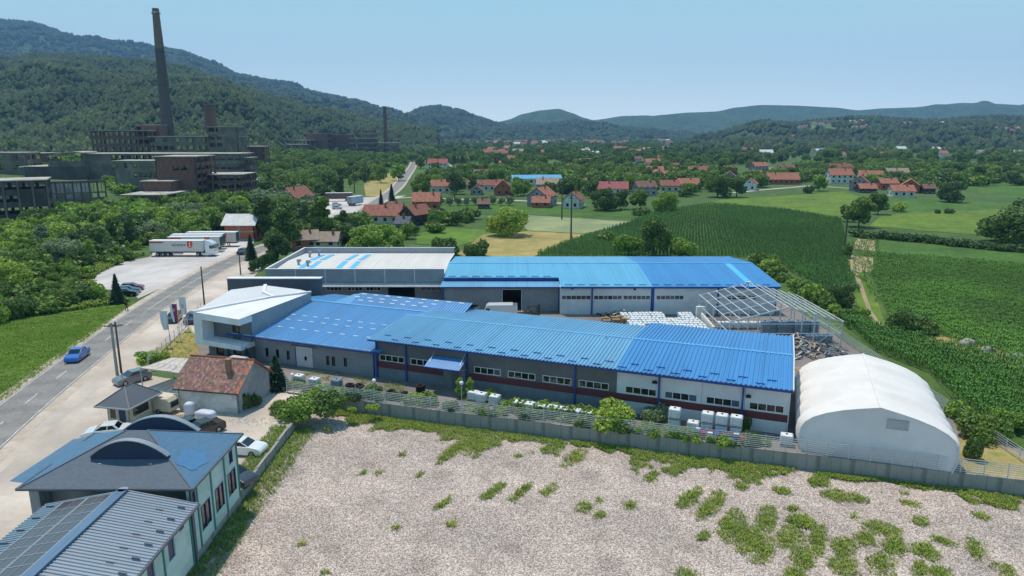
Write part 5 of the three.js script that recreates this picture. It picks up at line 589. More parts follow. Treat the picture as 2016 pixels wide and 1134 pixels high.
// [centre px, base py, width px, side (s) or gable (g) to the camera, roof, wall, storeys, label, turn]
const HS = [
  [866, 380, 40, 's', 'o', 'w', 1.3, 'white house with plain orange roof left of the dark round tree'], [862, 334, 38, 's', 'p', 'w', 2, 'white house with pink red roofs left of the valley road trees'], [882, 338, 18, 'g', 'w', 'w', 1.2, 'pale roofed annex beside the pink roofed house'],
  [950, 352, 34, 's', 'b', 'g', 1, 'brown roofed house above the long orange roofs'], [935, 374, 32, 's', 'b', 'c', 1, 'low house with mottled brown roof behind the garden trees'], [968, 376, 34, 's', 'r', 'w', 1.1, 'red roofed house left of the blue roofed workshop'], [990, 385, 40, 'g', 'r', 'k', 1.3, 'brick gable house with arched window by the lane'], [938, 384, 26, 'g', 'b', 'g', 0.8, 'tiny gabled shed by the lane'],
  [1068, 407, 50, 'g', 'o', 'g', 1.6, 'large grey gable house with steep orange roof by the field', 0.45], [1066, 410, 34, 's', 'o', 'k', 0.8, 'low brick lean-to in front of the large grey gable house'], [1078, 377, 42, 's', 'l', 'g', 1.4, 'half re-roofed grey brown house behind the gable house'], [1131, 411, 40, 'g', 'r', 'w', 1.3, 'white gable house with red brown roof beside the tall pole', 0.3],
  [1118, 374, 22, 's', 'o', 'c', 1, 'small orange roofed house above the white gable house'], [1145, 369, 20, 's', 'o', 'c', 1.2, 'small peaked orange house left of the long pink roof'], [1205, 382, 64, 's', 'p', 'w', 1, 'long low house with pinkish red roof'], [1271, 386, 40, 's', 'b', 'g', 1.6, 'tall grey house with two tone brown roof above the round tree', 0.15], [1320, 378, 36, 's', 'r', 'c', 1.2, 'red brown roofed house right of the two tone roof'], [1357, 377, 40, 's', 'o', 'g', 1.4, 'wide orange roofed house at the end of the round trees'],
  [1249, 359, 28, 's', 'b', 'c', 1, 'brown roofed house with white shed in front'], [1296, 352, 28, 'g', 'o', 'c', 1, 'small orange gable left of the long hedge'], [1328, 354, 44, 's', 'o', 'c', 0.9, 'long low orange house behind the clipped hedge'], [1291, 344, 32, 's', 'o', 'k', 1, 'orange roofed brick house behind the clipped hedge'], [1286, 332, 28, 's', 'o', 'w', 2, 'white two storey house with orange roof'], [1310, 330, 20, 'g', 'o', 'w', 1.8, 'white gabled house right of the white two storey house'], [1311, 320, 30, 's', 'p', 'w', 1.6, 'red roofed house farthest behind the white houses'], [1321, 337, 32, 's', 'r', 'k', 1.2, 'red roofed house right of the dark roofed barn'], [1272, 339, 28, 's', 'g', 'g', 1.2, 'dark slate roofed barn'], [1228, 328, 16, 's', 'o', 'w', 1.2, 'small white orange roofed house by an open shed'], [1244, 330, 16, 's', 'd' === 'x' ? 'g' : 'g', 'd', 1, 'open dark shed beside the small white house'],
  [1191, 335, 15, 'g', 'o', 'w', 1.2, 'pale pink house alone between dark trees'], [1121, 338, 18, 'g', 'r', 'g', 1.2, 'grey gable house in the trees, left of a pair'], [1145, 339, 22, 's', 'b', 'g', 1.2, 'brown roofed house in the trees, right of a pair'], [1156, 324, 28, 's', 'o', 'c', 1, 'double orange roof among tall trees'], [1180, 314, 14, 's', 'o', 'c', 1, 'small orange roof in the far trees'], [1255, 317, 16, 's', 'r', 'w', 1, 'small red roof behind the open shed'],
  [1375, 349, 38, 's', 'r', 'd', 1.6, 'large dark walled house with red roof'], [1404, 340, 20, 's', 'o', 'k', 1.2, 'orange roofed house right of the dark walled house'], [1438, 345, 24, 's', 'r', 'k', 1.6, 'tall red roofed house above the grey gable'], [1440, 363, 32, 'g', 'o', 'g', 1.6, 'bare grey gable house with orange lean-to', 0.3], [1496, 338, 30, 's', 'o', 'g', 1.6, 'grey house with orange roof on the village edge', 0.3], [1487, 351, 28, 's', 'o', 'c', 1, 'low orange house below the grey village edge house'], [1482, 375, 30, 'g', 'o', 'w', 1.3, 'white gable house by the pale lane', 0.4], [1527, 343, 20, 's', 'l', 'w', 1, 'pale grey roofed house in the middle row'], [1550, 342, 30, 's', 'r', 'w', 1.1, 'red roofed house behind the long orange house'], [1543, 363, 60, 's', 'o', 'k', 1.1, 'long orange roofed house beside the pale lane'], [1583, 346, 22, 's', 'b', 'g', 1, 'brown roofed house behind a dark round tree'], [1593, 356, 20, 's', 'b', 'w', 1.1, 'white house with brown roof behind the green tree'],
  [1629, 342, 22, 's', 'b', 'g', 1.3, 'brown roofed barn left of the biggest orange roof'], [1656, 344, 44, 's', 'r', 'w', 1.6, 'big red roofed house behind the biggest orange roof'], [1656, 361, 44, 's', 'o', 'w', 1.9, 'biggest orange roofed house on the right side of the village'], [1687, 343, 20, 's', 'p', 'c', 1.2, 'small pinkish roof right of the biggest orange roof'], [1717, 357, 42, 's', 'o', 'w', 1.1, 'white house with patchy orange roof and dormer', -0.2], [1769, 352, 44, 's', 'l', 'g', 1.3, 'grey house with pale weathered tile roof'], [1700, 376, 40, 'g', 'r', 'g', 1.5, 'grey gable house with red brown roof by the field', 0.5], [1712, 380, 32, 's', 'o', 'd', 0.8, 'low orange roofed shed at the field edge'], [1752, 374, 34, 's', 'o', 'k', 1.3, 'brick house with bright orange hipped roof'], [1801, 380, 40, 'g', 'o', 'k', 1.3, 'brick gable house with bright orange roof at the right', 0.5], [1781, 388, 42, 's', 'o', 'w', 1, 'small white house right at the field edge'], [1834, 382, 22, 's', 'b', 'd', 1, 'dark brown hut beside the big round bush'], [1695, 320, 20, 's', 'r', 'c', 1.3, 'red house in the far trees, left of two'], [1713, 314, 18, 'g', 'o', 'c', 1.3, 'orange house in the far trees, right of two'],
  [1938, 304, 26, 's', 'l', 'w', 1.2, 'long pale roofed building at the far right, left of three'], [1972, 302, 24, 's', 'o', 'w', 1.4, 'far right building with orange roof, middle of three'], [2003, 304, 26, 's', 'w', 'w', 1.3, 'white hall at the right edge of the valley'],
  [577, 404, 52, 'g', 'r', 'g', 1.3, 'grey gable house with red roof behind the roadside trees', 0.5], [753, 440, 74, 's', 'r', 'c', 1, 'long red roofed farm building behind the bright green tree'], [777, 423, 26, 's', 'b', 'c', 1, 'small brown roof behind the long farm building'], [816, 444, 46, 'g', 'r', 'd', 1.3, 'dark timber gable house with red roof', 0.6], [838, 414, 52, 's', 'o', 'k', 1.3, 'orange roofed house behind the timber gable house'], [848, 441, 26, 's', 'o', 'k', 0.9, 'small orange roofed extension of the timber house'], [792, 461, 26, 's', 'g', 'g', 1.1, 'grey shed with dark slate roof beside the bright green tree', -0.3],
  [592, 492, 50, 's', 'l', 'k', 0.9, 'old shed with sagging brown roof behind the white hall', 0.25], [636, 491, 50, 's', 'l', 'c', 0.7, 'second old shed with grey brown roof behind the white hall'], [627, 478, 34, 's', 'l', 'c', 0.7, 'narrow shed with grey sheet roof among the trees'], [952, 412, 22, 's', 'b', 'd', 0.7, 'low brown field hut near the big round tree'], [1010, 318, 22, 's', 'o', 'w', 1.2, 'orange roof deep in the trees above the blue workshop'], [992, 330, 18, 's', 'o', 'w', 1.3, 'white house half hidden behind tall trees'], [1060, 330, 24, 's', 'o', 'c', 1, 'orange roof left of the paired houses in the trees'], [900, 322, 24, 's', 'l', 'c', 1, 'pale roof behind the pink roofed house'], [925, 318, 22, 's', 'o', 'w', 1, 'orange roof right behind the pink roofed house'],
];
for (const [px, py, wpx, k, rf, wl, st, label, tn0 = 0] of HS) { const p = G(px, py), Z = camDepth(p), w = Math.min(22, wpx * Z / FPX); const wh = 2.6 * st + 0.3; if (k === 's') houseAt(p.x, p.z - 4, w, Math.min(9.5, Math.max(5, w * 0.75)), tn0 + rr(-0.12, 0.12), wh, rr(0.62, 0.8), rf, wl, label, { ch: rr(-0.6, 0.6) }); else houseAt(p.x, p.z - 5, Math.max(9, w), Math.min(10, w * 0.85), Math.PI / 2 - tn0, wh, rr(0.7, 0.9), rf, wl, label, { ch: rr(-0.5, 0.5) }); }
// blue roofed workshop in the village
{ const a = G(1010, 367), b = G(1106, 366), t = thing('workshop', 'white workshop with bright blue roof in the village', 'workshop', a, -Math.atan2(b.z - a.z, b.x - a.x)); const L = a.distanceTo(b), D = 11, h = 4.6, r = 6.4; footprints.push([(a.x + b.x) / 2, a.z - 5, 14]); part('wall', [bxm(0, -0.5, -0.3, L, h, 0), bxm(0, -0.5, -D, L, h, -D + 0.3)], M.plasterWhite, t); part('gable_wall', prism([[0, -0.5], [D, -0.5], [D, h], [D / 2, r], [0, h]], 0, 0.3).rotateY(Math.PI / 2), M.plasterWhite, t); part('gable_wall', prism([[0, -0.5], [D, -0.5], [D, h], [D / 2, r], [0, h]], 0, 0.3).rotateY(Math.PI / 2).translate(L - 0.3, 0, 0), M.plasterWhite, t); const d = V(0, r - h, -D / 2), l = d.length(); d.normalize(); for (const [x0, x1] of [[-0.4, L * 0.58], [L * 0.58, L + 0.4]]) { part('roof', ribSheet(V(x0, h - 0.1, 0.4), X, x1 - x0, d, l + 0.4, 0.6, 0.05), M.blueLight, t); part('roof', ribSheet(V(x0, h - 0.1, -D - 0.4), X, x1 - x0, V(0, d.y, -d.z), l + 0.4, 0.6, 0.05), M.blueLight, t); } for (let i = 0; i < 9; i++) part('window', bx(1.6 + i * L / 9.4, 2.8, 0.02, 1.9, 1.3, 0.06), M.houseGlass, t); part('ridge_vent', bx(L * 0.58, r + 0.3, -D / 2, 0.4, 0.6, 0.4), M.galv, t); }
// unfinished brick house with white roof beside the trucks
{ const p = G(472, 474), t = thing('brick_house', 'unplastered brick house with white metal roof beside the trucks', 'house', [p.x, 0, p.z - 4], 0.0), W = 8.8, D = 8, wh = 4.7, rise = 2.5; footprints.push([p.x, p.z - 4, 7]); const end = prism([[-D / 2, -0.3], [D / 2, -0.3], [D / 2, wh], [0, wh + rise], [-D / 2, wh]], -0.15, 0.15); part('wall', mg([bxm(-W / 2, -0.3, D / 2 - 0.3, W / 2, wh, D / 2), bxm(-W / 2, -0.3, -D / 2, W / 2, wh, -D / 2 + 0.3), end.clone().rotateY(Math.PI / 2).translate(W / 2 - 0.15, 0, 0), end.rotateY(Math.PI / 2).translate(-W / 2 + 0.15, 0, 0)]), M.brickWall, t); part('concrete_band', bxm(-W / 2 - 0.02, 2.5, D / 2, W / 2 + 0.02, 2.8, D / 2 + 0.03), M.concrete, t); part('concrete_base', bxm(-W / 2 - 0.03, -0.3, D / 2, W / 2 + 0.03, 0.6, D / 2 + 0.04), M.concrete, t); part('concrete_column', bxm(-0.2, 0.6, D / 2, 0.2, wh, D / 2 + 0.035), M.concrete, t); part('roof', mg([1, -1].map(s => { const e = D / 2 + 0.6, g = bx(0, 0, 0, W + 1.2, 0.16, Math.hypot(e, e * rise * 2 / D)); g.rotateX(s * Math.atan(rise * 2 / D)); g.translate(0, wh + rise - e * rise / D + 0.1, s * e / 2); return g; })), roofMats.w, t); for (const [z, y] of [[-2, 1.2], [1.2, 1.2], [-2, 4], [1.2, 4]]) part('window_shade_panel', bx(W / 2 + 0.01, y + 0.4, z, 0.06, 1.3, 1.1), M.dark, t); }  // dark boxes on the side wall paint the shade inside unglazed windows
// tiny houses far away on the plateau and in the town
{ const far = []; for (let i = 0; i < 46; i++) { const c = pick([[1690, 0.55], [1770, 0.66], [1800, 0.7], [1835, 0.68], [1590, 0.62], [1625, 0.6], [1910, 0.36], [1950, 0.4], [1985, 0.34], [2005, 0.36], [1560, 0.4]]), u = (c[0] + rr(-22, 22) - 1360) / 990, q = plateau(u, c[1] + rr(-0.06, 0.06)); far.push([q, 'plateau']); }
  for (let i = 0; i < 60; i++) { const px = rr(850, 1330), Z = rr(1500, 2700), q = A(px, 270, Z); q.y = 2; far.push([q, 'town']); } for (let i = 0; i < 34; i++) { const px = rr(940, 1900), Z = rr(780, 1400), q = A(px, 280, Z); q.y = 0; far.push([q, 'valley']); }
  const L = { plateau: ['small red roofed house on the wooded plateau', 'houses on the plateau'], town: ['tiny red or pale roofed house of the distant town', 'houses of the distant town'], valley: ['small house half hidden in the valley trees', 'houses in the valley trees'] };
  for (const [q, k] of far) { const o = houseAt(q.x, q.z, rr(11, 17), rr(9, 11), rr(-0.6, 0.6), k === 'town' ? rr(5, 9) : rr(4, 6.5), 0.65, pick(['o', 'o', 'r', 'l', 'o', 'w']), pick(['w', 'w', 'c', 'g']), L[k][0], { far: true, group: L[k][1] }); o.position.y = q.y + (k === 'plateau' ? 2.5 : 1.5); } }

// ---------------------------------------------------------------- vehicles
const paint = (c, r = 0.25) => new THREE.MeshPhysicalMaterial({ color: c, roughness: r, metalness: 0.1, clearcoat: 0.8, clearcoatRoughness: 0.08 });
M.tyre = std({ color: 0x17181a, roughness: 0.9 }); M.rim = std({ color: 0x9a9da0, roughness: 0.35, metalness: 0.7 }); M.carGlass = new THREE.MeshPhysicalMaterial({ color: 0x0d1215, roughness: 0.05, clearcoat: 1 }); M.lampGlass = std({ color: 0xd8dcde, roughness: 0.15 }); M.tail = std({ color: 0x8c1518, roughness: 0.2 });
function extr(pts, w, bev) { const s = new THREE.Shape(); pts.forEach((p, i) => i ? s.lineTo(...p) : s.moveTo(...p)); const g = new THREE.ExtrudeGeometry(s, { depth: w - 2 * bev, bevelEnabled: true, bevelThickness: bev, bevelSize: bev * 0.6, bevelSegments: 2 }); g.translate(0, 0, -w / 2 + bev); return g; }
function wheel(parent, x, z, r = 0.32, w = 0.22) { const g = new THREE.CylinderGeometry(r, r, w, 20).rotateX(Math.PI / 2).translate(x, r, z); const o = part('wheel', g, M.tyre, parent); part('rim', new THREE.CylinderGeometry(r * 0.62, r * 0.62, w + 0.02, 14).rotateX(Math.PI / 2).translate(x, r, z), M.rim, o); return o; }
function makeCar(label, pos, turn, color, type = 'hatch', category = 'car') { // local +x is forward
  const t = thing('parked_car', label, category, pos, turn), p = paint(color), L = type === 'sedan' ? 4.4 : type === 'van' ? 4.6 : 4.05, h = L / 2, W = 1.74, tall = type === 'van' ? 1.8 : 1.46;
  const body = [[-h, 0.42], [-h + 0.05, 0.25], [-h + 0.45, 0.24], [-h + 0.5, 0.42], [-h + 0.62, 0.6], [-h + 0.82, 0.67], [-h + 1.02, 0.6], [-h + 1.14, 0.42], [-h + 1.19, 0.22], [h - 1.24, 0.22], [h - 1.18, 0.42], [h - 1.06, 0.6], [h - 0.86, 0.67], [h - 0.66, 0.6], [h - 0.54, 0.42], [h - 0.5, 0.24], [h - 0.06, 0.25], [h, 0.42], [h - 0.02, 0.62], [h - 0.14, 0.76], [h - 0.42, 0.86], [h - 1.0, 0.96], [-h + (type === 'sedan' ? 0.75 : 0.12), 1.0], [-h + 0.1, 0.98], [-h + 0.02, 0.86]];
  part('body', extr(body, W, 0.09), p, t);
  const r0 = type === 'sedan' ? -h + 0.75 : -h + 0.12, roofA = type === 'sedan' ? -h + 1.35 : -h + 0.5, roofB = h - 1.95, nose = h - 0.98; const cab = [[r0, 0.9], [nose, 0.86], [roofB, tall - 0.05], [roofA, tall - 0.06]]; const gh = extr(cab, W - 0.2, 0.1), P = gh.attributes.position; for (let i = 0; i < P.count; i++) { const k = (P.getY(i) - 0.88) / (tall - 0.88); P.setZ(i, P.getZ(i) * (1 - 0.14 * Math.max(0, k))); } gh.computeVertexNormals(); part('windows', gh, M.carGlass, t);
  const rfw = (W - 0.2) * 0.86 + 0.03; part('roof', new RoundedBoxGeometry(roofB - roofA + 0.2, 0.09, rfw, 2, 0.04).translate((roofA + roofB) / 2, tall - 0.03, 0), p, t);
  for (const s of [-1, 1]) { const zb = s * (W / 2 - 0.1), zt = s * rfw / 2; part('pillars', [bar(V(nose, 0.88, zb), V(roofB, tall - 0.03, zt), 0.06), bar(V((roofA + roofB) / 2 + 0.1, 0.88, zb), V((roofA + roofB) / 2, tall - 0.03, zt), 0.07), bar(V(r0 + 0.1, 0.9, zb), V(roofA, tall - 0.03, zt), 0.13)], p, t); part('headlight', new RoundedBoxGeometry(0.3, 0.16, 0.36, 2, 0.05).translate(h - 0.2, 0.66, s * 0.62), M.lampGlass, t); part('tail_light', new RoundedBoxGeometry(0.12, 0.24, 0.26, 2, 0.04).translate(-h + 0.06, 0.78, s * 0.68), M.tail, t); part('mirror', new RoundedBoxGeometry(0.12, 0.13, 0.2, 2, 0.04).translate(nose - 0.25, 0.98, s * (W / 2 + 0.05)), p, t); for (const x of [-h + 0.82, h - 0.86]) wheel(t, x, s * (W / 2 - 0.13)); }
  part('bumper', [bxm(h - 0.08, 0.28, -0.7, h + 0.02, 0.44, 0.7)], M.dark, t); part('number_plate', bxm(h + 0.02, 0.34, -0.25, h + 0.035, 0.45, 0.25), M.frameWhite, t); return t;
}
const heading = (a, b) => -Math.atan2(b.z - a.z, b.x - a.x); // turn that points local +x from a to b
makeCar('blue saloon car driving towards the camera on the road', [-59.4, 0.05, -91.6], heading(V(-62.6, 0, -111.6), V(-58.3, 0, -88.8)), 0x1b63b5, 'sedan').name = numbered('driving_car');
makeCar('dark blue car on the road beside the trucks', [-69.2, 0.05, -178], heading(V(-67.6, 0, -190), V(-68.2, 0, -162)), 0x16233f, 'hatch').name = numbered('driving_car');
makeCar('red parked car at the left edge of the truck lot', G(261, 571), 0.25, 0x7c1220, 'hatch'); makeCar('black parked car nearest the conifer by the lot', G(249, 582), 0.2, 0x14181d, 'hatch'); makeCar('dark teal parked car between red and black ones', G(254, 577), 0.25, 0x1e3a42, 'hatch');
makeCar('grey hatchback parked beside the carport', G(261, 752), heading(V(-38, 0, -84), V(-42, 0, -79)), 0x6e747a, 'hatch'); makeCar('white saloon car parked beside the kiosk', G(212, 860), heading(V(0, 0, 0), V(-2, 0, 0.5)), 0xd9dcdc, 'sedan'); makeCar('dark green car parked behind the arched dormers, left one', G(352, 856), heading(V(0, 0, 0), V(-0.8, 0, 1)), 0x16302c, 'hatch'); makeCar('black saloon parked behind the arched dormers, right one', G(398, 856), heading(V(0, 0, 0), V(-0.75, 0, 1)), 0x101214, 'sedan'); makeCar('white hatchback parked right of the blue shingle roof', G(481, 892), heading(V(0, 0, 0), V(1, 0, 0.12)), 0xe2e4e4, 'hatch'); makeCar('dark grey car half hidden behind the mint wall', G(462, 950), heading(V(0, 0, 0), V(0.9, 0, 0.4)), 0x33383f, 'hatch');
makeCar('white van parked beside the wall of the lower hall', BF(-17.6, -4.2), TH, 0xd5d8d8, 'van', 'van'); makeCar('white car half hidden behind conifers by the office', BF(-21.5, -6.5), TH + 0.3, 0xcfd6cf, 'hatch'); makeCar('black car parked behind the flagpoles', G(343, 632), heading(V(-56, 0, -110), V(-53, 0, -95)), 0x17191c, 'hatch'); makeCar('dark blue car parked in front of the office', G(378, 634), heading(V(-56, 0, -112), V(-53, 0, -96)), 0x20283a, 'hatch'); makeCar('wine red car parked by the roadside yard', G(670, 436), 0.1, 0x6d1522, 'hatch'); makeCar('white car in the roadside yard, rear one', G(663, 405), 0.2, 0xd3d6d6, 'hatch'); makeCar('silver car in the roadside yard, front one', G(664, 412), 0.2, 0xa8adb1, 'hatch'); makeCar('white car on the storage lot behind the bright tree, left one', G(688, 456), 0.4, 0xd8dada, 'hatch'); makeCar('white car on the storage lot behind the bright tree, right one', G(700, 451), 0.4, 0xdcdede, 'hatch');
// articulated trucks with printed side curtains
const truckPrint = (() => { const c = document.createElement('canvas'); c.width = 2048; c.height = 448; const x = c.getContext('2d'); x.fillStyle = '#cfcac2'; x.fillRect(0, 0, 2048, 448); for (let i = 0; i < 2048; i += 34) { x.fillStyle = i % 68 ? 'rgba(190,184,176,0.35)' : 'rgba(220,216,210,0.35)'; x.fillRect(i, 0, 17, 448); } x.fillStyle = '#c4472b'; x.beginPath(); x.moveTo(0, 20); x.lineTo(560, 20); x.lineTo(510, 88); x.lineTo(0, 88); x.fill(); x.fillStyle = '#d2431f'; x.beginPath(); x.moveTo(1450, 0); x.lineTo(1660, 0); x.lineTo(1660, 240); x.lineTo(1555, 318); x.lineTo(1450, 240); x.fill(); x.strokeStyle = '#f2e4da'; x.lineWidth = 20; x.beginPath(); x.moveTo(1510, 210); x.lineTo(1555, 250); x.lineTo(1600, 210); x.moveTo(1555, 240); x.lineTo(1555, 70); x.lineTo(1520, 110); x.stroke(); x.fillStyle = '#23262b'; x.font = 'bold 150px sans-serif'; x.fillText('NÜNNER', 860, 230, 540); x.fillStyle = '#c9a08c'; x.font = '44px sans-serif'; x.fillText('LOGISTICS', 1010, 308, 320); const t = new THREE.CanvasTexture(c); t.colorSpace = THREE.SRGBColorSpace; return t; })();
const curtain = std({ map: truckPrint, roughness: 0.6 }); const white = paint(0xdfe2e4, 0.3);
function truck(label, pos, turn, tractor) { const t = thing(tractor ? 'articulated_truck' : 'truck_trailer', label, tractor ? 'truck' : 'trailer', pos, turn), L = 13.4; // front at +x, trailer from -L to 0
  part('trailer_box', bxm(-L, 1.25, -1.22, 0, 3.9, 1.22), roofMats.w, t); part('trailer_roof', bxm(-L - 0.03, 3.9, -1.26, 0.03, 4.0, 1.26), M.frameWhite, t); for (const s of [1, -1]) { const g = new THREE.PlaneGeometry(L - 0.1, 2.5); if (s < 0) g.rotateY(Math.PI); g.translate(-L / 2, 2.6, s * 1.235); part('side_curtain', g, curtain, t); } part('chassis', [bxm(-L, 0.95, -1.2, 0, 1.24, 1.2)], std({ color: 0x1f3436, roughness: 0.7 }), t); for (const x of [-L + 1.8, -L + 3.1, -L + 4.4]) for (const s of [-1, 1]) wheel(t, x, s * 1.0, 0.5, 0.36); part('side_guard', bxm(-7.8, 0.5, 1.0, -5.2, 0.95, 1.1), M.galv, t); if (!tractor) { part('landing_leg', [bxm(-2.6, 0, 0.6, -2.4, 1, 0.8), bxm(-2.6, 0, -0.8, -2.4, 1, -0.6)], M.steel, t); part('front_panel', bxm(0.02, 1.5, -1.1, 0.1, 3.8, 1.1), std({ color: 0x27494a, roughness: 0.6 }), t); return t; }
  part('cab', extr([[0.55, 0.55], [2.75, 0.45], [2.85, 1.2], [2.75, 2.2], [2.5, 3.1], [2.2, 3.45], [0.6, 3.5]], 2.45, 0.1), white, t); part('roof_deflector', extr([[0.6, 3.5], [2.1, 3.45], [1.5, 3.85], [0.6, 3.95]], 2.2, 0.08), white, t); part('windscreen', extr([[2.74, 2.1], [2.85, 2.1], [2.62, 2.95], [2.5, 2.95]], 2.2, 0.03), M.carGlass, t); for (const s of [-1, 1]) { part('side_window', bxm(1.6, 2.0, s * 1.22, 2.5, 2.8, s * 1.27), M.carGlass, t); part('mirror', bx(2.75, 2.5, s * 1.45, 0.15, 0.6, 0.2), M.dark, t); part('headlight', bx(2.85, 0.75, s * 0.95, 0.08, 0.2, 0.35), M.lampGlass, t); wheel(t, 1.75, s * 1.02, 0.5, 0.36); wheel(t, -1.4, s * 1.0, 0.5, 0.4); part('skirt', bxm(-0.6, 0.45, s * 1.05, 0.9, 0.95, s * 1.18), M.galv, t); } part('tractor_frame', bxm(-2.2, 0.6, -0.45, 1, 0.95, 0.45), M.dark, t); return t; }
truck('truck with white cab and printed curtain trailer, front one of the lot', [-77.6, 0.03, -175.3], 0.0, true); truck('parked trailer with orange emblem, second row behind the white cab truck', [-76.3, 0.03, -182.4], 0.03, false); truck('parked trailer seen mostly as a pale roof, third row of the lot', [-77.4, 0.03, -186.6], 0.03, false); truck('parked trailer with orange emblem nearest the brick house', [-75.4, 0.03, -191], 0.03, false);
{ const p = G(700, 404), t = thing('box_trailer', 'pale blue box trailer standing at the road bend', 'trailer', p, 1.15); part('box', bxm(-4.2, 1.1, -1.2, 4.2, 3.9, 1.2), noisy(0x9fb0c0, 0xb6c4d0, 5, 5, 4, 521), t); part('box_roof', bxm(-4.25, 3.9, -1.25, 4.25, 3.98, 1.25), M.frameWhite, t); part('chassis', bxm(-4.2, 0.8, -0.9, 4.2, 1.1, 0.9), M.dark, t); for (const x of [-3, -1.8]) for (const s of [-1, 1]) wheel(t, x, s * 0.95, 0.45, 0.3); part('rear_frame', bxm(-4.24, 1.1, -1.22, -4.2, 3.9, 1.22), M.steel, t); }
{ const p = G(668, 396), t = thing('box_trailer', 'long dark red ended trailer behind the pale blue box', 'trailer', p, 0.15); part('box', bxm(-6, 1.1, -1.2, 6, 3.8, 1.2), noisy(0x5d4a4c, 0x77605f, 5, 5, 4, 522), t); part('box_roof', bxm(-6.05, 3.8, -1.25, 6.05, 3.88, 1.25), M.frameWhite, t); part('rear_panel', bxm(6, 1.1, -1.2, 6.05, 3.8, 1.2), std({ color: 0x7c2630 }), t); for (const x of [3, 4.4]) for (const s of [-1, 1]) wheel(t, x, s * 0.95, 0.45, 0.3); }
{ const t = thing('delivery_van', 'white delivery van with open rear doors in the yard', 'van', [-2.6, 0.015, -113.3], Math.PI + 0.0), p = paint(0xdedfe0, 0.3); part('body', extr([[-2.7, 0.4], [2.9, 0.4], [2.95, 0.95], [2.2, 1.25], [1.6, 2.25], [1.3, 2.45], [-2.7, 2.5]], 2.0, 0.1), p, t); part('windscreen', extr([[2.2, 1.3], [2.28, 1.28], [1.68, 2.2], [1.6, 2.2]], 1.7, 0.02), M.carGlass, t); for (const s of [-1, 1]) { part('side_window', bxm(1.05, 1.35, s * 0.98, 1.75, 1.95, s * 1.02), M.carGlass, t); for (const x of [-1.7, 2.0]) wheel(t, x, s * 0.85, 0.34, 0.24); part('rear_door', bxm(-3.5, 0.5, s * 0.98, -2.72, 2.4, s * 1.03), p, t); part('headlight', bx(2.9, 0.85, s * 0.75, 0.1, 0.2, 0.3), M.lampGlass, t); } part('cargo_shade_plate', bxm(-2.76, 0.5, -0.9, -2.72, 2.4, 0.9), M.dark, t); }  // dark plate over the closed rear paints in the shade of the hold
{ const t = thing('forklift', 'small dark forklift behind the white delivery van', 'forklift', [3.6, 0.015, -113.6], 0.2); part('body', extr([[-1, 0.3], [0.8, 0.3], [0.8, 0.8], [0, 0.9], [-0.3, 1.2], [-1.1, 1.2]], 1.1, 0.06), std({ color: 0x5a4a1c, roughness: 0.5 }), t); part('mast', [bxm(0.9, 0.1, -0.4, 1, 2.3, -0.3), bxm(0.9, 0.1, 0.3, 1, 2.3, 0.4), bxm(0.9, 2.2, -0.3, 1, 2.3, 0.3)], M.dark, t); part('overhead_guard', [bxm(-0.9, 2.0, -0.5, 0.6, 2.06, 0.5), bar(V(0.6, 0.8, -0.45), V(0.5, 2, -0.45), 0.06), bar(V(0.6, 0.8, 0.45), V(0.5, 2, 0.45), 0.06), bar(V(-0.9, 1.2, 0.45), V(-0.85, 2, 0.45), 0.06), bar(V(-0.9, 1.2, -0.45), V(-0.85, 2, -0.45), 0.06)], M.dark, t); part('fork', [bxm(1, 0.1, -0.35, 2, 0.15, -0.22), bxm(1, 0.1, 0.22, 2, 0.15, 0.35)], M.steel, t); for (const x of [-0.65, 0.5]) for (const s of [-1, 1]) wheel(t, x, s * 0.45, 0.28, 0.2); }
{ const t = thing('small_trailer', 'cream flat topped caravan box beside the kiosk', 'trailer', [-38.6, 0.02, -73.0], -0.25); part('box', extr([[-1.5, 0.4], [1.5, 0.4], [1.5, 1.5], [1.2, 1.8], [-1.2, 1.8], [-1.5, 1.5]], 1.7, 0.06), M.plasterCream, t); part('window', bxm(1.5, 0.8, -0.6, 1.56, 1.4, 0.6), M.glass, t); for (const s of [-1, 1]) wheel(t, 0, s * 0.75, 0.3, 0.2); part('drawbar', bar(V(-1.5, 0.45, 0), V(-2.4, 0.4, 0), 0.08), M.steel, t); }
// ---------------------------------------------------------------- containers, tyres, pallets and other loose things
M.tote = noisy(0xcfd3d5, 0xe4e7e8, 2, 4, 3, 601, { roughness: 0.4 }); M.toteBlue = std({ color: 0x6e8496, roughness: 0.5 }); M.pallet = noisy(0x8d7350, 0xb0946c, 1.2, 8, 3, 602);
function tote(pos, turn, label, group, m) { const t = thing('liquid_tote', label, 'container', pos, turn, group); part('tank', new RoundedBoxGeometry(1.1, 0.98, 0.95, 2, 0.08).translate(0, 0.66, 0), m || M.tote, t); const l = []; for (const y of [0.3, 0.65, 1.0]) l.push(bxm(-0.58, y, 0.49, 0.58, y + 0.03, 0.52), bxm(-0.58, y, -0.52, 0.58, y + 0.03, -0.49), bxm(-0.6, y, -0.5, -0.57, y + 0.03, 0.5), bxm(0.57, y, -0.5, 0.6, y + 0.03, 0.5)); for (let i = 0; i < 5; i++) { const x = -0.56 + i * 0.28; l.push(bxm(x - 0.012, 0.16, 0.495, x + 0.012, 1.12, 0.518), bxm(x - 0.012, 0.16, -0.518, x + 0.012, 1.12, -0.495)); } part('cage', l, M.galv, t); part('pallet', [bxm(-0.6, 0, -0.5, 0.6, 0.14, 0.5)], M.steel, t); part('cap', new THREE.CylinderGeometry(0.11, 0.11, 0.07, 12).translate(0, 1.18, 0), M.dark, t); return t; }
let toteProto = null; const putTote = (pos, turn, label, group) => { if (!toteProto) { toteProto = tote(pos, turn, label, group); return toteProto; } return dup(toteProto, pos, turn, label, group); };
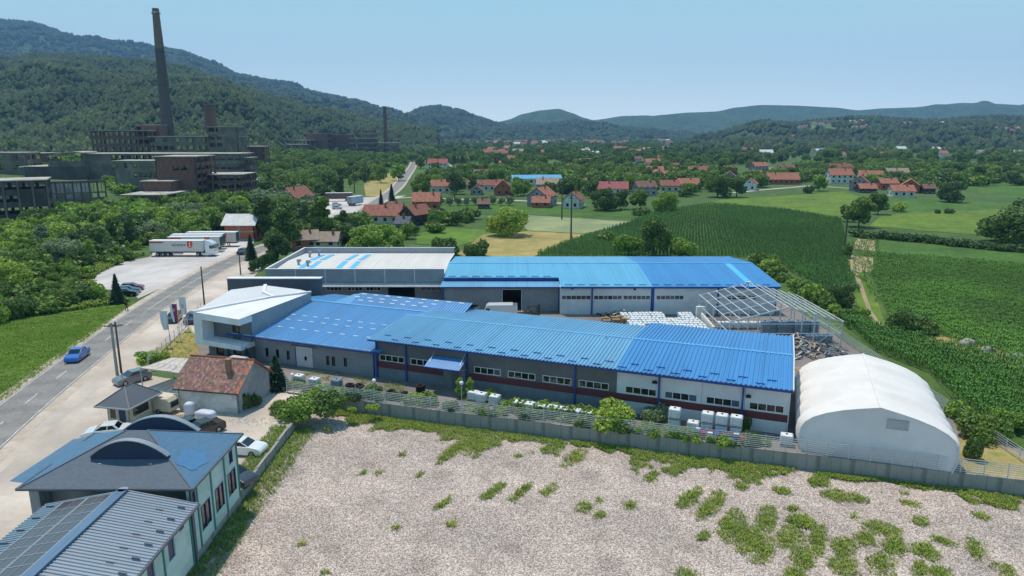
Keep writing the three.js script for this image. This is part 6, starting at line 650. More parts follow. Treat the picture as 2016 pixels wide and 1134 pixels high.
{ const lab = 'white plastic liquid tote in the crowded yard store', grp = 'totes crowded in the yard'; for (let r = 0; r < 9; r++) for (let i = 0; i < 12; i++) { const x = 18.6 + i * 1.18 + rr(-0.12, 0.12) + (r < 3 ? 0 : 0.3), z = -112.8 + r * 1.25 + rr(-0.15, 0.15); if (r < 3 && i > 5 && i < 8) continue; if (x > 30.3 || rnd() < 0.06) continue; putTote([x, 0.02, z], rr(-0.15, 0.15), lab + (r < 3 ? ', back rows by the rear hall' : r < 6 ? ', middle rows' : ', front rows by the blue roof'), grp); }
  for (let i = 0; i < 6; i++) putTote([33 + i * 1.3, 0.02, -107], rr(-0.1, 0.1), 'tote standing under the steel shed frame', 'totes under the shed frame'); for (let k = 0; k < 2; k++) for (let i = 0; i < 7; i++) { const o = putTote([38.5 + i * 1.25, 0.02 + k * 1.2, -103 - (i % 2) * 0.4], rr(-0.06, 0.06), 'dark blue grey tote stacked in the middle of the shed frame', 'stacked totes in the shed frame'); o.children[0].material = M.toteBlue; } for (let i = 0; i < 3; i++) { const o = putTote([44 + i * 1.3, 0.02, -99.6], 0, 'blue grey tote by the right posts of the shed frame', 'totes by the right shed posts'); o.children[0].material = M.toteBlue; }
  // totes behind the fence of the front hall
  putTote(BF(-7.8, -5.3, 0.02), TH, 'tote behind the fence, left of three near the round lamp'); putTote(BF(-5.3, -5.6, 0.02), TH, 'tote behind the fence, middle of three near the round lamp'); putTote(BF(-2.6, -4.9, 0.02), TH, 'tote behind the fence, right of three beside the tyres').children[0].material = M.toteBlue;
  putTote(BF(14.5, -2.6, 0.02), TH, 'flat lidded tote by the porch, left of three'); putTote(BF(15.6, -2.8, 0.02), TH, 'flat lidded tote by the porch, middle of three'); putTote(BF(17.3, -2.9, 0.02), TH, 'flat lidded tote by the porch, right of three'); for (let i = 0; i < 7; i++) putTote(BF(20.5 + i * 1.3, -3.6, 0.02), TH, 'tote under the creeper along the front hall wall', 'totes under the creeper');
  for (const [s, n, k, lb] of [[37.3, -2.4, 0, 'lower tote of the left stack under the white wall'], [37.3, -2.4, 1.2, 'upper tote of the left stack under the white wall'], [39.2, -2.3, 0, 'single low tote right of the left stack'], [40.6, -2.3, 0, 'lower tote of the second stack'], [40.6, -2.3, 1.2, 'upper tote of the second stack'], [42, -2.3, 0, 'lower tote of the third stack'], [42, -2.3, 1.2, 'upper tote of the third stack'], [43.4, -2.2, 0, 'lower tote of the fourth stack'], [43.4, -2.2, 1.2, 'upper tote of the fourth stack']]) putTote(BF(s, n, 0.02 + k), TH, lb); putTote(BF(48.2, -2.2, 0.02), TH, 'white tote at the foot of the tent corner behind the fence'); }
{ const g = new THREE.TorusGeometry(0.42, 0.17, 10, 22).rotateX(Math.PI / 2); const spots = [[-1.2, -4.2], [-0.6, -5.2], [0.4, -4.6], [1.2, -5.3], [2.4, -4.4], [3.1, -5.5], [4.6, -4.4], [5.6, -5.0], [6.6, -5.2], [6.1, -4.1], [7.4, -5.3], [7.2, -4.5], [-0.2, -3.6], [1.6, -4.1]]; for (const [s, n] of spots) { const o = single('tyre', g, M.tyre, 'old black tyre lying behind the fence by the grey wall', 'tyre', 'tyres behind the fence'); o.position.copy(BF(s, n, 0.18 + rr(0, 0.15))); o.rotation.set(rr(-0.25, 0.25), 0, rr(-0.25, 0.25)); } for (let k = 0; k < 3; k++) { const o = single('tyre', g, M.tyre, ['bottom', 'middle', 'top'][k] + ' tyre of the upright pile beside the porch', 'tyre'); o.position.copy(BF(7.6, -2.6, 0.18 + k * 0.33)); } }
function palletStack(pos, n, label, turn = 0) { const t = thing('pallet_stack', label, 'pallets', pos, turn); for (let k = 0; k < n; k++) { const y = k * 0.15, l = []; for (let i = 0; i < 6; i++) l.push(bx(-0.52 + i * 0.21, y + 0.125, rr(-0.02, 0.02), 0.15, 0.025, 0.82)); for (const z of [-0.34, 0, 0.34]) l.push(bx(rr(-0.02, 0.02), y + 0.06, z, 1.2, 0.09, 0.1)); part('pallet', l, M.pallet, t); } return t; }
palletStack(V(-34.8, 0.02, -68.5), 9, 'tall stack of wooden pallets between kiosk and house', 0.2); palletStack(V(-36.4, 0.02, -67.6), 5, 'low pallet stack right of the kiosk, nearer one', 0.5); palletStack(V(-38, 0.02, -67.2), 3, 'lowest pallet pile against the kiosk', 0.1); for (let i = 0; i < 6; i++) palletStack(V(15.2 + (i % 3) * 1.5, 0.02, -110.5 + Math.floor(i / 3) * 1.6), 6 + i % 3, ['wooden pallet stack in the yard, back left', 'wooden pallet stack in the yard, back middle', 'wooden pallet stack in the yard, back right', 'wooden pallet stack in the yard, front left', 'wooden pallet stack in the yard, front middle', 'wooden pallet stack in the yard, front right'][i], rr(-0.2, 0.2)); palletStack(V(1.3, 0.02, -113.4), 8, 'boxy pallet load between van and forklift', 0.1);
{ const bagm = noisy(0xb4bac4, 0xd0d5dc, 2, 5, 4, 611, { roughness: 0.5 }); const bag = (label, pos, sx, sy, sz, turn) => { const g = mergeVertices(new THREE.IcosahedronGeometry(1, 3).deleteAttribute('uv').deleteAttribute('normal')), P = g.attributes.position; for (let i = 0; i < P.count; i++) { const x = P.getX(i), y = P.getY(i), z = P.getZ(i), q = Math.pow(Math.abs(x) ** 4 + Math.abs(y) ** 4 + Math.abs(z) ** 4, -0.25), k = q * (1 + 0.12 * nz(x * 3 + sx, y * 3, z * 3)); P.setXYZ(i, x * k * sx, Math.max(-sy, y * k * sy) + sy, z * k * sz); } g.computeVertexNormals(); const t = thing('wrapped_bale', label, 'bale', pos, turn); part('wrapping', norm(g), bagm, t); part('tie', new THREE.TorusGeometry(sx * 0.25, 0.04, 6, 12).rotateX(Math.PI / 2).translate(0, sy * 2 - 0.05, 0), bagm, t); return t; }; bag('upright wrapped bale against the white house', V(-35.2, 0.02, -71.9), 0.5, 0.75, 0.5, 0); bag('wrapped bale lying on its side by the white house', V(-33.0, 0.02, -70.9), 1.15, 0.48, 0.6, -0.3); }
{ // heap of broken timber and scrap in the shed: separate pieces in one pile
  const heap = (label, c, n, rx, rz, hh) => { const t = thing('scrap_heap', label, 'scrap heap', c); for (let i = 0; i < n; i++) { const a = V(rr(-rx, rx), 0, rr(-rz, rz)); a.y = hh * Math.max(0.05, 1 - Math.hypot(a.x / rx, a.z / rz) * 0.8) * rr(0.3, 1); const d = V(rr(-1, 1), rr(-0.2, 0.3), rr(-1, 1)).normalize().multiplyScalar(rr(0.5, 1.3)); part('timber', bar(a.clone().sub(d), a.clone().add(d), rr(0.08, 0.3), rr(0.06, 0.2)), pick([M.pallet, M.bark, M.steel, M.sheet, M.ruinDark, M.sheet, M.steel]), t); } }; heap('scrap timber heap under the near posts of the shed frame', V(36, 0.3, -97.5), 70, 3.6, 1.8, 1.2); heap('large grey scrap heap between blue roof and shed', V(42, 0.2, -94.5), 110, 4.2, 3.2, 1.6); heap('loose scrap beside the tent back corner', V(39.5, 0.1, -84.5), 60, 3.2, 3, 0.9); heap('mixed scrap in the middle of the shed frame', V(40.5, 0.2, -99.5), 70, 4, 2, 1.3); heap('stacked dark beams along the rear hall wall', V(18.5, 0.2, -114.6), 36, 3.6, 0.8, 0.8); }
{ const t = thing('block_wall', 'short white block wall left of the shed frame', 'wall', [30.6, 0, -106]); for (let i = 0; i < 6; i++) part('block', bxm(-0.15, 0, -3.6 + i * 1.2, 0.15, 1.9 - 0.06 * i, -2.42 + i * 1.2), M.plasterWhite, t); part('pier', bxm(-0.6, 0, -5.0, 0.8, 2.7, -4.4), M.plasterWhite, t); }
{ const cl = [0x1d3f8f, 0xb03028, 0xd5d8da, 0x2a56a8, 0x8f2a24, 0x274a9c]; for (let i = 0; i < 16; i++) { const o = single('plastic_drum', [new THREE.CylinderGeometry(0.27, 0.27, 0.8, 14).translate(0, 0.4, 0), new THREE.TorusGeometry(0.27, 0.02, 5, 14).rotateX(Math.PI / 2).translate(0, 0.27, 0), new THREE.TorusGeometry(0.27, 0.02, 5, 14).rotateX(Math.PI / 2).translate(0, 0.54, 0)], std({ color: cl[i % 6], roughness: 0.5 }), ['blue', 'red', 'white', 'bright blue', 'brick red', 'dark blue'][i % 6] + ' plastic drum among the drums behind the fence', 'drum', 'drums behind the fence'); o.position.copy(BF(39.8 + (i % 8) * 0.62, -3.7 + Math.floor(i / 8) * 0.62, 0.02)); } }
// globe lamps on posts
for (const [px, py, lb] of [[578, 758, 'globe lamp on a post left of the totes'], [738, 770, 'globe lamp on a post beside the tyres'], [909, 775, 'globe lamp on a post beside the porch shrub']]) { const p = G(px, py + 20), t = thing('globe_lamp', lb, 'lamp', [p.x, 0, p.z]); part('post', rod(V(0, 0, 0), V(0, 2.3, 0), 0.045), M.galv, t); part('globe', new THREE.SphereGeometry(0.24, 20, 14).translate(0, 2.5, 0), std({ color: 0xdfe3e4, roughness: 0.3 }), t); part('collar', new THREE.CylinderGeometry(0.1, 0.08, 0.1, 12).translate(0, 2.28, 0), M.dark, t); }
// utility poles
function pole(label, px, py, topPy, m, r = 0.14, arms = 1) { const p = G(px, py), Z = camDepth(p), h = (py - topPy) * Z / FPX * 1.02, t = thing('utility_pole', label, 'pole', [p.x, 0, p.z]); part('shaft', rod(V(0, -0.3, 0), V(0, h, 0), r, r * 0.65, 10), m, t); for (let k = 0; k < arms; k++) { const a = part('cross_arm', bxm(-0.9, h - 0.5 - k * 0.8, -0.05, 0.9, h - 0.38 - k * 0.8, 0.05), M.bark, t); for (const x of [-0.8, 0, 0.8]) part('insulator', new THREE.CylinderGeometry(0.05, 0.07, 0.2, 8).translate(x, h - 0.28 - k * 0.8, 0), M.frameWhite, a); } return [V(p.x, h - 0.3, p.z), t]; }
const wood = noisy(0x4f4438, 0x655848, 2, 8, 4, 621), conc = M.concrete;
const pA = pole('grey concrete utility pole of the twin roadside poles', 231, 738, 634, conc, 0.2, 1), pB = pole('dark wooden utility pole of the twin roadside poles', 239, 734, 632, wood, 0.15, 1), pC = pole('wooden pole beside the road, middle one', 404, 614, 525, wood, 0.15, 0), pD = pole('wooden pole in front of the roadside conifer', 474, 541, 489, wood, 0.15, 0);
pole('dark pole in the field, left of two below the village', 1106, 432, 366, wood, 0.28, 0); const pF = pole('dark pole in the dry field, right of two below the village', 1124, 472, 384, wood, 0.28, 2); pole('tall pole by the right corn field', 1663, 487, 412, wood, 0.25, 1); pole('dark pole by the village lane', 895, 396, 322, wood, 0.3, 0); pole('pole beside the valley road', 720, 358, 316, wood, 0.3, 0); pole('pole at the edge of the scrub, left of the valley road', 698, 380, 322, wood, 0.3, 0); pole('thin pole by the storage lot', 699, 456, 424, wood, 0.15, 0);
{ const wire = (a, b) => { const l = []; for (let i = 0; i < 12; i++) { const p = f => a.clone().lerp(b, f).add(V(0, -1.2 * Math.sin(Math.PI * f), 0)); l.push(rod(p(i / 12), p((i + 1) / 12), 0.012, 0.012, 4)); } return l; }; single('overhead_wire', wire(pB[0], pC[0]), M.dark, 'thin overhead wire from the twin poles to the middle pole', 'wire'); single('overhead_wire', wire(pC[0], pD[0]), M.dark, 'thin overhead wire from the middle pole to the conifer pole', 'wire'); }
// flags
{ const flagTex = (draw) => { const c = document.createElement('canvas'); c.width = 128; c.height = 256; draw(c.getContext('2d')); const t = new THREE.CanvasTexture(c); t.colorSpace = THREE.SRGBColorSpace; return std({ map: t, roughness: 0.8, side: THREE.DoubleSide }); };
  const tri = flagTex(x => { x.fillStyle = '#b3262e'; x.fillRect(85, 0, 43, 256); x.fillStyle = '#27427f'; x.fillRect(42, 0, 43, 256); x.fillStyle = '#e4e4e4'; x.fillRect(0, 0, 42, 256); x.fillStyle = '#b3262e'; x.fillRect(52, 70, 24, 34); x.strokeStyle = '#e8e8e8'; x.lineWidth = 4; x.strokeRect(52, 70, 24, 34); x.beginPath(); x.moveTo(64, 70); x.lineTo(64, 104); x.moveTo(52, 86); x.lineTo(76, 86); x.stroke(); }); const logo = flagTex(x => { x.fillStyle = '#d3d5d8'; x.fillRect(0, 0, 128, 256); x.strokeStyle = '#8d99a3'; x.lineWidth = 6; x.strokeRect(34, 104, 46, 46); x.strokeRect(50, 118, 34, 34); x.beginPath(); x.moveTo(34, 104); x.lineTo(84, 152); x.stroke(); }); const plain = flagTex(x => { x.fillStyle = '#cfd4da'; x.fillRect(0, 0, 128, 256); });
  const spot = [[336, 684, 610, plain, 'flagpole with pale hanging flag, left of three'], [355, 670, 596, tri, 'flagpole with red blue white striped flag, middle of three'], [371, 651, 583, logo, 'flagpole with white logo flag, right of three']];
  for (const [px, py, ty, m, lb] of spot) { const p = G(px, py), Z = camDepth(p), h = (py - ty) * Z / FPX * 1.02, t = thing('flagpole', lb, 'flagpole', [p.x, 0, p.z]); part('mast', rod(V(0, 0, 0), V(0, h, 0), 0.05, 0.035), M.galv, t); part('arm', bar(V(0, h - 0.15, 0), V(-1, h - 0.15, 0), 0.04), M.galv, t); part('foot_plate', bx(0, 0.03, 0, 0.5, 0.06, 0.5), M.concrete, t); const g = new THREE.PlaneGeometry(1.05, 2.7, 10, 20), P = g.attributes.position; for (let i = 0; i < P.count; i++) { const x = P.getX(i) + 0.525, y = P.getY(i); const k = (1.35 - y) / 2.7; P.setXYZ(i, -1.05 + x + 0.28 * k * k * (1 - x) , y + h - 1.5 + 0.12 * k * (x - 1), 0.13 * Math.sin(x * 7 + k * 4) * (0.3 + k)); } g.computeVertexNormals(); part('flag', g, m, t); } }
// a walking person at the roadside
{ const J = { hip: [0, 0.93, 0, 0.15], chest: [0.02, 1.32, 0, 0.17], neck: [0.03, 1.5, 0, 0.07], head: [0.05, 1.66, 0, 0.105], hl: [0, 0.9, 0.09, 0.1], kl: [0.14, 0.5, 0.09, 0.07], al: [0.1, 0.09, 0.09, 0.05], tl: [0.26, 0.04, 0.09, 0.045], hr: [0, 0.9, -0.09, 0.1], kr: [-0.04, 0.5, -0.09, 0.07], ar: [-0.24, 0.14, -0.09, 0.05], tr: [-0.1, 0.05, -0.09, 0.045], sl: [0.02, 1.42, 0.19, 0.065], el: [-0.1, 1.14, 0.25, 0.05], wl: [0.04, 0.92, 0.27, 0.04], sr: [0.02, 1.42, -0.19, 0.065], er: [0.06, 1.14, -0.25, 0.05], wr: [0.22, 0.95, -0.25, 0.04], fl: [0.1, 0.84, 0.27, 0.035], fr: [0.29, 0.88, -0.25, 0.035] };
  const bones = [['hip', 'chest'], ['chest', 'neck'], ['neck', 'head'], ['hl', 'kl'], ['kl', 'al'], ['al', 'tl'], ['hr', 'kr'], ['kr', 'ar'], ['ar', 'tr'], ['chest', 'sl'], ['sl', 'el'], ['el', 'wl'], ['wl', 'fl'], ['chest', 'sr'], ['sr', 'er'], ['er', 'wr'], ['wr', 'fr'], ['hip', 'hl'], ['hip', 'hr']].map(b => b.map(k => J[k]));
  const R = 56, mc = new MarchingCubes(R, std({}), false, false, 60000); mc.isolation = 0; const half = 0.95, cx = 0.02, cy = 0.9; for (let k = 0; k < R; k++) for (let j = 0; j < R; j++) for (let i = 0; i < R; i++) { const x = (i / R * 2 - 1) * half + cx, y = (j / R * 2 - 1) * half + cy, z = (k / R * 2 - 1) * half; let s = 1e9; for (const [a, b] of bones) { const dx = b[0] - a[0], dy = b[1] - a[1], dz = b[2] - a[2], t = Math.min(1, Math.max(0, ((x - a[0]) * dx + (y - a[1]) * dy + (z - a[2]) * dz) / (dx * dx + dy * dy + dz * dz))), d = Math.hypot(x - a[0] - t * dx, y - a[1] - t * dy, z - a[2] - t * dz) - (a[3] + t * (b[3] - a[3])); const h = Math.max(0, 0.05 - Math.abs(s - d)) / 0.05; s = Math.min(s, d) - h * h * 0.0125; } mc.field[i + j * R + k * R * R] = -s; }
  mc.update(); const n = mc.count, g = new THREE.BufferGeometry(), pos = new Float32Array(n * 3), col = new Float32Array(n * 3), nor = new Float32Array(mc.normalArray.slice(0, n * 3)); for (let i = 0; i < n; i++) { const x = mc.positionArray[i * 3] * half + cx, y = mc.positionArray[i * 3 + 1] * half + cy, z = mc.positionArray[i * 3 + 2] * half; pos.set([x, y, z], i * 3); const skin = y > 1.53 || (y < 1.0 && y > 0.78 && Math.abs(z) > 0.2); col.set(skin ? [0.42, 0.26, 0.19] : y > 0.95 || Math.abs(z) > 0.18 ? [0.03, 0.025, 0.028] : y < 0.1 ? [0.02, 0.02, 0.02] : [0.10, 0.08, 0.07], i * 3); } g.setAttribute('position', new THREE.BufferAttribute(pos, 3)); g.setAttribute('normal', new THREE.BufferAttribute(nor, 3)); g.setAttribute('color', new THREE.BufferAttribute(col, 3));
  const p = G(250, 612), t = thing('person', 'person in dark clothes walking along the road edge', 'person', [p.x, 0.04, p.z], 1.2); part('body', g, std({ vertexColors: true }), t); part('hair', new THREE.SphereGeometry(0.115, 16, 10, 0, 6.3, 0, 1.7).rotateZ(0.35).translate(0.04, 1.68, 0), std({ color: 0x1c1512 }), t); part('backpack', new RoundedBoxGeometry(0.16, 0.42, 0.3, 2, 0.06).translate(-0.2, 1.25, 0), std({ color: 0x3a1d1d }), t); }
// stones on the bank
for (const [px, py, s, lb] of [[1905, 680, 1.0, 'grey boulder on the dry bank, left one'], [1943, 692, 0.8, 'flat boulder on the dry bank, middle one'], [2000, 706, 0.9, 'boulder on the dry bank at the right edge']]) { const g = mergeVertices(new THREE.IcosahedronGeometry(1, 2).deleteAttribute('uv').deleteAttribute('normal')), P = g.attributes.position; for (let i = 0; i < P.count; i++) { const k = 1 + 0.35 * nz(P.getX(i) * 1.5 + px, P.getY(i) * 1.5, P.getZ(i) * 1.5); P.setXYZ(i, P.getX(i) * k * 1.3 * s, P.getY(i) * k * 0.7 * s, P.getZ(i) * k * s); } g.computeVertexNormals(); const o = single('boulder', norm(g), M.concrete, lb, 'boulder'); const p = G(px, py); o.position.set(p.x, 0.2, p.z); }

// ---------------------------------------------------------------- trees and shrubs
// singled out ones: px, base py, height px, kind, tone, label
for (const a of [
  [1000, 464, 68, 'wide', 4, 'large round bright green tree alone beside the dry field', { w: 1.15 }], [735, 507, 80, 'wide', 2, 'broad bright green tree behind the white roofed hall', { w: 1.2 }], [775, 505, 62, 'round', 4, 'second bright green tree right behind the white roofed hall'], [940, 506, 46, 'bush', 1, 'dark bush at the end of the white parapet', { w: 0.8 }], [880, 503, 44, 'bush', 1, 'dark green bush behind the parapet, left of the dry field', { w: 0.9 }], [1287, 505, 88, 'round', 1, 'tall dark tree behind the blue roof', { w: 0.85 }], [1340, 508, 52, 'bush', 2, 'green bush right of the tall dark tree'], [1232, 500, 50, 'bush', 2, 'green bush left of the tall dark tree'], [1195, 478, 30, 'bush', 0, 'low bush in the field behind the blue roof'],
  [898, 382, 48, 'round', 3, 'dark dense round tree by the village lane', { w: 0.95 }], [1310, 420, 52, 'wide', 2, 'big bright round tree in front of the village'], [1190, 414, 52, 'wide', 3, 'wide dark tree at the field edge of the village'], [1222, 412, 40, 'round', 3, 'dark tree right of the wide field edge tree'], [1258, 412, 44, 'round', 0, 'tree in front of the two tone brown roof'], [1412, 388, 52, 'wide', 1, 'dark tree clump left of the pale meadow'], [1450, 388, 46, 'round', 1, 'dark tree by the white gable house'], [1266, 424, 24, 'bush', 1, 'small round bush on the green strip'], [1593, 381, 24, 'bush', 3, 'dark rounded bush beside the pale lane', { w: 0.6 }], [1612, 376, 36, 'round', 2, 'green tree above the pale lane'], [1870, 398, 50, 'wide', 3, 'big dark round bush at the end of the village'],
  [1690, 447, 66, 'round', 0, 'tree at the corn field corner, nearer one', { w: 1 }], [1728, 422, 46, 'round', 1, 'dark tree at the corn field corner, farther one'], [1668, 436, 34, 'round', 3, 'smaller tree left of the corn field corner trees'], [1770, 416, 22, 'bush', 4, 'yellow green bush right of the corner trees'], [1870, 420, 14, 'bush', 3, 'small dark bush on the bright meadow, right one'], [1845, 420, 10, 'bush', 3, 'small dark bush on the bright meadow, left one'], [1995, 478, 86, 'wide', 1, 'large dark tree mass at the right edge', { w: 1.3 }], [2040, 470, 90, 'wide', 3, 'tall dark tree cut by the right edge'], [1655, 602, 54, 'wide', 3, 'dark windswept tree at the track corner', { w: 1 }], [1668, 508, 36, 'bush', 1, 'ivy clump at the foot of the tall pole', { w: 0.5 }], [1770, 652, 54, 'bush', 1, 'dark bush left of a pair on the grass bank', { w: 0.8 }], [1812, 656, 44, 'bush', 1, 'dark bush right of a pair on the grass bank'], [1690, 624, 26, 'bush', 2, 'low green bush at the end of the shed fence'], [1930, 860, 70, 'bush', 0, 'leafy bush behind the tent, nearest the fence', { w: 0.9 }], [1975, 846, 56, 'bush', 2, 'leafy bush right of the tent by the corn'], [1888, 820, 40, 'bush', 2, 'light bush at the back flank of the tent'], [1918, 905, 60, 'bush', 1, 'dark bush touching the tent corner', { w: 0.5 }],
  [1206, 840, 56, 'bush', 4, 'dense bright creeper mound over totes at the fence', { w: 1.3 }], [1290, 830, 48, 'bush', 5, 'grey green willow bush behind the fence', { w: 0.8 }], [1465, 850, 44, 'bush', 3, 'dark ivy climbing the white wall', { w: 0.4 }], [905, 785, 44, 'tall', 4, 'slender light shrub beside the porch, left', { w: 0.9 }], [926, 784, 46, 'tall', 4, 'slender light shrub beside the porch, right', { w: 0.8 }], [965, 782, 22, 'bush', 4, 'low creeper beside the flat lidded totes'],
  [545, 766, 72, 'conifer', 0, 'dark conifer right of the red tiled house', { w: 1.3 }], [488, 722, 40, 'conifer', 0, 'conifer between office and white van, right one', { w: 1.1 }], [452, 718, 34, 'conifer', 0, 'conifer in front of the office, left one', { w: 1.1 }], [470, 722, 26, 'bush', 1, 'clipped shrub between the two office conifers'], [232, 597, 60, 'conifer', 0, 'conifer beside the parked cars of the lot', { w: 1.0 }], [495, 512, 52, 'conifer', 0, 'dark conifer by the road in front of the brick house', { w: 1.0 }], [772, 414, 52, 'conifer', 0, 'dark spruce by the red roofed farm, right one', { w: 0.9 }], [751, 416, 44, 'conifer', 0, 'spruce by the red roofed farm, left one', { w: 0.7 }], [545, 512, 66, 'round', 3, 'dark round tree beside the old shed'], [565, 490, 92, 'tall', 1, 'tall grey green tree behind the old shed', { w: 1.3 }], [633, 480, 96, 'tall', 0, 'tallest roadside tree right of the old shed', { w: 1.3 }], [605, 450, 70, 'tall', 5, 'willow like tree behind the roadside trees', { w: 1.2 }], [520, 470, 86, 'tall', 3, 'dark tall tree behind the brick house', { w: 1.3 }], [478, 806, 42, 'bush', 1, 'shrub at the front corner of the red tiled house', { w: 0.5 }], [504, 800, 34, 'bush', 3, 'ivy on the shaded gable of the red tiled house', { w: 0.5 }], [590, 822, 52, 'bush', 2, 'large green bush at the end of the low wall', { w: 1.2 }], [645, 812, 56, 'bush', 1, 'dark green bush under the start of the fence', { w: 1.1 }], [560, 815, 40, 'bush', 0, 'green bush between the house and the low wall'], [690, 812, 16, 'bush', 4, 'small yellow green weed at the wall foot, left'], [735, 806, 16, 'bush', 4, 'small yellow green weed at the wall foot, right'], [290, 712, 24, 'bush', 2, 'low shrub row by the flag lawn', { w: 1.6 }], [322, 706, 20, 'bush', 4, 'low shrub right of the flag lawn row'], [600, 395, 34, 'round', 5, 'pale grey green tree near the roadside yard'], [750, 360, 38, 'round', 0, 'round tree at the edge of the dry meadow, left one'], [785, 356, 38, 'round', 2, 'round tree at the edge of the dry meadow, right one'], [832, 386, 50, 'round', 0, 'green tree at the road junction'], [860, 378, 36, 'round', 2, 'light green tree behind the road junction'],
]) treePx(...a);
for (let i = 0; i < 9; i++) treePx(496 + i * 6, 538 - i * 3, 26, 'tall', 3, 'clipped dark hedge conifer beside the white hall', { w: 1.1, name: 'hedge_tree' }), treeSpecs[treeSpecs.length - 1].group = 'hedge beside the white hall';
for (let i = 0; i < 16; i++) treePx(1690 + i * 23, 466 + i * 2.2 + rr(-1, 1), 20, 'bush', 3, 'dark bush of the long hedge between the right hand fields', { w: 1.2 }), treeSpecs[treeSpecs.length - 1].group = 'hedge bushes between the right hand fields';
for (let i = 0; i < 14; i++) treePx(1490 + i * 14, 520 + i * 8.6, 30 + 8 * Math.sin(i), 'bush', i % 3, 'bush in the row behind the deep blue roof', { w: 1 }), treeSpecs[treeSpecs.length - 1].group = 'bushes behind the deep blue roof';
for (let i = 0; i < 9; i++) treePx(868 + i * 17, 404 + rr(-2, 2), 20, 'round', 5, 'small orchard tree beside the village lane'), treeSpecs[treeSpecs.length - 1].group = 'orchard trees by the lane';
for (let i = 0; i < 9; i++) { const p = BF(19.5 + i * 1.2, -3.5 + rr(-0.2, 0.2)); tree(p.x, p.z, rr(1.6, 1.95), 'bush', pick([4, 2, 0]), 'creeper spreading over the row of totes', 'creeper over the totes', { must: true, w: 1.0 }); } for (let i = 0; i < 11; i++) { const p = BF(18.5 + i * 1.25, -4.2 + rr(-0.3, 0.3)); tree(p.x, p.z, rr(0.8, 1.25), 'bush', pick([4, 2, 0]), 'low creeper mound along the fence of the front hall', 'creeper along the fence', { must: true, w: 1.4 }); } for (let i = 0; i < 10; i++) { const p = BF(30 + i * 1.4, -4.7 + rr(-0.2, 0.3)); tree(p.x, p.z, rr(1.0, 1.6), 'bush', pick([4, 2, 0]), 'green hedge growth hanging over the right fence', 'growth over the right fence', { must: true, w: 0.9 }); }
for (let i = 0; i < 46; i++) { const s = -8 + i * 1.2 + rr(-0.4, 0.4), p = BF(s, wallN(s) + rr(0.5, 2.2)); if (s > 48) continue; tree(p.x, p.z, rr(0.6, 1.7), 'bush', pick([0, 1, 2, 3, 4]), 'wild shrub growing behind the fence along the front hall', 'wild shrubs behind the fence', { must: true, w: rr(0.8, 1.4) }); }
// scattered ones, kept out of houses, roads and fields
const clear = (x, z, r) => footprints.every(f => Math.hypot(f[0] - x, f[1] - z) > f[2] + r) && (() => { for (let i = 0; i <= 60; i++) { const q = roadCurve.getPointAt(i / 60); if (Math.abs(q.z - z) < 14 && Math.hypot(q.x - x, q.z - z) < 6 + r) return false; } return true; })();
const toneWord = ['mid green', 'dark green', 'fresh green', 'very dark green', 'bright yellow green', 'pale grey green'], kindWord = { round: 'round tree', wide: 'broad tree', tall: 'slender tree', bush: 'bush' };
function scatter(n, poly, h0, h1, kinds, mats, label, group, gap = 0.5) { const P = gp(...poly); let x0 = 1e9, x1 = -1e9, z0 = 1e9, z1 = -1e9; for (const [x, z] of P) { x0 = Math.min(x0, x); x1 = Math.max(x1, x); z0 = Math.min(z0, z); z1 = Math.max(z1, z); } const mine = []; for (let k = 0, t = 0; k < n && t < n * 30; t++) { const x = rr(x0, x1), z = rr(z0, z1); if (!inPoly(x, z, P)) continue; const h = rr(h0, h1); if (!clear(x, z, h * 0.22)) continue; if (mine.some(m => Math.hypot(m[0] - x, m[1] - z) < (m[2] + h) * 0.25 * gap)) continue; mine.push([x, z, h]); k++; const kd = pick(kinds), mt = pick(mats); tree(x, z, h, kd, mt, toneWord[mt] + ' ' + kindWord[kd] + ' ' + label.match(/(in|on|between|behind|at|near|beside|growing) .*/)[0], group); } }
const sc = 'green tree in the scrub below the ruined factory', scg = 'scrub trees below the ruins';
scatter(420, [[-60, 470], [90, 445], [240, 415], [430, 400], [480, 395], [480, 425], [420, 470], [300, 488], [240, 500], [100, 560], [-60, 600]], 2.6, 8, ['round', 'bush', 'bush', 'wide', 'tall'], [0, 1, 2, 4, 4, 5, 3], sc, scg, 0.8);
scatter(60, [[-80, 560], [100, 530], [170, 515], [290, 500], [240, 516], [175, 550], [215, 590], [150, 605], [60, 625], [-80, 650]], 2.2, 4.6, ['bush', 'bush', 'round'], [0, 2, 4, 1], 'low bush on the slope beside the truck lot', 'bushes beside the truck lot', 0.8);
scatter(330, [[490, 345], [560, 320], [700, 315], [800, 320], [790, 335], [720, 365], [700, 395], [640, 395], [560, 400], [500, 420], [480, 385]], 6, 11, ['round', 'tall', 'wide', 'bush'], [0, 1, 5, 3, 5], 'tree in the thicket left of the valley road', 'thicket left of the valley road', 0.75);
scatter(420, [[300, 322], [490, 318], [800, 306], [840, 318], [790, 330], [560, 340], [490, 350], [420, 345]], 7, 12, ['round', 'tall', 'wide'], [0, 1, 5, 3], 'tree in front of the distant works', 'trees in front of the distant works', 0.6);
scatter(300, [[0, 345], [180, 338], [300, 345], [305, 362], [250, 395], [235, 400], [200, 372], [90, 362], [0, 370]], 3, 6, ['bush', 'round'], [2, 4, 2], 'bright scrub growing among the ruins', 'scrub among the ruins', 0.7);
scatter(420, [[840, 345], [1000, 330], [1400, 335], [1460, 362], [1380, 388], [1150, 395], [1000, 385], [850, 375]], 5, 10, ['round', 'wide', 'tall', 'bush'], [0, 1, 3, 2], 'garden tree between the village houses', 'village garden trees', 0.5);
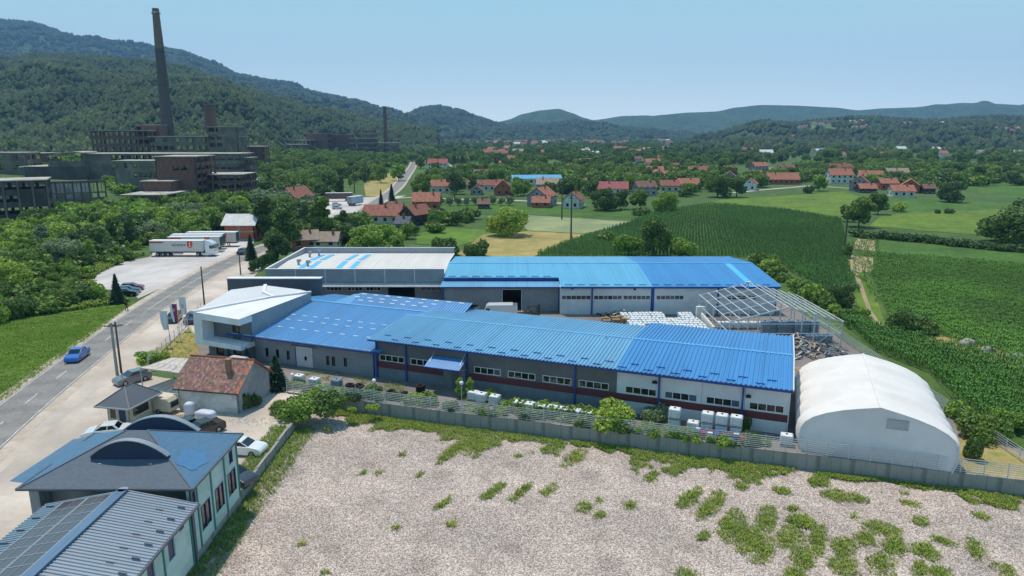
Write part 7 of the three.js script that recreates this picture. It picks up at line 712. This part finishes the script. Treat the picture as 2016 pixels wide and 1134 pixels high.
scatter(620, [[820, 335], [840, 305], [1100, 298], [1500, 302], [1560, 318], [1480, 332], [1200, 338], [1000, 332]], 7, 13, ['round', 'wide', 'tall'], [0, 1, 3, 3], 'tall tree behind the village', 'trees behind the village', 0.55);
scatter(170, [[1450, 360], [1560, 340], [1760, 340], [1860, 370], [1800, 372], [1650, 352], [1500, 370]], 5, 9, ['round', 'wide', 'bush'], [0, 1, 3, 2], 'garden tree between the right hand houses', 'right hand garden trees', 0.7);
scatter(380, [[1560, 330], [1700, 322], [1880, 330], [2120, 340], [2120, 362], [1900, 368], [1860, 378], [1800, 350], [1600, 344]], 5, 10, ['round', 'wide', 'bush'], [0, 1, 2, 3], 'bushy tree on the right side of the valley', 'right valley trees', 0.6);
const valley = [[820, 303], [840, 290], [1100, 284], [1500, 284], [2150, 288], [2150, 342], [1800, 330], [1560, 318], [1500, 300]]; scatter(1500, valley, 8, 15, ['round', 'wide', 'tall'], [0, 1, 3, 5], 'far tree in the valley woods', 'far valley trees', 0.5);
scatter(1500, [[800, 300], [830, 281], [1400, 276.5], [2200, 277.5], [2200, 290], [1500, 290], [1100, 288]], 10, 17, ['round', 'wide', 'tall'], [0, 1, 3, 5], 'far tree in the valley woods', 'far valley trees', 0.45);
scatter(420, [[-200, 330], [200, 322], [600, 300], [850, 287], [850, 282], [600, 290], [200, 300], [-200, 310]], 8, 13, ['round', 'wide'], [0, 1, 3], 'tree at the foot of the wooded hill', 'trees at the foot of the hill', 0.5);
scatter(60, [[560, 488], [700, 480], [700, 462], [560, 420], [520, 430]], 5, 9, ['round', 'tall', 'bush'], [1, 3, 0], 'tree in the grove behind the old sheds', 'grove behind the old sheds', 0.7);
scatter(26, [[700, 490], [820, 470], [960, 430], [870, 425], [820, 455], [700, 480]], 3, 6, ['round', 'bush'], [1, 3, 0], 'garden tree near the timber gable house', 'gardens of the timber house', 0.8);
const rest = flushTrees();
{ // woods too many to count: each kind of the remaining trees as copies of one tree
  for (const k of Object.keys(rest)) { const pr = protos[k][0], g = mg([pr.far, colAt(pr.trunk.clone(), () => [0.8, 0.5, 0.5])]); const m = k === 'conifer' ? M.conifer : leafMats[0]; const tones = [[1, 1, 1], [0.78, 0.85, 0.9], [1.25, 1.25, 1.2], [0.62, 0.7, 0.8], [1.5, 1.5, 1.3], [1.3, 1.15, 1.7]]; instanced('valley_woods', g, m, rest[k].map(t => { const c = tones[t.mat], b = rr(0.85, 1.15); return [t.x, t.y, t.z, t.h * t.w, t.h, t.h * t.w, t.turn, c.map(x => x * b)]; }), { round: 'round crowned trees of the valley woods', wide: 'broad crowned trees of the valley woods', tall: 'slender trees of the valley woods', bush: 'bushes of the valley thickets', conifer: 'conifers of the valley' }[k], 'woods'); } }
// ---------------------------------------------------------------- corn, grass and weeds
function plantGeo(n, h, w, lean, droop) { const p = [], c = []; for (let i = 0; i < n; i++) { const a = i * 2.4 + rr(0, 0.8), b = rr(0.75, 1.25), y0 = h * rr(0, 0.5), o = V(rr(-0.12, 0.12), y0, rr(-0.3, 0.3)), d = V(Math.cos(a), 0, Math.sin(a)), s = V(-d.z, 0, d.x), m = o.clone().addScaledVector(d, lean * 0.5).add(V(0, h * 0.4, 0)), e = o.clone().addScaledVector(d, lean).add(V(0, h * (0.5 - droop), 0)); const q = [o.clone().addScaledVector(s, -w * 0.6), o.clone().addScaledVector(s, w * 0.6), m.clone().addScaledVector(s, w), m.clone().addScaledVector(s, -w), e]; for (const k of [0, 1, 2, 0, 2, 3, 3, 2, 4]) { p.push(q[k].x, q[k].y, q[k].z); c.push(b, b, b * 0.9); } } const g = new THREE.BufferGeometry(); g.setAttribute('position', new THREE.Float32BufferAttribute(p, 3)); g.setAttribute('color', new THREE.Float32BufferAttribute(c, 3)); g.computeVertexNormals(); return norm(g); }
M.corn = std({ color: 0x5a8030, vertexColors: true, side: THREE.DoubleSide, roughness: 0.6 }); M.blade = std({ color: 0x76903a, vertexColors: true, side: THREE.DoubleSide, roughness: 0.8 });
function cornField(label, poly, ang, hgt, dens, tone, bare, rowGap = 0.85) { const P = gp(...poly), geo = plantGeo(9, hgt, 0.07, 0.5, 0.15), l = []; const ca = Math.cos(ang), sa = Math.sin(ang); let u0 = 1e9, u1 = -1e9, v0 = 1e9, v1 = -1e9; for (const [x, z] of P) { const u = x * ca + z * sa, v = -x * sa + z * ca; u0 = Math.min(u0, u); u1 = Math.max(u1, u); v0 = Math.min(v0, v); v1 = Math.max(v1, v); }
  for (let u = u0; u < u1; u += rowGap) for (let v = v0; v < v1; v += dens) { const vv = v + rr(-0.2, 0.2), uu = u + rr(-0.08, 0.08), x = uu * ca - vv * sa, z = uu * sa + vv * ca; if (!inPoly(x, z, P)) continue; if (bare && bare(x, z)) continue; const n = fbm(x / 22, z / 22, 3), b = (1 + 0.55 * n) * rr(0.8, 1.2), s = rr(0.75, 1.15) * (1 + 0.3 * n); l.push([x, 0.02, z, s, s, s, rnd() * 6.28, tone.map(k => k * b)]); }
  return instanced('corn_field', geo, M.corn, l, label, 'corn'); }
const cornA = [[1050, 506], [1110, 482], [1180, 460], [1240, 440], [1290, 420], [1400, 403], [1550, 416], [1655, 434], [1664, 470], [1660, 500], [1668, 520], [1690, 575], [1640, 590], [1600, 560], [1530, 520], [1480, 506]];
struct('corn_soil', colAt(gridPoly(gp(...cornA), 6, 0.03), patch(18, 0.3)), M.darkSoil); cornField('wide dark green corn field behind the blue roofed hall', cornA, 0.25, 1.7, 0.95, [0.8, 0.95, 0.9], (x, z) => false, 0.9);
const cornB = [[1722, 500], [1960, 519], [2150, 537], [2150, 800], [2060, 745], [1960, 700], [1880, 676], [1830, 655], [1752, 635], [1735, 590], [1716, 545]]; struct('corn_soil', colAt(gridPoly(gp(...cornB), 6, 0.03), patch(18, 0.3)), M.darkSoil); cornField('mid green corn field right of the grass track', cornB, 0.12, 1.4, 1.0, [1.15, 1.15, 0.9], (x, z) => fbm(x / 9 + 3, z / 30, 3) > 0.42);
const cornC = [[1640, 626], [1680, 634], [1740, 655], [1815, 672], [1880, 692], [1960, 714], [2120, 760], [2120, 905], [1985, 850], [1930, 822], [1880, 790], [1830, 735], [1720, 690], [1690, 660]]; struct('corn_soil', colAt(gridPoly(gp(...cornC), 6, 0.032), patch(18, 0.3)), M.darkSoil); cornField('near dark corn field behind the white tent', cornC, 0.2, 1.9, 0.75, [0.9, 1.0, 0.9], null, 0.8);
cornField('thin corn rows on the sandy patch', [[1680, 540], [1676, 475], [1730, 472], [1735, 610], [1700, 560]], 0.12, 1.0, 0.9, [1.1, 1.15, 0.9], (x, z) => rnd() < 0.3, 1.5);
// grass and weeds: clumps of blades
const tuft = plantGeo(9, 0.34, 0.022, 0.2, -0.2), weed = plantGeo(16, 0.6, 0.05, 0.34, -0.1); const green = () => { const b = rr(0.7, 1.3), y = rr(0, 0.3); return [b * (1 + y), b * (1 + 0.3 * y), b]; }, dry = () => { const b = rr(0.8, 1.3); return [1.9 * b, 1.35 * b, 1.5 * b]; };
{ const l = [], gy = (x, z) => gravY(x, z) - 0.03; const put = (x, z, s, c) => { if (inPoly(x, z, gravPts)) l.push([x, gy(x, z), z, s * rr(0.8, 1.4), s * rr(0.7, 1.2), s * rr(0.8, 1.4), rnd() * 6.28, c]); };
  // band of grass under the retaining wall, as in the photograph wider in the middle
  for (let i = 0; i < 26000; i++) { const s = rr(-3, 95), o = rnd(), w = s < 2 ? 2.6 : s < 14 ? 4.2 : s < 27 ? 6.2 : s < 34 ? 1.6 : s < 52 ? 4.4 : s < 58 ? 1.0 : 3.2, d = 0.4 + Math.pow(o, 1.1) * w * (0.8 + 1.1 * fbm(s / 2.2, 1, 3)); const p = BF(s, wallN(s) - d); if (fbm(p.x / 2.5, p.z / 2.5, 3) < -0.28 + 0.35 * o) continue; put(p.x, p.z, rr(0.35, 0.95), rnd() < 0.16 ? dry() : green()); }
  const blob = (px, py, rx, rz, n, dp = 0.12, sz = 0.9, ang = 0.5) => { rx *= 0.8; dp += 0.1; n *= 0.85; const c = G(px, py, GRAV); for (let i = 0; i < n; i++) { const a = rnd() * 6.283, r = Math.pow(rnd(), 0.75) * 1.25 * (1 + 0.35 * nz(Math.cos(a) * 1.5 + px, Math.sin(a) * 1.5 + py)), u = Math.cos(a) * r * rx, v = Math.sin(a) * r * rz; put(c.x + u * Math.cos(ang) + v * Math.sin(ang), c.z + u * Math.sin(ang) - v * Math.cos(ang), sz * rr(0.5, 1.05), rnd() < dp ? dry() : green()); } };
  for (const b of [[895, 885, 0.8, 2.4, 420, 0.35], [940, 880, 0.9, 1.6, 160, 0.6], [1130, 900, 0.9, 1.8, 220, 0.3], [975, 965, 0.5, 1.4, 120, 0.15], [1023, 970, 0.45, 1.9, 150, 0.1], [1080, 965, 0.6, 1.2, 90, 0.3], [960, 975, 0.5, 0.8, 60, 0.2], [875, 990, 0.4, 1.4, 80, 0.25], [1150, 1000, 0.7, 0.9, 90, 0.1], [1180, 1015, 0.4, 0.8, 60, 0.1], [1240, 995, 0.5, 0.7, 60, 0.2], [1280, 940, 0.6, 0.8, 70, 0.2], [1345, 985, 0.5, 1.4, 110, 0.1], [1365, 975, 0.6, 1.6, 150, 0.1], [1410, 985, 0.7, 2.2, 260, 0.15], [1440, 1035, 1.1, 2.2, 420, 0.12], [1470, 1060, 0.9, 1.8, 300, 0.12], [1385, 1005, 0.6, 1.4, 140, 0.1], [1385, 1055, 0.4, 0.8, 70, 0.05], [1510, 1020, 0.9, 2.0, 320, 0.12], [1500, 1080, 1.0, 1.8, 320, 0.2], [1575, 1025, 0.9, 0.8, 200, 0.1, 1.3], [1555, 1060, 1.1, 1.6, 280, 0.2], [1610, 1060, 0.7, 2.2, 280, 0.1], [1580, 1100, 0.8, 1.6, 220, 0.1], [1660, 1075, 0.9, 1.1, 180, 0.15], [1730, 1040, 1.4, 0.9, 240, 0.1], [1700, 1060, 0.9, 0.9, 150, 0.15], [1760, 1075, 0.7, 1.2, 170, 0.05, 1.1], [1660, 1110, 1.0, 1.5, 240, 0.25], [1735, 1110, 1.0, 1.4, 220, 0.2], [1820, 1085, 1.0, 1.0, 180, 0.1, 1.1], [1860, 1065, 0.9, 0.5, 90, 0.05], [1920, 1080, 0.6, 1.2, 120, 0.15], [1810, 1120, 0.6, 1.2, 130, 0.1], [1850, 1130, 0.8, 1.0, 130, 0.1], [1980, 1125, 0.8, 1.0, 90, 0.2], [1810, 1025, 0.6, 0.8, 80, 0.2], [1790, 990, 1.0, 0.5, 70, 0.5], [1650, 975, 1.4, 0.9, 200, 0.3], [1690, 980, 0.9, 0.6, 100, 0.15], [1540, 965, 1.0, 0.6, 120, 0.1], [1460, 955, 0.7, 0.6, 90, 0.05], [1930, 1015, 0.7, 0.6, 80, 0.2], [645, 850, 0.7, 0.5, 40, 0.4], [600, 855, 0.4, 0.4, 20, 0.8], [1565, 1130, 0.7, 0.8, 120, 0.1], [1355, 1130, 0.9, 0.5, 70, 0.05], [780, 1037, 0.3, 0.3, 22, 0.3], [890, 1030, 0.5, 0.5, 40, 0.9], [825, 935, 0.3, 0.5, 22, 0.3], [745, 930, 0.3, 0.5, 20, 0.4], [715, 930, 0.3, 0.5, 22, 0.3], [640, 1125, 0.3, 0.3, 20, 0.2], [595, 1070, 0.3, 0.3, 18, 0.9], [865, 910, 0.3, 0.4, 22, 0.2], [790, 895, 0.4, 0.6, 30, 0.3], [1180, 985, 0.3, 0.4, 20, 0.2], [1680, 1015, 0.4, 0.4, 26, 0.3], [1560, 1000, 0.5, 0.5, 50, 0.1]]) blob(...b);
  for (let i = 0; i < 1400; i++) { const z = rr(-71, -38), x = -23.1 + Math.pow(rnd(), 1.4) * 2.0; put(x, z, rr(0.6, 1.1), green()); } for (let i = 0; i < 2600; i++) { const x = rr(-22, 50), z = rr(-72, -38); if (fbm(x / 5 + 2, z / 5, 3) + 0.012 * (x - 5) * 0.6 > 0.12 + 0.35 * rnd()) put(x, z, rr(0.25, 0.6), rnd() < 0.4 ? dry() : green()); }
  instanced('gravel_weeds', tuft, M.blade, l, 'green and dry weeds growing through the gravel', 'weeds');
  const f = []; for (let i = 0; i < 1500; i++) { const z = rr(-69, -36), x = -23.6 - Math.pow(rnd(), 1.3) * 1.5; f.push([x, 0.02, z, rr(0.6, 1.1), rr(0.6, 1.1), rr(0.6, 1.1), rnd() * 6.28, green()]); } for (let i = 0; i < 600; i++) { const x = rr(-33, -24), z = rr(-72.5, -60); if (fbm(x / 2, z / 2, 3) < 0.12) continue; f.push([x, 0.02, z, 0.4, 0.35, 0.4, rnd() * 6.28, green()]); } for (let i = 0; i < 5200; i++) { const p = BF(rr(-10, 47), rr(-8, -1)); const d = wallN(DS[0] * (p.x - O0.x) + DS[1] * (p.z - O0.z)); if (fbm(p.x / 3, p.z / 3, 3) < 0) continue; f.push([p.x, 0.01, p.z, 0.7, rr(0.4, 0.9), 0.7, rnd() * 6.28, rnd() < 0.3 ? dry() : green()]); } instanced('wall_weeds', tuft, M.blade, f.filter(q => q[0] < -23.4 || inPoly(q[0], q[2], yardPts)), 'grass along the low wall and behind the fence', 'weeds');
  const h = []; const V1 = gp([-100, 700], [0, 640], [120, 618], [235, 603], [262, 596], [255, 603], [176, 664], [90, 726], [-10, 800], [-100, 860]); for (let i = 0; i < 26000; i++) { const x = rr(-100, -58), z = rr(-128, -68); if (!inPoly(x, z, V1)) continue; const n = fbm(x / 6, z / 6, 3), b = rr(0.8, 1.2) * (1 + 0.4 * n); h.push([x, 0.03, z, rr(0.7, 1.2), rr(0.6, 1.1) * (1 + n), rr(0.7, 1.2), rnd() * 6.28, [1.05 * b, 1.12 * b, 0.7 * b]]); } instanced('meadow_grass', tuft, M.blade, h, 'tall bright grass of the meadow left of the road', 'grass');
  const v = []; const lawn = gp([165 + 110, 706], [300, 690], [340, 672], [372, 644], [384, 660], [392, 690], [380, 712], [330, 726], [280, 735]); for (let i = 0; i < 2600; i++) { const x = rr(-58, -38), z = rr(-112, -80); if (!inPoly(x, z, lawn)) continue; v.push([x, 0.05, z, 0.8, rr(0.4, 0.7), 0.8, rnd() * 6.28, rnd() < 0.5 ? dry() : green()]); } struct('flag_lawn', colAt(gridPoly(lawn, 2, 0.035), patch(4, 0.4)), M.dryGrass, 'half dry lawn under the flagpoles', 'lawn'); instanced('lawn_grass', tuft, M.blade, v, 'half dry grass under the flagpoles', 'grass');
  const bnk = []; const sl = gp([-80, 560], [100, 530], [170, 515], [290, 500], [240, 516], [175, 550], [215, 590], [265, 592], [150, 612], [60, 628], [-80, 650]); for (let i = 0; i < 22000; i++) { const x = rr(-150, -68), z = rr(-185, -118); if (!inPoly(x, z, sl)) continue; const s = rr(0.9, 1.7); bnk.push([x, 0, z, s, s * 0.9, s, rnd() * 6.28, green()]); } instanced('bank_weeds', weed, M.blade, bnk, 'tall weeds on the bank between rail track and truck lot', 'weeds');
}
console.log('trees', treeSpecs.length);
renderer.render(scene, camera);
